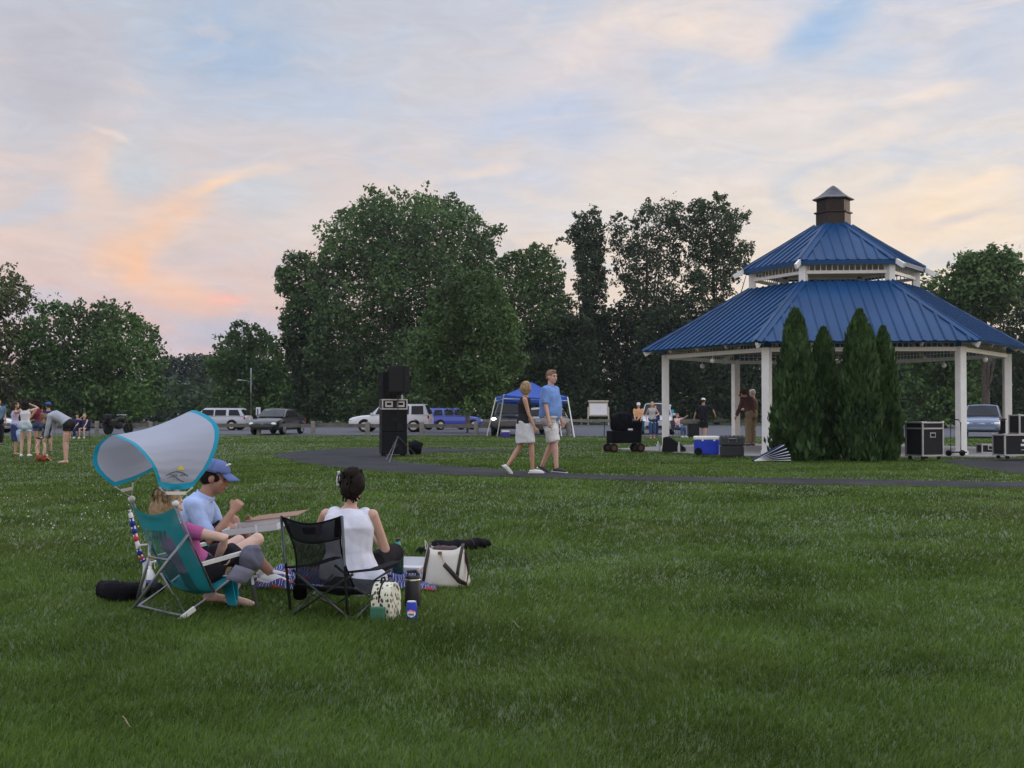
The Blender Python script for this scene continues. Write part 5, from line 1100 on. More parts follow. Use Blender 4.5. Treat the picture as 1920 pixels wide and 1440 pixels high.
q = MB(); [q.tube([(-.015+.035*t, -.065-.045*t, .205-.055*t), (-.015+.035*t+.006, -.068-.045*t, .198-.055*t)], .004, 6) for t in np.linspace(0, 1, 7)]; q.box((-.02, -.062, .215), (.025, .012, .018)); q.build('chain', mat('gold', (.5, .35, .15), .3, metal=1), hb)
q = MB(); q.tube([(-.12, -.05, .235), (-.125, -.05, .29), (-.05, -.05, .315)][:2]+[(-.13, .03, .25)], .005, 6); q.build('handle', m_cr, hb)
# takeaway box and plates by the bottle
b = P(765, 1082); tk = root('takeaway_box', b+Vector((0, 0, .03)), R(-10), 'white takeaway box with its flap open beside the green bottle', 'box'); q = MB(); q.box((0, 0, .03), (.22, .14, .05), None, .006); q.build('tray', m_cardw, tk); q = MB(); q.box((.02, .09, .085), (.2, .004, .07), Euler((R(-25), 0, 0))); q.build('flap', m_cardw, tk)
b = P(793, 1084); q = MB(); q.box((0, 0, .04), (.2, .2, .012), Euler((R(8), 0, 0)), .003); o = q.build('pizza_box', m_card); o.location = b+Vector((0, 0, .02)); tag(o, 'flat brown cardboard box half hidden behind the cream handbag', 'pizza box', 'pizza boxes')
b = P(345, 1108)
q = MB(); q.ell((0, 0, .04), (.1, .05, .035)); o = remesh(q, 'sandal', cloth('plum', (.05, .035, .06)), None, .008, 3, .004, 50); o.location = P(392, 1110); tag(o, 'dark purple sandal lying under the beach chair seat', 'sandal')
# ---------------------------------------------------------------- vehicles
m_glass = mat('car_glass', (.005, .006, .008), .18, spec=.25); m_tyre = mat('tyre', (.008, .008, .008), .85, spec=.2); m_rim = mat('alloy', (.5, .5, .5), .3, metal=.8); m_blk = mat('black_trim', (.008, .008, .009), .6, spec=.25)
m_hl = mat('headlight', (.7, .72, .72), .15, spec=.6); m_tl = mat('taillight', (.45, .02, .03), .25); m_plate = mat('plate', (.6, .6, .62), .5); m_chrome = mat('chrome', (.6, .6, .6), .15, metal=1)
KINDC = {
 'suv': dict(low=[(-.5, .42, .95, .80), (-.485, .32, 1.08, .88), (-.3, .28, 1.08, .94), (.2, .28, 1.06, .94), (.36, .28, 1.0, .92), (.46, .32, .90, .86), (.5, .42, .72, .74)], gh=(.235, .10, -.43, -.482), H=1.76, win=[(.17, -.05), (-.07, -.24), (-.27, -.42)], wr=.37, wb=.30),
 'wagon': dict(low=[(-.5, .4, .88, .80), (-.48, .3, .98, .86), (-.3, .26, .98, .90), (.22, .26, .96, .90), (.38, .26, .88, .88), (.47, .3, .78, .82), (.5, .38, .62, .72)], gh=(.25, .11, -.40, -.475), H=1.52, win=[(.16, -.03), (-.05, -.21), (-.25, -.42)], wr=.33, wb=.30),
 'sedan': dict(low=[(-.5, .42, .86, .74), (-.48, .3, .96, .84), (-.36, .26, 1.0, .90), (.2, .24, .95, .90), (.36, .25, .86, .88), (.46, .28, .74, .82), (.5, .36, .58, .70)], gh=(.24, .08, -.18, -.37), H=1.46, win=[(.15, -.02), (-.04, -.22)], wr=.33, wb=.29),
 'jeep': dict(low=[(-.5, .45, 1.0, .84), (-.49, .36, 1.12, .92), (-.3, .34, 1.12, .95), (.2, .34, 1.14, .95), (.40, .36, 1.10, .92), (.48, .40, 1.02, .90), (.5, .46, .80, .86)], gh=(.22, .12, -.45, -.485), H=1.78, win=[(.15, -.04), (-.06, -.23), (-.26, -.42)], wr=.38, wb=.30),
}
def car(label, name, cat, pos, head, L_, Wd, kind, col, lit=False, group='cars parked in the lot', plate=True, H=None, rack=False, roof=None):
    K_ = KINDC[kind]; rt = root(name, pos, math.atan2(head[1], head[0]), label, cat, group); H = H or K_['H']; wk = Wd/1.88; hk = H/K_['H']
    mb_ = mat('car_paint_'+name+str(col), col, .3, metal=.0, spec=.5, coat=.5)
    secs = []
    for x, zb, zt, hw in K_['low']:
        hw *= wk; zb *= hk; zt *= hk; X = x*L_
        half = [(0, zb), (hw*.82, zb), (hw*.97, zb+.10), (hw, zb+(zt-zb)*.45), (hw*.985, zb+(zt-zb)*.75), (hw*.94, zt-.05), (hw*.84, zt), (hw*.4, zt+.02), (0, zt+.03)]
        secs.append([Vector((X, y, z)) for y, z in half]+[Vector((X, -y, z)) for y, z in reversed(half[1:-1])])
    # extra stations for smoother sides
    S2 = []
    for i in range(len(secs)-1):
        for t in (0, .5): S2.append([a.lerp(b, t) for a, b in zip(secs[i], secs[i+1])])
    S2.append(secs[-1]); n = len(secs[0]); q = MB(); q.add([p for s in S2 for p in s], [(i*n+j, i*n+(j+1) % n, (i+1)*n+(j+1) % n, (i+1)*n+j) for i in range(len(S2)-1) for j in range(n)]+[tuple(range(n)), tuple(range((len(S2)-1)*n, len(S2)*n))])
    b0, t0, t1, b1 = [v*L_ for v in K_['gh']]; zb = np.interp(.1, [-.3, .2], [K_['low'][2][2], K_['low'][3][2]])*hk-.02; zr = H; hb = .86*wk; ht = .70*wk
    gsec = [(b0, zb, hb*.9), (b0*.45+t0*.55, zb*.45+zr*.55, hb*.45+ht*.55), (t0, zr-.05, ht), (t0*.6+t1*.4, zr, ht), (t1*.85, zr-.01, ht), (t1, zr-.06, ht*.97), (b1*.5+t1*.5, (zb+zr)/2, (hb+ht)/2*.98), (b1, zb, hb*.93)]
    # greenhouse: shell between belt and roof
    def side(x):
        xs_ = [b1, t1, t0, b0]; zt = np.interp(x, xs_, [zb+.01, zr-.05, zr-.04, zb+.01]); return zt
    GX = sorted(set([b1, (b1+t1)/2, t1]+list(np.linspace(t1, t0, 5))+[t0, (t0+b0)/2, b0])); vs = []; m_ = 9
    for x in GX:
        zt = side(x); f_ = (zt-zb)/(zr-zb); wt = hb+(ht-hb)*f_; crown = .045*f_
        vs += [(x, hb, zb), (x, hb+(wt-hb)*.9, zb+(zt-zb)*.9), (x, wt-.04, zt), (x, wt*.5, zt+crown*.8), (x, 0, zt+crown), (x, -wt*.5, zt+crown*.8), (x, -wt+.04, zt), (x, -hb-(wt-hb)*.9, zb+(zt-zb)*.9), (x, -hb, zb)]
    q.add(vs, [(i*m_+j, i*m_+j+1, (i+1)*m_+j+1, (i+1)*m_+j) for i in range(len(GX)-1) for j in range(m_-1)])
    q.build('body', mb_, rt, smooth=True, sang=.55)
    def sp_(x, z, s, off=.012):
        f_ = (z-zb)/(zr-zb); return Vector((x, s*(hb+(ht-hb)*f_+off), z))
    z0w, z1w = zb+.05, zr-.13
    for s in (-1, 1):
        for (xa, xb) in K_['win']:
            xa *= L_; xb *= L_; f0 = np.interp(xa, [b1, t1, t0, b0], [0, 1, 1, 0])
            xa1 = min(xa, t0+(b0-t0)*.18-.02) if xa > t0*.9 else xa; xb1 = max(xb, t1+.1+(b1-t1)*.0) if xb < t1*.85 else xb
            w_ = MB(); w_.poly([sp_(xa, z0w, s), sp_(xb, z0w, s), sp_(xb1, z1w, s), sp_(xa1, z1w, s)]); w_.build('side_window', m_glass, rt)
        w_ = MB(); w_.box((.21*L_, s*(hb+.12), zb+.08), (.12, .18, .13), None, .03); w_.build('wing_mirror', m_blk if kind != 'suv' else mb_, rt)
    def slant(xa, za, wa, xb, zb_, wb_, nm, off): w_ = MB(); o_ = Vector(off); a1 = Vector((xa, wa, za))+o_; a2 = Vector((xa, -wa, za))+o_; b1_ = Vector((xb, wb_, zb_))+o_; b2 = Vector((xb, -wb_, zb_))+o_; mm = (b1_+b2)/2+Vector((0, 0, .03)); ma = (a1+a2)/2; w_.poly([a1, ma, mm, b1_]); w_.poly([ma, a2, b2, mm]); w_.build(nm, m_glass, rt)
    slant(b0+.0, zb+.05, hb*.93, t0+.02, zr-.08, ht*.93, 'windscreen', (.035, 0, .012)); slant(b1, zb+.08, hb*.88, t1, zr-.12, ht*.9, 'rear_window', (-.03, 0, .02))
    r_ = K_['wr']
    for sx in (-1, 1):
        for sy in (-1, 1):
            X = sx*K_['wb']*L_; Y = sy*(.86*wk); w_ = MB(); M2 = Matrix.Rotation(R(90), 3, 'X'); w_.lathe([(r_*1.12, -.07), (r_*1.12, .075)], c=(X, Y, r_+.03), n=24, M=M2); w_.build('wheel_arch', m_blk, rt)
            wh = MB(); wh.lathe([(r_*.62, -.105), (r_*.93, -.11), (r_, -.07), (r_, .07), (r_*.93, .11), (r_*.62, .105)], c=(X, Y, r_), n=26, M=M2); wo = wh.build('wheel', m_tyre, rt, smooth=True, sang=.6)
            wh = MB(); yo = Y+sy*.108; 
            for k in range(5): a = k*2*math.pi/5; wh.beam((X, yo, r_), (X+math.cos(a)*r_*.6, yo, r_+math.sin(a)*r_*.6), .03, .09, (0, 1, 0)); 
            for k in range(5): a = k*2*math.pi/5; wh.beam((X+math.cos(a)*.05, yo, r_+math.sin(a)*.05), (X+math.cos(a)*r_*.6, yo, r_+math.sin(a)*r_*.6), .09, .02, (0, 1, 0))
            wh.lathe([(r_*.58, -.015), (r_*.65, -.015), (r_*.65, .015), (r_*.58, .015)], c=(X, yo, r_), n=24, M=M2); wh.lathe([(.07, -.02), (.07, .02)], c=(X, yo, r_), n=12, M=M2); wh.build('rim', m_rim, wo)
    fz = K_['low'][-2][2]*hk; fx = L_*.478; hw6 = K_['low'][-2][3]*wk
    for s in (-1, 1):
        w_ = MB(); w_.ell((fx-.06, s*(hw6-.16), fz-.14), (.16, .17, .085), Euler((0, 0, -s*.5))); w_.build('headlight', mat('lit_headlamp', (1, 1, 1), .3, emis=(1, .97, .9), estr=14) if lit else m_hl, rt, smooth=True)
        w_ = MB(); rx = -L_*.478; w_.box((rx+.02, s*(K_['low'][1][3]*wk-.12), K_['low'][1][2]*hk-.16), (.14, .26, .2), Euler((0, 0, s*.35)), .04); w_.build('tail_light', m_tl, rt)
    w_ = MB(); w_.box((L_*.487, 0, fz-.17), (.08, hw6*1.05, .15), None, .03)
    w_.build('grille', m_blk, rt)
    if kind == 'jeep':
        w_ = MB()
        for k in range(8): y_ = (k-3.5)*.125*wk; w_.tube([(L_*.5+.045, y_-.035, fz-.24), (L_*.5+.045, y_-.035, fz-.10), (L_*.5+.045, y_+.035, fz-.10), (L_*.5+.045, y_+.035, fz-.24)], .012, 6)
        w_.build('grille_slot_trim', m_chrome, rt)
    else: w_ = MB(); w_.tube([(L_*.487+.045, -.16, fz-.16), (L_*.487+.05, 0, fz-.15), (L_*.487+.045, .16, fz-.16)], .018, 6); w_.build('grille_bar', m_chrome, rt)
    w_ = MB(); w_.box((L_*.49, 0, .45), (.12, hw6*1.5, .14), None, .04); w_.build('front_bumper', m_blk if kind in ('jeep', 'suv') else mb_, rt); w_ = MB(); w_.box((-L_*.492, 0, .42), (.10, K_['low'][1][3]*1.8*wk, .14), None, .04); w_.build('rear_bumper', m_blk, rt)
    if plate: w_ = MB(); w_.box((-L_*.502, 0, .78), (.02, .32, .15)); w_.build('rear_plate', m_plate, rt)
    if rack:
        for s in (-1, 1): w_ = MB(); w_.tube([(t0-.2, s*ht*.9, zr+.0), (t0-.3, s*ht*.9, zr+.06), (t1+.3, s*ht*.9, zr+.06), (t1+.2, s*ht*.9, zr)], .02, 6); w_.build('roof_rail', m_blk, rt)
    return rt
def LP(px, d): p = W(px, 800, d); return Vector((p.x, d, float(gz(p.x, d))+.02))
white = (.62, .62, .63); silver = (.40, .41, .44)
car('silver estate car with dark windows parked left of the black sedan', 'parked_car', 'car', LP(404, 84), (-1, .1), 4.8, 1.85, 'wagon', silver, rack=True)
car('glossy black sedan seen from its front corner behind the guard rail', 'parked_car', 'car', LP(521, 70), (-.19, -.98), 4.8, 1.82, 'sedan', (.004, .004, .005))
car('large white sport utility vehicle behind the speaker stack', 'parked_car', 'car', LP(734, 77.5), (-1, .07), 5.15, 1.95, 'suv', white, rack=True)
car('bright blue hatchback behind the young maple trunk', 'parked_car', 'car', LP(845, 86), (.84, .54), 4.4, 1.8, 'wagon', (.012, .045, .36))
car('dark off road vehicle with lit headlamps facing us under the blue canopy', 'parked_car', 'car', LP(960, 67), (-.08, -1), 4.6, 1.92, 'jeep', (.03, .032, .035), lit=True)
car('silver hatchback with a red tail light just right of the walking man', 'parked_car', 'car', LP(1030, 70), (.3, .95), 4.4, 1.78, 'wagon', (.42, .40, .37))
car('silver grey sport utility vehicle with a white hood behind the standing blond woman', 'parked_car', 'car', LP(1232, 70), (-.12, -1), 4.5, 1.82, 'suv', (.45, .46, .50))
car('blue grey sport utility vehicle facing us between the right pavilion columns', 'parked_car', 'car', LP(1843, 61.5), (-.38, -.92), 4.5, 1.86, 'wagon', (.13, .17, .26), H=1.64, rack=True)
car('pale car cut off by the left edge of the view', 'parked_car', 'car', LP(-38, 74), (1, .1), 4.5, 1.8, 'sedan', white)
# motorcycle
mc = root('motorcycle', LP(222, 69), R(60), 'black motorcycle with chrome handlebars parked by the left guard rail', 'motorcycle')
for x in (-.72, .72): q = MB(); q.lathe([(.24, -.05), (.31, -.06), (.31, .06), (.24, .05)], c=(x, 0, .31), n=24, M=Matrix.Rotation(R(90), 3, 'X')); w_ = q.build('wheel', m_tyre, mc, smooth=True); q = MB(); [q.beam((x, 0, .31), (x+.25*math.cos(a), 0, .31+.25*math.sin(a)), .015, .03, (0, 1, 0)) for a in np.linspace(0, 5.2, 6)]; q.build('rim', m_chrome, w_)
q = MB(); q.ell((.15, 0, .85), (.32, .17, .15)); q.ell((-.35, 0, .78), (.4, .15, .08)); q.ell((-.0, 0, .5), (.3, .17, .22)); q.caps((-.6, 0, .7), (-.95, 0, .75), .12, .07); remesh(q, 'fuel_tank_and_seat', m_blk, mc, .03, 3)
q = MB(); q.tube([(.72, .09, .31), (.5, .09, .95), (.42, .09, 1.05)], .025, 6); q.tube([(.72, -.09, .31), (.5, -.09, .95), (.42, -.09, 1.05)], .025, 6); q.build('fork', m_chrome, mc)
q = MB(); q.tube([(.25, .42, 1.08), (.4, .2, 1.1), (.4, -.2, 1.1), (.25, -.42, 1.08)], .02, 6); q.build('handlebar', m_chrome, mc); q = MB(); q.box((-.62, .27, .62), (.5, .2, .32), None, .05); q.build('pannier', m_blk, mc); q = MB(); q.box((-.62, -.27, .62), (.5, .2, .32), None, .05); q.build('pannier', m_blk, mc); q = MB(); q.box((-.8, 0, .98), (.38, .45, .3), None, .06); q.build('top_box', m_blk, mc)
# ---------------------------------------------------------------- guard rails, posts, lamp, sign
m_post = mat('weathered_timber', (.17, .155, .13), .9, noise=.3, nscale=7, bump=.4, bscale=20); m_rail = mat('rail_timber', (.115, .10, .09), .9, noise=.25, nscale=4)
rx0, rx1 = W(-120, 800, 66).x, P(1072, 817).x
def ry(x): return lot_y(x)-.25
pxs = [485+102*k for k in range(-5, 6)]; pxs[-1] = 995; pxs.append(1066)
gr = root('guard_rail', (rx0, ry(rx0), 0), 0, 'low weathered timber guard rail running along the near edge of the parking lot', 'guard rail'); lo = Vector(gr.location)
q = MB(); N_ = 30
for i in range(N_):
    xa = rx0+(rx1-rx0)*i/N_; xb = rx0+(rx1-rx0)*(i+1)/N_-.01; za = float(gz(xa, ry(xa))); q.beam((xa, ry(xa)+.13, za+.53), (xb, ry(xb)+.13, float(gz(xb, ry(xb)))+.53), .09, .2)
q.build('rail_board', m_rail, gr, sub=lo)
first = None
for px in pxs:
    p = W(px, 800, 66); x = p.x; x = (px-960)/F*ry(x); y = ry(x); z = float(gz(x, y)); h_ = .76+.03*math.sin(px)
    q = MB(); q.lathe([(.125, -.05), (.125, h_-.03), (.11, h_-.005), (.0, h_)], n=14); o = q.build('post', m_post, gr, smooth=True, sang=.6); o.location = Vector((x, y, z))-lo
yr = l0.y+47
fr = root('far_guard_rail', (-15, yr, 0), 0, 'long timber barrier along the far side of the parking lot', 'guard rail'); lo = Vector(fr.location); q = MB()
q.beam((-15, yr, .25), (8, yr+1.6, .25), .1, .28); q.beam((8.05, yr+1.6, .25), (50, yr+2.5, .25), .1, .28); q.build('rail_board', m_post, fr, sub=lo)
for x in np.arange(-15, 50, 2.7): yy = np.interp(x, [-15, 8, 50], [yr, yr+1.6, yr+2.5])+.12; q = MB(); q.box((x, yy, .12), (.2, .2, .75)); q.build('post', m_post, fr, sub=lo)
d = 96.; p = LP(470, d); lp = root('street_lamp', p, 0, 'tall slim grey street lamp with one arm above the black sedan', 'street lamp'); zt = hz(690, d)-p.z
q = MB(); q.tube([(0, 0, 0), (0, 0, zt)], [.10, .07], 10); q.build('pole', mat('galvanised', (.30, .31, .30), .5, metal=.5), lp, smooth=True); za = hz(716, d)-p.z; q = MB(); q.tube([(0, 0, za), (-.5, 0, za+.12), (-.75, 0, za+.14)], .03, 8); q.build('arm', mat('galvanised', (.3, .3, .3)), lp); q = MB(); q.ell((-.9, 0, za+.13), (.22, .1, .06)); q.build('lamp_head', mat('galvanised', (.3, .3, .3)), lp, smooth=True)
p = LP(484, 92); sg = root('road_sign', p, 0, 'narrow white sign plate on a thin post between the silver car and black sedan', 'sign'); zc = hz(773, 92)-p.z; q = MB(); q.box((0, 0, zc), (.34, .02, .75), None, .005); q.build('sign_plate', m_plate, sg); q = MB(); q.box((-.03, -.015, zc+.0), (.10, .01, .5)); q.build('sign_bar', mat('sign_dark', (.05, .05, .05)), sg); q = MB(); q.tube([(0, .03, 0), (0, .03, zc+.3)], .03, 8); q.build('post', mat('galvanised', (.3, .3, .3)), sg)
# notice board
d = 117.; p = W(1122, 797, d); nb_ = root('notice_board', (p.x, d, float(gz(p.x, d))), R(-4), 'blank white notice board with a pale frame and a small cap', 'notice board'); g0 = nb_.location.z; f_ = lambda py: hz(py, d)-g0
q = MB(); q.box((0, -.03, (f_(756)+f_(778))/2), (1.62, .04, f_(756)-f_(778))); q.build('board', mat('board_white', (.80, .78, .80), .4), nb_)
q = MB(); zc = (f_(755)+f_(779))/2; hh = f_(755)-f_(779)
for s in (-1, 1): q.box((s*.86, -.03, zc), (.09, .09, hh+.1))
q.box((0, -.03, zc+hh/2+.03), (1.63, .09, .07)); q.box((0, -.03, zc-hh/2-.03), (1.63, .09, .07)); q.build('frame', m_cream, nb_); q = MB(); q.box((0, -.03, f_(752)), (1.95, .3, .14)); q.build('cap_board', m_cream, nb_)
for s in (-1, 1): q = MB(); q.box((s*.97, .05, f_(763)/2), (.12, .12, f_(763))); q.build('post', m_cream, nb_)
for k_, zz_ in enumerate((.2, .05, -.12)): q = MB(); q.box((-.1+.1*k_, -.055, zc+zz_), (.9-.2*k_, .004, .02)); q.build('faint_line', mat('faint_ink', (.6, .58, .6)), nb_)
# pop-up canopy
N1, N2, N3 = W(945, 740, 62), W(1064, 744, 63), W(930, 745, 65.2); N4 = N3+N2-N1; PK = W(996, 716, 64)
F1, F2, F3 = P(932, 819), P(1077, 820), P(913, 817.5); F4 = F3+F2-F1; gb_ = (F1+F2+F3+F4)/4; pc = root('popup_canopy', gb_, 0, 'blue pop up canopy on slanted white legs behind the walking couple', 'canopy')
m_bluec = leaf_mat('canopy_blue', (.035, .10, .44), (.035, .10, .44), None, .06, 1, .3); q = MB(); cr_ = [N1, N2, N4, N3]; apex = (N1+N2+N3+N4)/4; apex.z = PK.z
for i in range(4):
    a, b = cr_[i], cr_[(i+1) % 4]; n = 10
    for j in range(n):
        def pt(u, v): e = a.lerp(b, u); p = e.lerp(apex, v); p = p.copy(); p.z -= .16*math.sin(math.pi*u)*(1-v)*.6; p.z -= .08*math.sin(math.pi*v); return p
        for v in range(6): q.poly([pt(j/n, v/6), pt((j+1)/n, v/6), pt((j+1)/n, (v+1)/6), pt(j/n, (v+1)/6)])
        q.poly([pt(j/n, 0)-Vector((0, 0, .26)), pt((j+1)/n, 0)-Vector((0, 0, .26)), pt((j+1)/n, 0), pt(j/n, 0)])
q.build('canopy_top', m_bluec, pc, sub=gb_, smooth=True, sang=.5)
for a, b in ((N1, F1), (N2, F2), (N3, F3), (N4, F4)): q = MB(); q.beam(a, b, .045, .045); q.build('leg', m_white, pc, sub=gb_)
q = MB(); [q.tube([a-Vector((0, 0, .2)), b-Vector((0, 0, .2))], .018, 6) for a, b in ((N1, N2), (N2, N4), (N4, N3), (N3, N1))]; q.build('truss', m_white, pc, sub=gb_)
p = P(948, 820); cl_ = root('small_cooler', p, 0, 'small purple cooler with a white lid under the blue canopy', 'cooler', 'coolers'); q = MB(); q.box((0, 0, .13), (.42, .28, .26), None, .03); q.build('cooler_body', mat('purple', (.04, .02, .20), .5), cl_); q = MB(); q.box((0, 0, .3), (.40, .26, .08), None, .03); q.build('lid', m_white, cl_)
# ---------------------------------------------------------------- band gear
m_cab = mat('speaker_black', (.007, .007, .008), .75, spec=.2, bump=.2, bscale=120); m_grl = mat('speaker_grille', (.014, .014, .015), .7, spec=.2, noise=.2, nscale=60); m_alu = mat('aluminium_edge', (.42, .42, .43), .35, metal=.7, noise=.1); m_ply = mat('case_laminate', (.011, .012, .014), .6, spec=.25, noise=.15, nscale=10)
def cabinet(name, label, pos, rz, sz, handles=True, group='loudspeakers'):
    rt = root(name, pos, rz, label, 'loudspeaker', group); w_, d_, h_ = sz; q = MB(); q.box((0, 0, h_/2), sz, None, .015); q.build('cabinet', m_cab, rt); q = MB(); q.box((0, d_/2+.008, h_/2), (w_*.9, .014, h_*.9), None, .01); q.build('grille', m_grl, rt)
    if handles:
        for s in (-1, 1):
            q = MB(); q.box((s*(w_/2+.003), 0, h_*.55), (.008, .16, .09), None, .003); q.box((s*(w_/2+.009), 0, h_*.55), (.008, .12, .02)); q.build('handle', m_blk, rt)
    q = MB(); q.box((0, -d_/2-.004, h_*.55), (.16, .008, .09), None, .003); q.box((w_*.2, -d_/2-.004, h_*.25), (.1, .008, .14), None, .003); q.build('rear_panel', m_blk, rt); return rt
sp0_ = P(735, 856); srz = R(13); d0 = sp0_.y
def SL(x, y, z=0): c_, s_ = math.cos(srz), math.sin(srz); return Vector((sp0_.x+c_*x-s_*y, sp0_.y+.3+s_*x+c_*y, sp0_.z+z))
cabinet('subwoofer', 'lower of two big black cabinets under the silver rack case', SL(0, 0, .06), srz, (.66, .62, .58)); cabinet('subwoofer', 'upper of two big black cabinets directly below the silver rack case', SL(0, 0, .65), srz, (.66, .62, .58))
q = MB()
for x in (-.25, .25):
    for y in (-.25, .25): q.lathe([(.035, 0), (.04, .015), (.035, .06)], c=(x, y, 0), n=12)
o = q.build('dolly', m_blk); o.location = SL(0, 0, 0); o.rotation_euler = (0, 0, srz); q2_ = MB(); tag(o, 'low wheeled dolly beneath the stacked black cabinets', 'dolly')
rk_ = root('rack_case', SL(0, -.05, 1.235), srz, 'silver edged rack case on top of the black cabinets', 'rack case', 'flight cases'); q = MB(); q.box((0, 0, .13), (.64, .5, .25)); q.build('case_body', m_ply, rk_); q = MB()
for s in (-1, 1):
    for zz_ in (.01, .25): q.beam((s*.32, -.25, zz_), (s*.32, .25, zz_), .03, .03); q.beam((-.32, s*.25, zz_), (.32, s*.25, zz_), .031, .031)
    for s2 in (-1, 1): q.beam((s*.32, s2*.25, 0), (s*.32, s2*.25, .26), .032, .032, (1, 0, 0))
q.build('edge_trim', m_alu, rk_)
for x in (-.15, .16): q = MB(); q.box((x, -.257, .13), (.20, .012, .15), None, .004); fz_ = q.build('front_panel', m_alu, rk_); q = MB(); q.box((x, -.266, .14), (.12, .01, .06)); q.build('recess_handle', m_cab, fz_)
cabinet('speaker', 'tall slim black loudspeaker at the left on the rack case', SL(-.24, .0, 1.50), srz+R(20), (.22, .3, .72)); cabinet('speaker', 'middle black loudspeaker standing on the rack case', SL(-.02, .06, 1.50), srz-R(10), (.26, .32, .78))
q = MB(); q.lathe([(0, 0), (.03, 0), (.03, .08), (.015, .12), (.0, .12)], n=12); o = q.build('water_bottle', mat('clear_plastic', (.6, .62, .64), .15, alpha=.6)); o.location = SL(.22, -.1, 1.5); tag(o, 'small clear bottle standing on the rack case', 'bottle', 'water bottles')
ap = W(746, 822, d0-.25); gp = float(gz(ap.x, ap.y)); st_ = root('speaker_stand', (ap.x, ap.y, gp), 0, 'tall black tripod stand in front of the cabinet stack', 'speaker stand'); q = MB(); q.tube([(0, 0, .3), (0, 0, hz(738, ap.y)-gp)], .019, 10); q.build('pole', m_blk, st_)
for fx_, fy_, pyy in ((724, -.35, 862), (729, -.75, 868), (783, .1, 856)):
    f1 = P(fx_, pyy); q = MB(); q.tube([(0, 0, hz(818, ap.y)-gp), (f1.x-ap.x, f1.y-ap.y, 0)], .014, 8); q.build('leg', mat('stand_grey', (.08, .08, .085), .4, metal=.5), st_)
    q = MB(); q.tube([(0, 0, .32), ((f1.x-ap.x)*.5, (f1.y-ap.y)*.5, .27)], .008, 6); q.build('brace', m_blk, st_)
b1_ = cabinet('speaker', 'wide black loudspeaker mounted on the tripod stand', Vector((ap.x+.03, ap.y, hz(737, ap.y))), R(160), (.44, .34, .70))
q = MB(); q.box((0, 0, -.02), (.10, .10, .06)); q.build('pole_cup', m_blk, b1_)
softbag('rounded black gear bag right of the cabinet stack', [(768, 853), (790, 853)], [.22, .25, .2], 'gear_bag', .85)
def flightcase(label, pos, rz, sz, casters=True, latch=True, group='flight cases', mark=None, body=m_ply):
    rt = root('flight_case', pos, rz, label, 'flight case', group); w_, d_, h_ = sz; b0_ = .10 if casters else .01; q = MB(); q.box((0, 0, b0_+h_/2), (w_-.01, d_-.01, h_-.01)); q.build('case_body', body, rt); q = MB(); e = .035
    for sx in (-1, 1):
        for sy in (-1, 1): q.beam((sx*w_/2, sy*d_/2, b0_), (sx*w_/2, sy*d_/2, b0_+h_), e, e, (1, 0, 0)); 
        for z in (b0_, b0_+h_, b0_+h_*.82) if h_ > .5 else (b0_, b0_+h_): q.beam((sx*(w_/2+.001), -d_/2+.02, z), (sx*(w_/2+.001), d_/2-.02, z), e, e); q.beam((-w_/2+.02, sx*(d_/2+.001), z), (w_/2-.02, sx*(d_/2+.001), z), e*1.02, e*1.02)
        for sy in (-1, 1):
            for z in (b0_, b0_+h_): q.ell((sx*w_/2, sy*d_/2, z), .03, None, 8, 6)
    q.build('edge_trim', m_alu, rt)
    if casters:
        for sx in (-1, 1):
            for sy in (-1, 1): q = MB(); q.lathe([(.012, -.02), (.045, -.02), (.045, .02), (.012, .02)], c=(sx*w_*.4, sy*d_*.38, .045), n=14, M=Matrix.Rotation(R(90), 3, 'X')); q.box((sx*w_*.4, sy*d_*.38, .085), (.06, .06, .03)); q.build('caster', m_blk, rt)
    if latch: q = MB(); q.box((0, -d_/2-.006, b0_+h_*.62), (.17, .012, .12), None, .004); l_ = q.build('latch_plate', m_alu, rt); q = MB(); q.box((0, -d_/2-.014, b0_+h_*.62), (.12, .008, .075)); q.box((0, -d_/2-.02, b0_+h_*.62), (.09, .008, .02)); q.build('recess', m_cab, l_)
    if mark:
        M_0 = Matrix.Translation((0, -d_/2-.002, b0_+h_*.52)) @ Matrix.Rotation(R(90), 4, 'X'); q = MB(); q.poly([(.05*math.cos(a), -d_/2-.004, b0_+h_*.72+.035*math.sin(a)+.01*math.sin(3*a)) for a in np.linspace(0, 6.1, 14)]); q.box((0, -d_/2-.003, b0_+h_*.5), (.17, .004, .05)); q.box((0, -d_/2-.003, b0_+h_*.26), (.15, .004, .012)); q.build('stencil_mark', mat('stencil_white', (.7, .7, .7), .6), rt)
    return rt
def G(px, py, z=.04):
    dx, dy, dz = ray(px, py); t = (z-CAMZ)/dz; return Vector((dx*t, dy*t, z))
flightcase('large black flight case with silver edges on casters beside the hand truck', G(1740, 862)+Vector((0, .25, 0)), R(24), (.62, .56, .78))
flightcase('small low open flight case on the pavilion floor under the blue grey vehicle', G(1853, 849), R(5), (.50, .3, .22), False, True)
fc_ = flightcase('wide black flight case with white stencil marks at the right edge', G(1917, 861)+Vector((.0, .25, 0)), R(10), (1.0, .5, .48), True, False, mark=1); 
cs2 = fc_.location; flightcase('open upper flight case standing on the wide stencilled case', Vector((cs2.x+.22, cs2.y, cs2.z+.60)), R(10), (.66, .42, .44), False, False, body=m_grl)
q = MB(); q.box((0, 0, .16), (.09, .12, .32), None, .01); q.box((0, -.0, .34), (.14, .1, .03)); o = q.build('amplifier_head', m_cab); o.location = Vector((cs2.x-.36, cs2.y, cs2.z+.615)); tag(o, 'small upright black device left on the wide stencilled case', 'device')
h0 = G(1791, 855); ht_ = root('hand_truck', h0, R(10), 'black hand truck standing left of the front right column', 'hand truck')
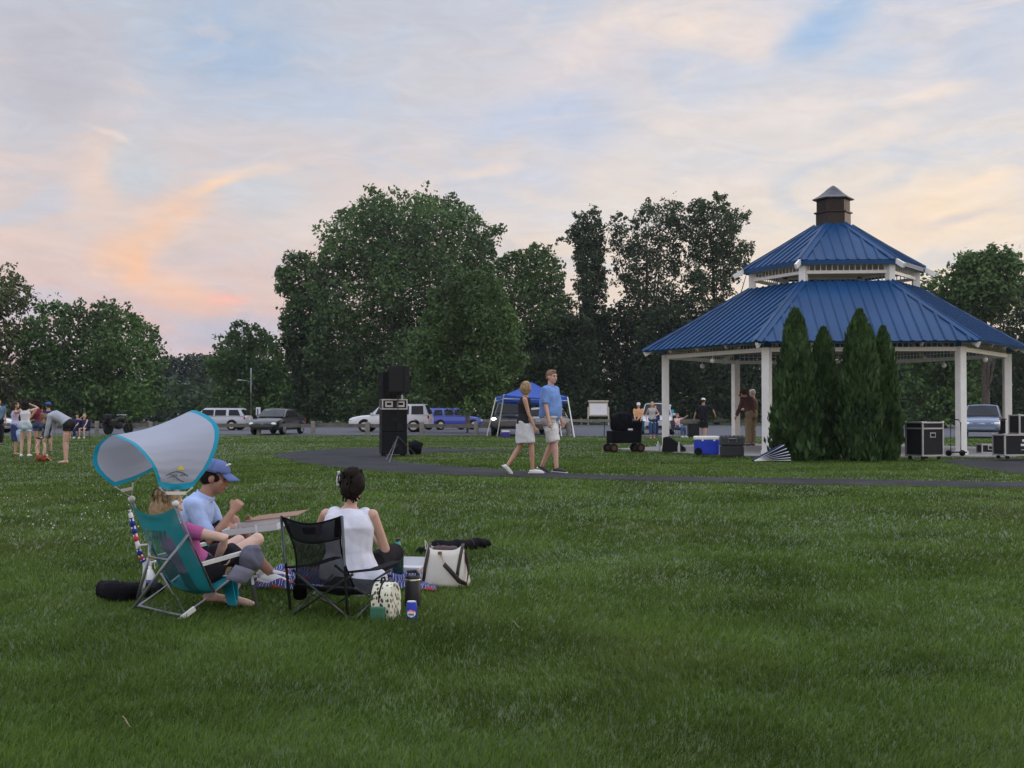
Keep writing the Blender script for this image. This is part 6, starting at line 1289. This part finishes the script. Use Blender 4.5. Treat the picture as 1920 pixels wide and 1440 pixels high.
for x in (-.12, .16): q = MB(); q.tube([(x, 0, .08), (x, 0, .85 if x > 0 else .78)], .014, 8); q.build('upright', m_blk, ht_)
q = MB(); q.tube([(.16, 0, .84), (.1, 0, .93), (.0, 0, .93)], .016, 8); q.build('grip', m_blk, ht_); q = MB(); q.box((.02, -.08, .10), (.40, .24, .03)); q.build('toe_plate', m_blk, ht_)
for x in (-.17, .21): q = MB(); q.lathe([(.02, -.025), (.075, -.025), (.075, .025), (.02, .025)], c=(x, .02, .075), n=16, M=Matrix.Rotation(R(90), 3, 'X')); q.build('wheel', m_tyre, ht_)
p = G(1690, 846)+Vector((0, 2, 0)); q = MB(); q.box((0, 0, .15), (.9, .5, .3), None, .03); o = q.build('equipment_trunk', m_blk); o.location = p; tag(o, 'low black trunk carrying the red cloth bag', 'trunk'); q = MB(); q.ell((0, 0, .17), (.22, .16, .18)); o = remesh(q, 'cloth_bag', cloth('red', (.42, .04, .06)), None, .015, 4, .01, 30); o.location = p+Vector((.12, 0, .29)); tag(o, 'red cloth bag on the low black trunk beside the large flight case', 'bag')
q = MB(); q.lathe([(.0, 0), (.10, 0), (.125, .22), (.115, .22), (.11, .17), (.0, .17)], n=20); o = q.build('bucket', m_blk, None, smooth=True, sang=.5); o.location = G(1656, 860, 0); tag(o, 'black bucket at the foot of the right hand evergreen', 'bucket')
# wagon cart
w0 = P(1170, 848); wc = root('garden_cart', w0, R(18), 'black wagon cart with thick red hubbed wheels, loaded with bags', 'cart')
for x in (-.42, .42):
    for y in (-.22, .22): q = MB(); q.lathe([(.075, -.045), (.12, -.05), (.13, -.03), (.13, .03), (.12, .05), (.075, .045)], c=(x, y, .13), n=20, M=Matrix.Rotation(R(90), 3, 'X')); w_ = q.build('wheel', m_tyre, wc, smooth=True, sang=.7); q = MB(); q.lathe([(.0, -.058), (.075, -.055), (.075, .055), (.0, .058)], c=(x, y, .13), n=14, M=Matrix.Rotation(R(90), 3, 'X')); q.build('hub', mat('hub_red', (.09, .03, .022), .7), w_)
q = MB(); q.beam((-.45, -.2, .28), (.45, -.2, .28), .03, .03); q.beam((-.45, .2, .28), (.45, .2, .28), .03, .03); q.beam((-.42, -.24, .2), (-.42, .24, .2), .03, .03); q.beam((.42, -.24, .2), (.42, .24, .2), .03, .03)
for x in (-.42, .42):
    for y in (-.2, .2): q.beam((x, y, .13), (x*.9, y, .3), .025, .025, (0, 1, 0))
q.build('frame', m_blk, wc); q = MB(); q.box((0, 0, .45), (.92, .46, .34), None, .03); q.build('basket', m_bag, wc)
q = MB(); q.tube([(-.5, 0, .3), (-.62, 0, .5), (-.6, 0, .9)], .012, 6); q.build('pull_handle', m_blk, wc)
q = MB(); q.box((0, 0, .0), (.62, .4, .5), None, .12); q.ell((.05, 0, .2), (.28, .2, .12)); o = remesh(q, 'gear_bag', m_bag, None, .015, 3, .01, 20); o.location = w0+Vector((-.08, 0, .86)); tag(o, 'big soft black bag heaped on the wagon cart', 'bag')
q = MB(); q.box((0, 0, 0), (.3, .36, .3), None, .06); o = remesh(q, 'gear_bag', m_bag, None, .015, 3, .01, 20); o.location = w0+Vector((.36, .1, .76)); tag(o, 'smaller black bag at the right end of the wagon cart', 'bag')
q = MB(); q.box((0, 0, .0), (.14, .1, .05), None, .01); o = q.build('food_tub', m_plate); o.location = w0+Vector((.17, -.14, .66)); tag(o, 'small pale tub on the rim of the wagon cart', 'tub')
# wedge, bottles, cooler, toolbox, folded striped chair
wd = root('monitor_wedge', G(1264, 847)+Vector((0, .25, 0)), R(-12), 'black wedge stage monitor by the left column foot', 'stage monitor', 'loudspeakers'); q = MB(); q.prism([(-.3, -.22, 0), (.34, -.22, 0), (.36, -.22, .06), (-.17, -.22, .42), (-.26, -.22, .40)], (0, .44, 0)); q.build('cabinet', m_cab, wd); q = MB(); q.prism([(-.13, -.2, .425), (.35, -.2, .085), (.36, -.2, .095), (-.12, -.2, .436)], (0, .4, 0)); q.build('grille', m_grl, wd)
m_cp = mat('clear_plastic', (.6, .62, .64), .15, alpha=.6)
for px, h_, lb in ((1234, .27, 'larger water bottle alone on the slab left of the wedge monitor'), (1273, .27, 'slim water bottle in front of the wedge monitor')):
    q = MB(); r_ = .055 if px < 1250 else .036; q.lathe([(0, 0), (r_, 0), (r_*1.02, .03), (r_*.93, .08), (r_, .13), (r_*.95, .18), (r_*.4, .235), (r_*.38, .26)], n=16); rt = root('water_bottle', G(px, 846 if px < 1250 else 848), 0, lb, 'bottle', 'water bottles'); q.build('bottle_body', m_cp, rt, smooth=True); q = MB(); q.lathe([(r_*.42, .255), (r_*.42, .28), (0, .28)], n=12); q.build('bottle_cap', m_white, rt)
ck = root('cooler', G(1327, 854)+Vector((0, .2, 0)), R(-3), 'large bright blue wheeled cooler with a white lid', 'cooler', 'coolers'); q = MB(); q.box((0, 0, .21), (.62, .40, .38), None, .03); q.build('cooler_body', mat('cooler_blue', (.006, .035, .42), .45), ck); q = MB(); q.box((0, 0, .45), (.65, .43, .10), None, .03); q.build('lid', m_white, ck)
for x in (-.12, .18): q = MB(); q.box((x, -.222, .39), (.05, .02, .04), None, .006); q.build('latch', m_white, ck)
q = MB(); q.lathe([(.02, -.03), (.10, -.03), (.10, .03), (.02, .03)], c=(-.23, -.19, .10), n=18, M=Matrix.Rotation(R(90), 3, 'X')); q.build('wheel', m_tyre, ck, smooth=True, sang=.6); q = MB(); q.tube([(.33, -.12, .36), (.37, -.12, .3), (.37, .12, .3), (.33, .12, .36)], .012, 6); q.build('side_handle', m_white, ck)
tbx = root('tool_chest', G(1375, 856)+Vector((0, .2, 0)), R(-5), 'black plastic tool chest with a grey handle right of the blue cooler', 'tool chest'); q = MB(); q.box((0, 0, .13), (.58, .38, .26), None, .02); q.build('chest_body', mat('chest_black', (.02, .021, .025), .5), tbx); q = MB(); q.box((0, 0, .39), (.62, .41, .24), None, .035); 
for x in np.linspace(-.26, .26, 6): q.box((x, 0, .515), (.05, .36, .03), None, .008)
q.build('lid', mat('chest_dark', (.035, .037, .042), .5), tbx); q = MB(); q.tube([(-.1, -.21, .36), (-.1, -.235, .45), (.1, -.235, .45), (.1, -.21, .36)], .014, 6); q.build('handle', mat('grey_plastic', (.18, .18, .19), .5), tbx)
fc0 = Vector((W(1413, 860, 28.5).x, 28.5, 0.01)); fcx = root('folded_beach_lounger', fc0, R(0), 'collapsed navy and white striped lounger beside the evergreens', 'lounger'); 
for k, (ang, l_, col_) in enumerate(((28, .78, 1), (21, .8, 0), (15, .82, 1), (10, .84, 0), (5, .84, 1), (1, .84, 0))):
    a = R(ang); q = MB(); q.beam((.0, .06, .02+.0*k), (math.cos(a)*l_, .06, .02+math.sin(a)*l_), .26, .045, (-math.sin(a), 0, math.cos(a))); o = q.build('fabric_panel', cloth('navy', (.015, .03, .09)), fcx); q = MB(); q.tube([(.0, -.10, .03), (math.cos(a)*l_, -.10, .03+math.sin(a)*l_)], .010, 6); q.build('tube', m_white, fcx)
q = MB(); q.ell((0, 0, .02), (.12, .08, .025)); o = q.build('paper_plate', m_white, None, smooth=True); o.location = G(1456, 859); tag(o, 'small white crumpled paper on the ground by the lounger', 'paper')
# trash can
tc_ = root('trash_bin', P(1300, 819)+Vector((0, 0, 0)), 0, 'square black trash bin beside the man in the dark shirt', 'trash bin'); q = MB(); q.box((0, 0, .32), (.55, .55, .64), None, .02); q.build('bin_body', m_blk, tc_); q = MB(); q.box((0, 0, .66), (.58, .58, .05), None, .01); q.build('rim', m_blk, tc_)

# ---------------------------------------------------------------- folding chairs of spectators
def fchair(label, pos, rz, col, seat=.42, back=.86, wd_=.52):
    rt = root('folding_chair', pos, rz, label, 'folding chair', 'spectators folding chairs'); mc_ = cloth(label[:12], col); q = MB(); q.grid([[Vector((x, y, seat-.05*math.sin(math.pi*(y+.22)/.46))) for x in (-wd_/2, 0, wd_/2)] for y in np.linspace(-.22, .24, 5)]); q.build('seat', mc_, rt, solid=.01)
    q = MB(); q.grid([[Vector((x, -.22-.14*t-.04*(1-(x/wd_*2)**2), seat+(back-seat)*t)) for x in (-wd_/2, 0, wd_/2)] for t in np.linspace(0, 1, 5)]); q.build('backrest', mc_, rt, solid=.01)
    for s in (-1, 1):
        x = s*wd_/2; q = MB(); q.tube([(x, -.25, 0), (x, .24, .5)], .012, 6); q.build('leg', m_fr, rt); q = MB(); q.tube([(x, .26, 0), (x, -.22, seat), (x, -.36, back)], .012, 6); q.build('leg', m_fr, rt); q = MB(); q.beam((x, -.26, seat+.2), (x, .26, seat+.18), .05, .02); q.build('armrest', mc_, rt)
    q = MB(); q.tube([(-wd_/2, -.24, .02), (wd_/2, .25, .4)], .01, 6); q.tube([(wd_/2, -.24, .02), (-wd_/2, .25, .4)], .01, 6); q.build('cross_brace', m_fr, rt); return rt

# ---------------------------------------------------------------- people further off
GW, GC = 'walking couple', 'people around the lawn'
c1 = P(983, 889); s_ok = (mat('sneaker_dark', (.03, .03, .035), .7), 'low', mat('sole_white', (.55, .55, .55), .6)); s_wh = (mat('shoe_white', (.62, .60, .58), .6), 'low', mat('sole_white', (.55, .55, .55), .6))
m_top_blk = cloth('black', (.018, .017, .02))
person('woman with a blond bob, black halter top and white skirt walking beside the man', c1, R(-75), 1.66,
       dict(sr=(1, -.35, 0), hdir=(-.75, 1, .05), neck=(0, .03, 1.43), hR=(.18, .18, .76), eR=(.3, -1, 0), hL=(-.22, .12, .76), eL=(-.3, -1, 0), aR=(.07, .14, .085), kR=(0, 1, 0), aL=(-.07, -.30, .16), kL=(0, 1, -.1), tL=(-.1, .7, -.65), curl=.6),
       top=(m_top_blk, 0, -.12, .017), bottom=(cloth('offwhite', (.50, .49, .50)), 'skirt', .42, .014, .1), shoes=s_wh, hair=(h_blond, 'bob'), skn='tan', fem=True, group=GW)
c2 = P(1031, 886.5)
person('man in a light blue polo shirt and white cargo shorts walking beside the woman', c2, R(-112), 1.84,
       dict(sr=(1, -.0, 0), hdir=(.42, 1, -.02), neck=(0, .02, 1.46), hR=(.30, .10, .80), eR=(.5, -1, 0), hL=(-.28, .12, .82), eL=(-.5, -1, 0), aR=(.11, .16, .085), kR=(0, 1, 0), aL=(-.05, -.16, .12), kL=(0, 1, 0), tR=(.2, 1, -.05), tL=(.3, .9, -.35), curl=.7),
       top=(cloth('polo', (.16, .27, .55)), .42, -.26, .03, 'collar'), bottom=(cloth('stone', (.60, .58, .56)), 'shorts', .98, .032, .06), shoes=s_ok, hair=(h_sand, 'short'), skn='fair', heavy=1.18, broad=1.16, face=True, group=GW)
# left group
person('teenager with long dark curly hair, white tank top and pale denim shorts, seen from behind', P(47, 856), R(5), 1.62,
       dict(hR=(.10, .16, 1.60), eR=(1, .1, -.6), hL=(-.13, .18, 1.5), eL=(-1, .1, -.8), aR=(.11, 0, .085), aL=(-.12, .0, .085), hdir=(.1, 1, -.1)), top=(cloth('ivory', (.60, .56, .58)), 0, .12, .012), bottom=(cloth('denimpale', (.38, .45, .48)), 'shorts', .36, .022), shoes=s_wh, hair=(h_dark, 'curly'), skn='fair', fem=True, group=GC)
person('teenager in a lavender top and navy skirt with a pale shirt tied round the waist', P(28, 853), R(-70), 1.58,
       dict(hR=(.12, .16, 1.44), eR=(.9, -.3, -.4), hL=(-.05, .2, 1.46), eL=(-.9, .1, -.5), hdir=(.2, 1, 0)), top=(cloth('lavender', (.42, .38, .52)), 0, .05, .012), bottom=(cloth('navyskirt', (.03, .045, .12)), 'skirt', .55, .014), shoes=None, hair=(h_brown, 'shoulder'), skn='tan', fem=True, group=GC,
       extra=lambda rt, d: remesh((lambda q: (q.tube([d['sp'](.16)+Vector((.15*math.cos(a), .12*math.sin(a), 0)) for a in np.linspace(0, 6.28, 13)], .03, 8), q.tube([(.13, .06, .88), (.17, .1, .6), (.15, .12, .38)], [.05, .07, .04], 8), q.tube([(.02, .14, .86), (.0, .17, .62), (.02, .18, .45)], [.04, .06, .03], 8), q)[-1])(MB()), 'tied_shirt', cloth('paleblue', (.30, .36, .50)), rt, .012, 4, .006, 40))
person('dark haired teenager in a maroon top and dark shorts, head bowed over something white', P(71, 851), R(75), 1.62,
       dict(hR=(.08, .28, 1.08), eR=(1, -.2, -.6), hL=(-.08, .3, 1.06), eL=(-1, -.2, -.6), hdir=(.3, 1, -.45), aR=(.1, .05, .085), aL=(-.12, -.08, .085)), top=(cloth('maroon2', (.16, .02, .04)), 0, .1, .012), bottom=(cloth('denimdark', (.04, .06, .11)), 'shorts', .42, .02), hair=(h_dark, 'shoulder'), skn='tan', fem=True, group=GC,
       extra=lambda rt, d: (lambda q: (q.ell((0, .34, 1.0), (.09, .05, .07)), q.build('white_bundle', m_white, rt, smooth=True)))(MB()))
person('person in a blue cap mostly hidden behind the bending woman', P(90, 850), R(40), 1.56, dict(hdir=(0, 1, 0)), top=(cloth('navytee', (.02, .03, .08)), .4, 0, .015), bottom=(cloth('denimdark', (.04, .06, .11)), 'shorts', .9, .02), shoes=s_ok, hair=(h_brown, 'short'), skn='tan', cap=cloth('capblue2', (.05, .09, .35)), group=GC)
person('woman in a grey sweater and black shorts bending down from the hips with straight legs', P(124, 869), R(88), 1.80,
       dict(pel=(0, -.06, .93), neck=(0, .40, 1.14), head=(0, .53, 1.05), hdir=(.1, .5, -1), hup=(0, 1, .3), arch=(0, -.02, .12), hR=(.10, .42, .42), eR=(.3, -.5, .3), hL=(-.1, .50, .45), eL=(-.3, -.3, .3), aR=(.08, .03, .085), aL=(-.08, -.02, .085), kR=(0, 1, 0), kL=(0, 1, 0)),
       top=(cloth('heather', (.33, .34, .38)), .92, .10, .03), bottom=(cloth('black', (.018, .017, .02)), 'shorts', .34, .016, .3), hair=(h_sand, 'bun'), skn='fair', fem=True, group=GC)
person('child lying on the grass with both legs held up towards the bending woman', P(77, 866), R(0), 1.15,
       dict(pel=(0, 0, .13), neck=(0, .42, .12), head=(0, .54, .18), hdir=(0, -.3, 1), hup=(0, 1, 0), arch=(0, 0, 0), aR=(.06, -.02, .96), kR=(.9, -.3, .2), aL=(-.01, -.02, .94), kL=(-.9, -.3, .2), tR=(.6, -.6, .3), tL=(-.6, -.6, .3), hR=(.25, .3, .06), hL=(-.25, .3, .06)),
       top=(cloth('rust', (.25, .07, .035)), .3, .0, .02), bottom=(cloth('rust', (.25, .07, .035)), 'shorts', .3, .02), shoes=(cloth('greenshoe', (.05, .09, .09)), 'low'), hair=(h_sand, 'short'), skn='pale', fem=True, group=GC)
def sit(label, px, py, rz, H, topc, botc, hairt, skn_, chair=None, cap=None, sl=.4, seat=.42, cl=None, bl=1.9, shoes=None, hR=(.1, .32, .62), hL=(-.1, .32, .62), fem=True, hdir=(0, 1, 0), dy=0, knee=.4):
    p = P(px, py)+Vector((0, dy, 0)); p.z = float(gz(p.x, p.y))
    person(label, p, rz, H, dict(absolute=False, pel=(0, -.02, seat+.1), neck=(0, -.10, seat+.62), hR=hR, hL=hL, eR=(.6, -.6, -.6), eL=(-.6, -.6, -.6), aR=(.12, knee, .085), aL=(-.12, knee, .085), kR=(0, .3, 1), kL=(0, .3, 1), hdir=hdir),
           top=(topc, sl, 0, .015), bottom=(botc, 'pants' if bl > 1.2 else 'shorts', bl, .015), shoes=shoes or s_wh, hair=hairt, skn=skn_, fem=fem, cap=cap, vox=.013, group=GC)
    if chair: fchair(chair, p, rz, cl)
cn_ = cloth('navyd', (.02, .03, .09)); cj = cloth('jean', (.05, .09, .18)); cbk = cloth('black', (.018, .017, .02))
sit('seated woman with pale blond hair and a navy top, hand at her mouth', 157, 822, R(185), 1.6, cn_, cn_, (h_blond, 'bob'), 'fair', 'dark folding chair under the blond spectator in navy', None, .0, cl=(.02, .025, .06), bl=.5, hR=(.02, .2, 1.16))
sit('dark clothed spectator seated left of the blond one in navy', 143, 822, R(170), 1.6, cn_, cn_, (h_brown, 'short'), 'fair', 'dark folding chair left of the blond spectator', None, .4, cl=(.02, .03, .10), fem=False)
person('person in a blue shirt cut off by the left edge of the picture', P(-3, 836), R(-150), 1.72, dict(aR=(.1, .08, .085), aL=(-.1, -.08, .085)), top=(cloth('tealshirt', (.10, .16, .24)), .4, -.05, .02), bottom=(cbk, 'pants', 1.9, .02), shoes=s_ok, hair=(h_brown, 'short'), skn='fair', group=GC)
sit('person in a white cap and orange shirt seated high behind the wagon cart', 1197, 824, R(170), 1.8, cloth('peach', (.55, .30, .15)), cbk, (h_grey, 'short'), 'fair', 'teal folding chair behind the wagon cart', cloth('whitecap', (.62, .60, .58)), .4, cl=(.01, .12, .18), fem=False, seat=.78)
person('standing blond woman in a grey sleeveless top and cropped blue jeans', P(1223, 823), R(172), 1.78, dict(hR=(.28, .05, .95), eR=(.5, -1, 0), hL=(-.22, .25, 1.12), eL=(-.6, -.6, -.4), aR=(.07, .03, .085), aL=(-.09, -.03, .085)), top=(cloth('greytank', (.40, .38, .37)), 0, -.08, .028), bottom=(cj, 'pants', 1.65, .018), shoes=(mat('sandal_tan', (.35, .2, .14), .7), 'low'), hair=(h_blond, 'shoulder'), skn='fair', fem=True, group=GC)
person('person in navy partly hidden behind the standing blond woman', P(1237, 820)+Vector((0, 2, 0)), R(190), 1.66, dict(hR=(.2, .2, 1.05)), top=(cn_, .9, -.1, .03), bottom=(cn_, 'pants', 1.9, .02), shoes=s_ok, hair=(h_dark, 'shoulder'), skn='fair', fem=True, group=GC)
sit('seated spectator in a teal shirt and white visor behind the woman in pink', 1268, 815, R(165), 1.8, cloth('teal', (.03, .30, .40)), cbk, (h_grey, 'short'), 'fair', 'red folding chair behind the woman in pink', cloth('whitecap', (.62, .60, .58)), .4, cl=(.2, .02, .04), fem=False, dy=3, seat=.75)
sit('seated woman in a pale pink top and blue jeans raising one hand', 1272, 820, R(215), 1.62, cloth('palepink', (.60, .40, .40)), cj, (h_sand, 'short'), 'fair', 'low folding chair under the woman in pale pink', None, .4, cl=(.05, .05, .06), hL=(-.25, .4, 1.15), hR=(.1, .3, .7))
def cupx(rt, d): pass
person('broad man in black shirt, black shorts and pale cap seen from behind', P(1319, 823), R(-12), 1.95, dict(hR=(.50, .05, 1.02), eR=(.8, -.4, -.2), hL=(-.42, .10, .86), eL=(-.8, -.5, 0), aR=(.08, -.12, .085), aL=(-.06, .12, .085), hdir=(.2, 1, -.1)), top=(cloth('blackshirt', (.012, .013, .018)), .48, -.14, .04), bottom=(cloth('blackshort', (.012, .013, .015)), 'shorts', 1.05, .04), shoes=s_ok, hair=(h_brown, 'short'), skn='tan', cap=cloth('whitecap', (.62, .60, .58)), heavy=1.1, group=GC)
bp_ = G(1407, 837)
person('older man in a brown shirt and khaki trousers leaning forward inside the pavilion', bp_, R(35), 1.97, dict(pel=(0, -.05, .93), neck=(.02, .17, 1.41), head=(.02, .29, 1.52), hdir=(0, 1, -.5), arch=(0, -.06, .03), hR=(.22, .36, .80), eR=(.4, -1, 0), hL=(-.22, .38, .80), eL=(-.4, -1, 0), aR=(.11, 0, .085), aL=(-.10, -.04, .085)), top=(cloth('brownshirt', (.10, .055, .055)), .95, -.02, .028), bottom=(cloth('khaki', (.26, .20, .13)), 'pants', 1.9, .03, .16), shoes=s_ok, hair=(h_brown, 'short'), skn='tan', cap=cloth('browncap', (.12, .05, .035)), heavy=1.1, group=GC)
person('grey haired person in a patterned dark shirt half hidden by the front left column', G(1425, 834)+Vector((0, 1.2, 0)), R(60), 1.92, dict(hR=(.2, .3, 1.1), hL=(-.2, .3, 1.1), hdir=(0, 1, -.3)), top=(cloth('olive', (.10, .075, .05)), .5, -.08, .03), bottom=(cloth('bluejean', (.02, .03, .06)), 'pants', 1.9, .025), shoes=s_ok, hair=(h_grey, 'short'), skn='fair', group=GC)
# fallen leaves near the camera
for px, py, lb in ((233, 1376, 'curled pale fallen leaf on the foreground lawn at left'), (965, 1186, 'tiny pale leaf standing in the lawn right of the picnic')):
    q = MB(); q.grid([[Vector((x*(1-abs(y)/.04)*.6, y, .012+.01*math.cos(x*60)+.008*math.sin(y*60))) for x in (-.012, 0, .012)] for y in np.linspace(-.035, .035, 7)]); o = q.build('leaf', mat('dry_leaf', (.20, .16, .08), .7, noise=.2, nscale=50), None, smooth=True, solid=.001); o.location = P(px, py)+Vector((0, 0, .03)); o.rotation_euler = (.4, .3, 1.2); tag(o, lb, 'leaf', 'fallen leaves')
# a sprinkle of white clover heads at the left of the lawn
q = MB()
for _ in range(46):
    p = P(random.gauss(110, 120), random.gauss(955, 30)); q.ell((p.x, p.y, p.z+.05), .008, None, 6, 4)
o = q.build('clover_flowers', mat('clover_white', (.55, .55, .48), .8)); tag(o, 'tiny white clover heads scattered in the lawn', 'clover', kind='stuff')
# ---------------------------------------------------------------- thin evening haze over the far tree line
hm = bpy.data.materials.new('haze'); hm.use_nodes = True; nt = hm.node_tree; nt.nodes.remove(nt.nodes['Principled BSDF']); v = nt.nodes.new('ShaderNodeVolumePrincipled')
v.inputs['Color'].default_value = (.78, .86, 1, 1); v.inputs['Density'].default_value = .00016; v.inputs['Anisotropy'].default_value = .2; nt.links.new(v.outputs[0], nt.nodes['Material Output'].inputs['Volume'])
q = MB(); q.box((0, 120, 12), (700, 560, 27.4)); hb_ = q.build('haze', hm); tag(hb_, 'thin bluish evening haze', 'haze', kind='stuff')
